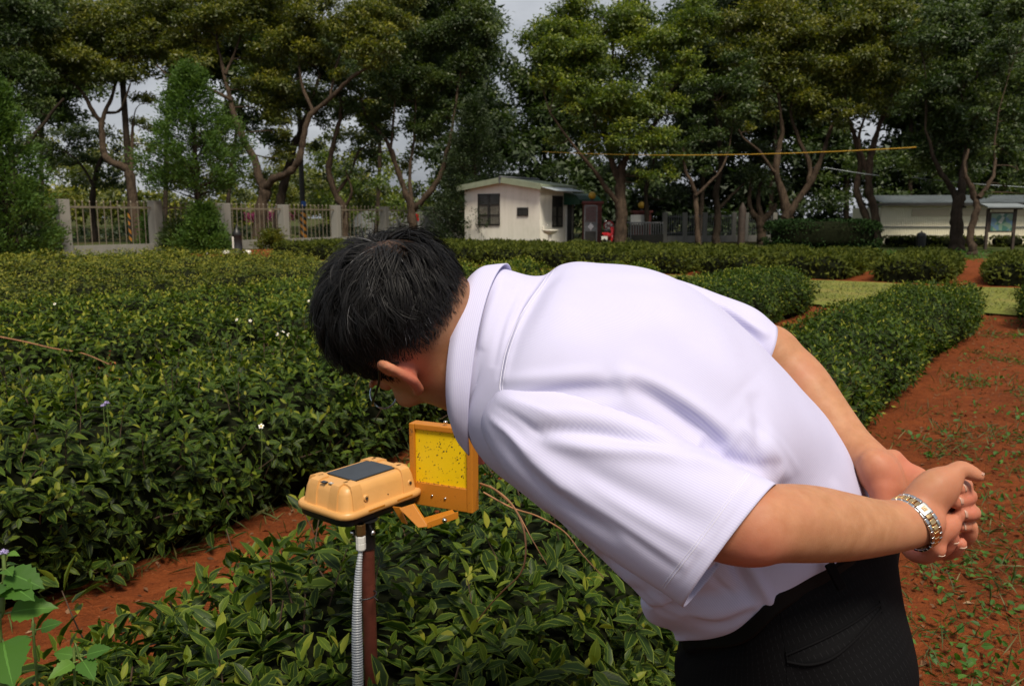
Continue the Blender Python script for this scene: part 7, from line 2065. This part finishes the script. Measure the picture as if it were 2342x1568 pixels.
    wu = norm(UP - wax * (UP @ wax)); wv = np.cross(wax, wu)
    watch = empty('wrist_watch', wc, 'steel and gold link-bracelet wrist watch on the man\'s near wrist', 'watch')
    wr = 0.0318
    tilt = 0.0
    nl = 26
    for i in range(nl):
        a = i * 2 * math.pi / nl
        rad = math.cos(a) * wu + math.sin(a) * wv
        tg_ = -math.sin(a) * wu + math.cos(a) * wv
        c = wc + rad * wr + wax * (tilt * wr * math.cos(a))
        A = (norm(wax - 0 * rad), norm(tg_ - wax * (tilt * math.sin(a))), rad)
        lw = 2 * math.pi * wr / nl * 0.93
        for s in (-1, 1):
            bevd = MB().box(c + wax * 0.0062 * s + A[1] * lw * 0.0, (0.0044, lw, 0.0034), A).build('side_link', M['steel'], watch, bevel=0.0009)
        MB().box(c + A[1] * lw * 0.5, (0.0076, lw * 0.93, 0.0036), A).build('centre_link', M['gold'], watch, bevel=0.0011)
    # clasp plate facing us, with a small square mark
    a = math.atan2((-FWD * 0.8 + UP * 0.62) @ wv, (-FWD * 0.8 + UP * 0.62) @ wu)
    rad = math.cos(a) * wu + math.sin(a) * wv; tg_ = -math.sin(a) * wu + math.cos(a) * wv
    c = wc + rad * (wr + 0.0012) + wax * (tilt * wr * math.cos(a))
    cl = MB().box(c, (0.0125, 0.0135, 0.0042), (wax, tg_, rad)).build('clasp', M['steel'], watch, bevel=0.0008)
    place('clasp_mark', MB().box(c + rad * 0.00235, (0.0052, 0.0056, 0.0006), (wax, tg_, rad)).mesh('clasp_mark'), cl, M['gold'])
    gcv = [c + rad * 0.0029 + wax * (0.0017 * math.cos(x)) + tg_ * (0.0018 * math.sin(x)) for x in np.radians(np.linspace(40, 330, 12))] + [c + rad * 0.0029 + wax * 0.0004 - tg_ * 0.0002]
    place('clasp_letter', MB().tube(gcv, 0.00028, 5).mesh('clasp_letter', True), cl, M['steel'])
    fc = wc - rad * (wr + 0.002)
    MB().lathe(fc, [(0.017, -0.003), (0.0185, 0.0), (0.0175, 0.004), (0.015, 0.0055)], 28, (wax, tg_, -rad)).build('watch_case', M['steel'], watch, True)
# ------------------------------------------------------------------ weeds, flowers, twigs, litter
if 'details' not in SKIP:
    rd = np.random.default_rng(99)
    M['weed'] = mat_leaf('weed_leaf', [(0.0, (0.03, 0.085, 0.012)), (0.5, (0.055, 0.14, 0.018)), (1.0, (0.11, 0.22, 0.03))], 0.5, 0.3, veins=True, spec=0.3)
    M['grass_blade'] = mat_leaf('grass_blade', [(0.0, (0.03, 0.06, 0.012)), (0.5, (0.06, 0.10, 0.02)), (1.0, (0.20, 0.17, 0.06))], 0.6, 0.25)
    M['dry'] = mat_leaf('dry_litter', [(0.0, (0.05, 0.025, 0.015)), (0.5, (0.15, 0.075, 0.04)), (1.0, (0.30, 0.20, 0.12))], 0.9, 0.0, spec=0.05)
    M['petal'] = mat_plain('white_petal', (0.75, 0.75, 0.70), 0.7, var=0.05)
    M['lilac'] = mat_plain('lilac_petal', (0.42, 0.36, 0.62), 0.7, var=0.1)
    M['pollen'] = mat_plain('yellow_centre', (0.55, 0.36, 0.03), 0.8, var=0.1)
    M['reed'] = mat_plain('dry_reed', (0.30, 0.14, 0.06), 0.6, var=0.3, scale=30)
    # broad serrated weed leaf
    def broad_leaf():
        V, UV = [], []
        xs = np.linspace(0, 1, 13)
        for i, x in enumerate(xs):
            w = 0.5 * (math.sin(math.pi * min(1, x * 1.02) ** 0.72)) ** 0.85 * (1 - 0.25 * x) + 0.004
            w *= 1 + 0.10 * (-1) ** i * (x > 0.12) * (x < 0.97)
            for s in (-1, -0.5, 0, 0.5, 1):
                V.append((x, s * w, 0.14 * abs(s) * w + 0.015 * math.sin(i * 2.4) * (abs(s) > 0.8))); UV.append((x, 0.5 + s * 0.46))
        q = [(i * 5 + j, i * 5 + j + 1, (i + 1) * 5 + j + 1, (i + 1) * 5 + j) for i in range(12) for j in range(4)]
        return np.array(V), np.array(UV), np.array(q)
    LT['broad'] = broad_leaf()
    weed_meshes = []
    for k in range(5):
        me = leaf_mesh('leaf', 'broad', np.zeros((1, 3)), V3(1, 0, 0)[None], V3(0, 0, 1)[None], np.ones(1), np.array([0.72]), np.array([0.3 + 0.15 * k]), np.array([0.12 + 0.08 * k]))
        me.materials.append(M['weed']); weed_meshes.append(me)
    def weed_leaf(parent, p, d, n, L, k):
        d_, s_, n_ = leaf_frames(np.asarray(d, float)[None], np.asarray(n, float)[None])
        o = bpy.data.objects.new('leaf', weed_meshes[k % 5]); COL.objects.link(o); o.parent = parent
        R = Matrix((Vector(d_[0]) * L, Vector(s_[0]) * L, Vector(n_[0]) * L)).transposed().to_4x4(); R.translation = Vector(p)
        o.matrix_basis = world_of(parent).inverted() @ R
        return o
    def weed(label, stem_pts, leaves, flower=None, rad=0.006):
        base = stem_pts[0]
        root = empty('weed', base, label, 'weed')
        MB().tube(smooth_path(stem_pts, 5), np.linspace(rad, rad * 0.5, 5 * (len(stem_pts) - 1) + 1), 8).build('stem', M['green_stem'], root, True)
        for i, (p, q, L) in enumerate(leaves):
            d = norm(q - p); mb = MB().tube([p, p + d * 0.012], 0.0016, 5)
            mb.build('leaf_stalk', M['green_stem'], root, True)
            weed_leaf(root, p + d * 0.01, d, V3(0, -0.45, 1.0) + rd.normal(size=3) * 0.2, L, i)
        if flower is not None:
            mb = MB()
            for k in range(26):
                dd = rand_dirs(1, rd)[0]; dd[2] = abs(dd[2]); mb.tube([flower, flower + dd * 0.008], [0.0012, 0.0006], 4)
            mb.build('flower_head', M['lilac'], root, True)
        return root
    d0 = 1.45
    s0 = V3(*P(4, 1420, d0)[:2], 0.06)
    weed('tall bright green weed with toothed leaves and a lilac flower at the bottom left corner', [s0, P(2, 1500, d0), P(4, 1400, d0), P(10, 1320, d0), P(8, 1268, d0)],
         [(P(8, 1305, d0), P(104, 1340, d0 - 0.02), 0.075), (P(8, 1330, d0), P(96, 1372, d0 - 0.06), 0.075), (P(12, 1402, d0), P(112, 1378, d0), 0.075), (P(8, 1296, d0), P(40, 1282, d0 + 0.03), 0.026), (P(6, 1300, d0), P(-50, 1320, d0), 0.06), (P(6, 1330, d0), P(-60, 1380, d0 - 0.1), 0.08),
          (P(6, 1460, d0), P(30, 1600, d0 - 0.16), 0.120), (P(10, 1300, d0), P(30, 1308, d0 - 0.05), 0.035), (P(6, 1400, d0), P(-60, 1430, d0), 0.07), (P(10, 1268, d0 + 0.01), P(34, 1262, d0), 0.022)], P(9, 1264, d0))
    s1 = V3(*P(70, 1500, 1.6)[:2], 0.06)
    weed('smaller light green weed to the right of the tall corner weed', [s1, P(78, 1470, 1.6), P(80, 1450, 1.6), P(82, 1440, 1.6)],
         [(P(82, 1440, 1.6), P(125, 1425, 1.6), 0.042), (P(82, 1440, 1.6), P(72, 1428, 1.62), 0.022), (P(80, 1450, 1.6), P(50, 1462, 1.58), 0.03)], None, 0.003)
    s2 = V3(*P(150, 1590, 1.5)[:2], 0.06)
    weed('light green three-branched weed at the foot of the nearest row, bottom left', [s2, P(170, 1530, 1.5), P(182, 1505, 1.5), P(188, 1495, 1.5)],
         [(P(186, 1500, 1.5), P(240, 1482, 1.5), 0.046), (P(184, 1503, 1.5), P(222, 1556, 1.45), 0.052), (P(182, 1500, 1.5), P(130, 1490, 1.5), 0.042), (P(186, 1498, 1.5), P(160, 1478, 1.52), 0.03), (P(180, 1510, 1.5), P(128, 1530, 1.46), 0.044)], None, 0.003)
    # ragged weeds and grass on the soil path
    def path_pt(px0, px1, py0, py1):
        return G(rd.uniform(px0, px1), rd.uniform(py0, py1), 0.06)
    clumps = [(2110, 1470), (2140, 1520), (2100, 1440), (2165, 1490), (2290, 1560), (2310, 1480), (2260, 1530), (2180, 1305), (2170, 1330), (2330, 1330), (2300, 1210), (2270, 1150), (2320, 1120), (2240, 1060), (2150, 1010), (2090, 1000), (2290, 1000), (2330, 1050), (2320, 950), (2300, 880), (2250, 930), (2330, 820), (2310, 770), (2280, 1300), (2230, 1180), (2120, 1390), (2335, 1420), (2200, 1440), (2330, 890), (2310, 1260), (2260, 1400), (2220, 1565), (2090, 1540), (2150, 950), (2210, 870), (2240, 820), (2325, 740)]
    clumps.sort(key=lambda q: -q[1])
    ordn = ['lowest', 'second', 'third', 'fourth', 'fifth', 'sixth', 'seventh', 'eighth', 'ninth', 'tenth', 'eleventh', 'twelfth', 'thirteenth', 'fourteenth', 'fifteenth', 'sixteenth', 'seventeenth', 'eighteenth', 'nineteenth']
    def clump_label(i):
        cx_, cy_ = clumps[i]
        side = 'close by the man\'s trousers' if cx_ < 2190 and cy_ > 1280 else ('near the right edge' if cx_ > 2280 else ('close to the tea row' if cx_ < 2190 else 'mid path'))
        same = [j for j in range(len(clumps)) if clump_side(j) == clump_side(i) and (j % 2) == (i % 2)]
        return 'weed clump %s, %s, %s from the bottom' % ('with grass' if i % 2 == 0 else 'without grass', side, ordn[same.index(i)])
    def clump_side(i):
        cx_, cy_ = clumps[i]
        return 0 if cx_ < 2190 and cy_ > 1280 else (1 if cx_ > 2280 else (2 if cx_ < 2190 else 3))
    for i, (cx_, cy_) in enumerate(clumps):
        c = G(cx_, cy_, 0.06)
        far = c[1]
        root = empty('weed_clump', c, clump_label(i), 'weed', 'weeds on the red soil path')
        k = 14 + int(rd.integers(16)); spread = 0.05 + 0.05 * rd.random() + 0.012 * far
        b_ = c + np.stack([rd.normal(0, spread, k), rd.normal(0, spread, k), rd.uniform(0.0, 0.035, k)], -1)
        d = norm(np.stack([rd.normal(size=k), rd.normal(size=k), rd.uniform(0.1, 0.9, k)], -1))
        L = rd.uniform(0.013, 0.032, k) * (1 + 0.10 * far)
        place('foliage', leaf_mesh('foliage', 'mid', b_, d, norm(V3(0, 0, 1) + rd.normal(size=(k, 3)) * 0.4), L, L * rd.uniform(0.4, 0.7, k), np.clip(rd.normal(0.35, 0.2, k), 0, 1)), root, M['weed'])
        if i % 2 == 0:
            k = 26
            b_ = c + np.stack([rd.normal(0, spread * 1.4, k), rd.normal(0, spread * 1.4, k), np.zeros(k)], -1)
            d = norm(np.stack([rd.normal(0, 0.8, k), rd.normal(0, 0.8, k), rd.uniform(0.5, 1.2, k)], -1))
            L = rd.uniform(0.05, 0.13, k)
            gb = place('grass_blades', leaf_mesh('grass_blades', 'mid', b_, d, rand_dirs(k, rd), L, np.full(k, 0.004) * (1 + 0.1 * far), np.clip(rd.normal(0.4, 0.25, k), 0, 1), rd.uniform(0.1, 0.6, k)), root, M['grass_blade'])
            tag(gb, kind='stuff')
    # low creeping green and dead leaves: nobody could count them
    def scatter(name, label, n_, fn, tmpl, mat, Lr, wr_, up, tint, zmul=1.0):
        p = np.array([fn() for _ in range(n_)])
        L = rd.uniform(*Lr, n_)
        d = norm(np.stack([rd.normal(size=n_), rd.normal(size=n_), rd.uniform(*up, n_)], -1))
        o = place(name, leaf_mesh(name, tmpl, p, d, norm(V3(0, 0, 1) + rd.normal(size=(n_, 3)) * 0.35), L, L * rd.uniform(*wr_, n_), np.clip(rd.normal(tint, 0.22, n_), 0, 1), rd.uniform(0, 0.4, n_)), None, M[mat])
        return tag(o, label=label, kind='stuff')
    def on_path():
        while True:
            n = rd.uniform(-0.75, 1.2); t_ = rd.uniform(0.3, 13.5) ** 1.0
            p = RP(n, t_, 0); 
            return V3(p[0], p[1], soil_height(p[0], p[1]) + 0.006)
    def on_path_patch():
        while True:
            p = on_path()
            if wob(p[0] * 1.6, p[1] * 1.6, 8) > (0.25 if p @ RN < -0.15 else -0.15) or rd.random() < 0.05: return p
    cen = []
    def rosette():
        if not cen or rd.random() < 0.13: cen.append((on_path_patch(), 0.012 + 0.035 * rd.random()))
        c, sp = cen[-1]; q = c + V3(rd.normal() * sp, rd.normal() * sp, rd.random() * 0.012)
        return q
    scatter('ground_weeds', 'low creeping weeds on the red soil path', 4200, rosette, 'mid', 'weed', (0.010, 0.030), (0.4, 0.75), (0.05, 0.6), 0.22)
    scatter('grass', 'thin grass blades on the red soil path', 5200, on_path_patch, 'lo', 'grass_blade', (0.03, 0.10), (0.05, 0.09), (0.3, 1.2), 0.35)
    scatter('leaf_litter', 'dead leaves and stalks on the red soil', 2600, on_path, 'lo', 'dry', (0.012, 0.05), (0.12, 0.5), (-0.02, 0.12), 0.45)
    def on_strip():
        p = RP(rd.uniform(-3.2, -2.0), rd.uniform(-1.0, 9), 0); return V3(p[0], p[1], soil_height(p[0], p[1]) + 0.005)
    scatter('leaf_litter', 'dead leaves and stalks on the bare strip between the rows', 900, on_strip, 'lo', 'dry', (0.012, 0.05), (0.12, 0.5), (-0.02, 0.12), 0.4)
    def strip_edge():
        p = RP(-3.12 + rd.normal() * 0.10, rd.uniform(-0.5, 8), 0); return V3(p[0], p[1], soil_height(p[0], p[1]) + 0.004)
    scatter('grass', 'dry grass along the foot of the second tea row', 1500, strip_edge, 'lo', 'grass_blade', (0.04, 0.14), (0.03, 0.07), (0.2, 1.4), 0.55)
    def on_lawn():
        p = RP(rd.uniform(-8, 6), rd.uniform(14.2, 18.6), 0.105); return p
    scatter('grass', 'short yellowish grass on the cross path', 9000, on_lawn, 'lo', 'grass_blade', (0.04, 0.10), (0.10, 0.2), (0.3, 1.3), 0.75)
    def far_edge():
        p = P(rd.uniform(-20, 2360), 500, rd.uniform(27, 36)); return V3(p[0], p[1], -0.01)
    scatter('grass', 'rough grass along the field\'s far edge', 9000, far_edge, 'lo', 'weed', (0.10, 0.26), (0.10, 0.25), (0.2, 1.2), 0.25)
    # stones / clods
    mb = MB()
    for k in range(420):
        p = on_path() if k < 280 else on_strip(); r_ = 0.004 + 0.012 * rd.random() ** 3
        A = norm(rd.normal(size=(3, 3)))
        ang = np.arange(6) * math.pi / 3
        mb.rings([[p + V3(0, 0, zq * r_) + r_ * rr * (1 + 0.25 * rd.normal()) * V3(math.cos(a), math.sin(a), 0) for a in ang] for zq, rr in ((-0.4, 0.7), (0.2, 1.0), (0.7, 0.5))])
    tag(mb.build('soil_clods', M['soil'], None, True), 'loose clods of red soil lying on the path', kind='stuff')
    # white daisies above the third row, lilac flowers in the second
    fl = [(541, 731, 6.2), (572, 733, 6.2), (634, 764, 5.2), (646, 760, 5.2), (660, 765, 5.2), (706, 688, 7.4), (125, 695, 7.2), (597, 974, 3.6), (1497, 683, 8.4)]
    fnames = ['left one of the upper pair of daisies left of the man\'s hair', 'right one of the upper pair of daisies left of the man\'s hair', 'left daisy of the row of three left of the man\'s hair', 'middle daisy of the row of three left of the man\'s hair', 'right daisy of the row of three left of the man\'s hair',
              'single white daisy touching the man\'s hair at the left', 'single white daisy far over on the left of the field', 'lone white daisy on the second row, lowest of all', 'single white daisy just above the man\'s back']
    for (px, py, d), fn in zip(fl, fnames):
        p = P(px, py, d); root = empty('daisy', p - V3(0, 0, 0.15), fn, 'flower', 'white daisies in the tea rows')
        MB().tube([p - V3(0.01, 0, 0.2), p - V3(0, 0, 0.1), p], 0.0014, 4).build('stalk', M['green_stem'], root)
        mb = MB(); f = norm(V3(rd.normal() * 0.3, -0.8, 0.7)); a1 = norm(np.cross(f, V3(1, 0.1, 0))); a2 = np.cross(f, a1)
        for k in range(5):
            e = a1 * math.cos(k * 1.2566) + a2 * math.sin(k * 1.2566); s_ = np.cross(f, e)
            mb.poly([p, p + e * 0.006 + s_ * 0.004, p + e * 0.012 + s_ * 0.003, p + e * 0.012 - s_ * 0.003, p + e * 0.006 - s_ * 0.004], f * 0.0008)
        mb.build('petals', M['petal'], root)
        MB().lathe(p, [(0.005, 0.001), (0.004, 0.004), (0.001, 0.005)], 8, (a1, a2, f)).build('centre', M['pollen'], root, True)
    for px, py, d, wh in ((236, 928, 3.3, 'lower left'), (244, 922, 3.3, 'upper right')):
        p = P(px, py, d); root = empty('lilac_flower', p - V3(0, 0, 0.1), wh + ' one of two fluffy lilac flowers above the second tea row', 'flower', 'lilac flowers in the second row')
        MB().tube([p - V3(0, 0, 0.16), p], 0.0015, 4).build('stalk', M['green_stem'], root)
        mb = MB()
        for k in range(22):
            dd = rand_dirs(1, rd)[0]; dd[2] = abs(dd[2]); mb.tube([p, p + dd * 0.011], [0.0018, 0.0008], 4)
        mb.build('flower_head', M['lilac'], root, True)
    # dry arching stalks to the right of the trap board, and bent dry stalks on the left
    def stalk(label, pts, r_):
        p = smooth_path([P(*q) for q in pts], 8)
        tag(MB().tube(p, np.linspace(r_, r_ * 0.5, len(p)), 6).build('dry_stalk', M['reed'], None, True), label, 'stalk')
    stalk('reddish dry stalk arching down in a hook beside the man\'s shirt front', [(1098, 1105, 1.75), (1130, 1118, 1.66), (1168, 1150, 1.60), (1195, 1200, 1.56), (1202, 1260, 1.54), (1190, 1310, 1.54), (1150, 1350, 1.56), (1118, 1385, 1.60), (1090, 1420, 1.66)], 0.0024)
    stalk('thin dry stalk running down to the right behind the hooked one', [(1105, 1125, 1.8), (1170, 1160, 1.78), (1230, 1180, 1.74), (1290, 1215, 1.7), (1330, 1265, 1.68), (1380, 1320, 1.66)], 0.0020)
    stalk('short thin dry stalk between the two longer ones', [(1120, 1110, 1.8), (1175, 1160, 1.75), (1215, 1230, 1.7), (1250, 1290, 1.68)], 0.0017)
    stalk('long pale dry stalk lying across the third row at the left', [(-10, 768, 5.2), (60, 782, 5.1), (120, 796, 5.0), (190, 808, 4.9), (255, 835, 4.9)], 0.005)
    # withered brown sprig
    p = P(256, 848, 4.6); n_ = 46
    root = empty('withered_sprig', p - V3(0, 0, 0.1), 'withered rust-brown sprig on top of the third row at the left', 'sprig')
    b_ = p + rd.normal(size=(n_, 3)) * V3(0.018, 0.018, 0.05)
    L = rd.uniform(0.02, 0.04, n_)
    M['rust'] = mat_leaf('rusty_leaf', [(0, (0.12, 0.035, 0.012)), (1, (0.30, 0.10, 0.03))], 0.9, 0.1)
    place('leaves', leaf_mesh('leaves', 'lo', b_, norm(rand_dirs(n_, rd) - V3(0, 0, 0.6)), rand_dirs(n_, rd), L, L * 0.4, rd.random(n_)), root, M['rust'])
    MB().tube([p - V3(0, 0, 0.14), p + V3(0, 0, 0.05)], 0.003, 5).build('stem', M['twig'], root)
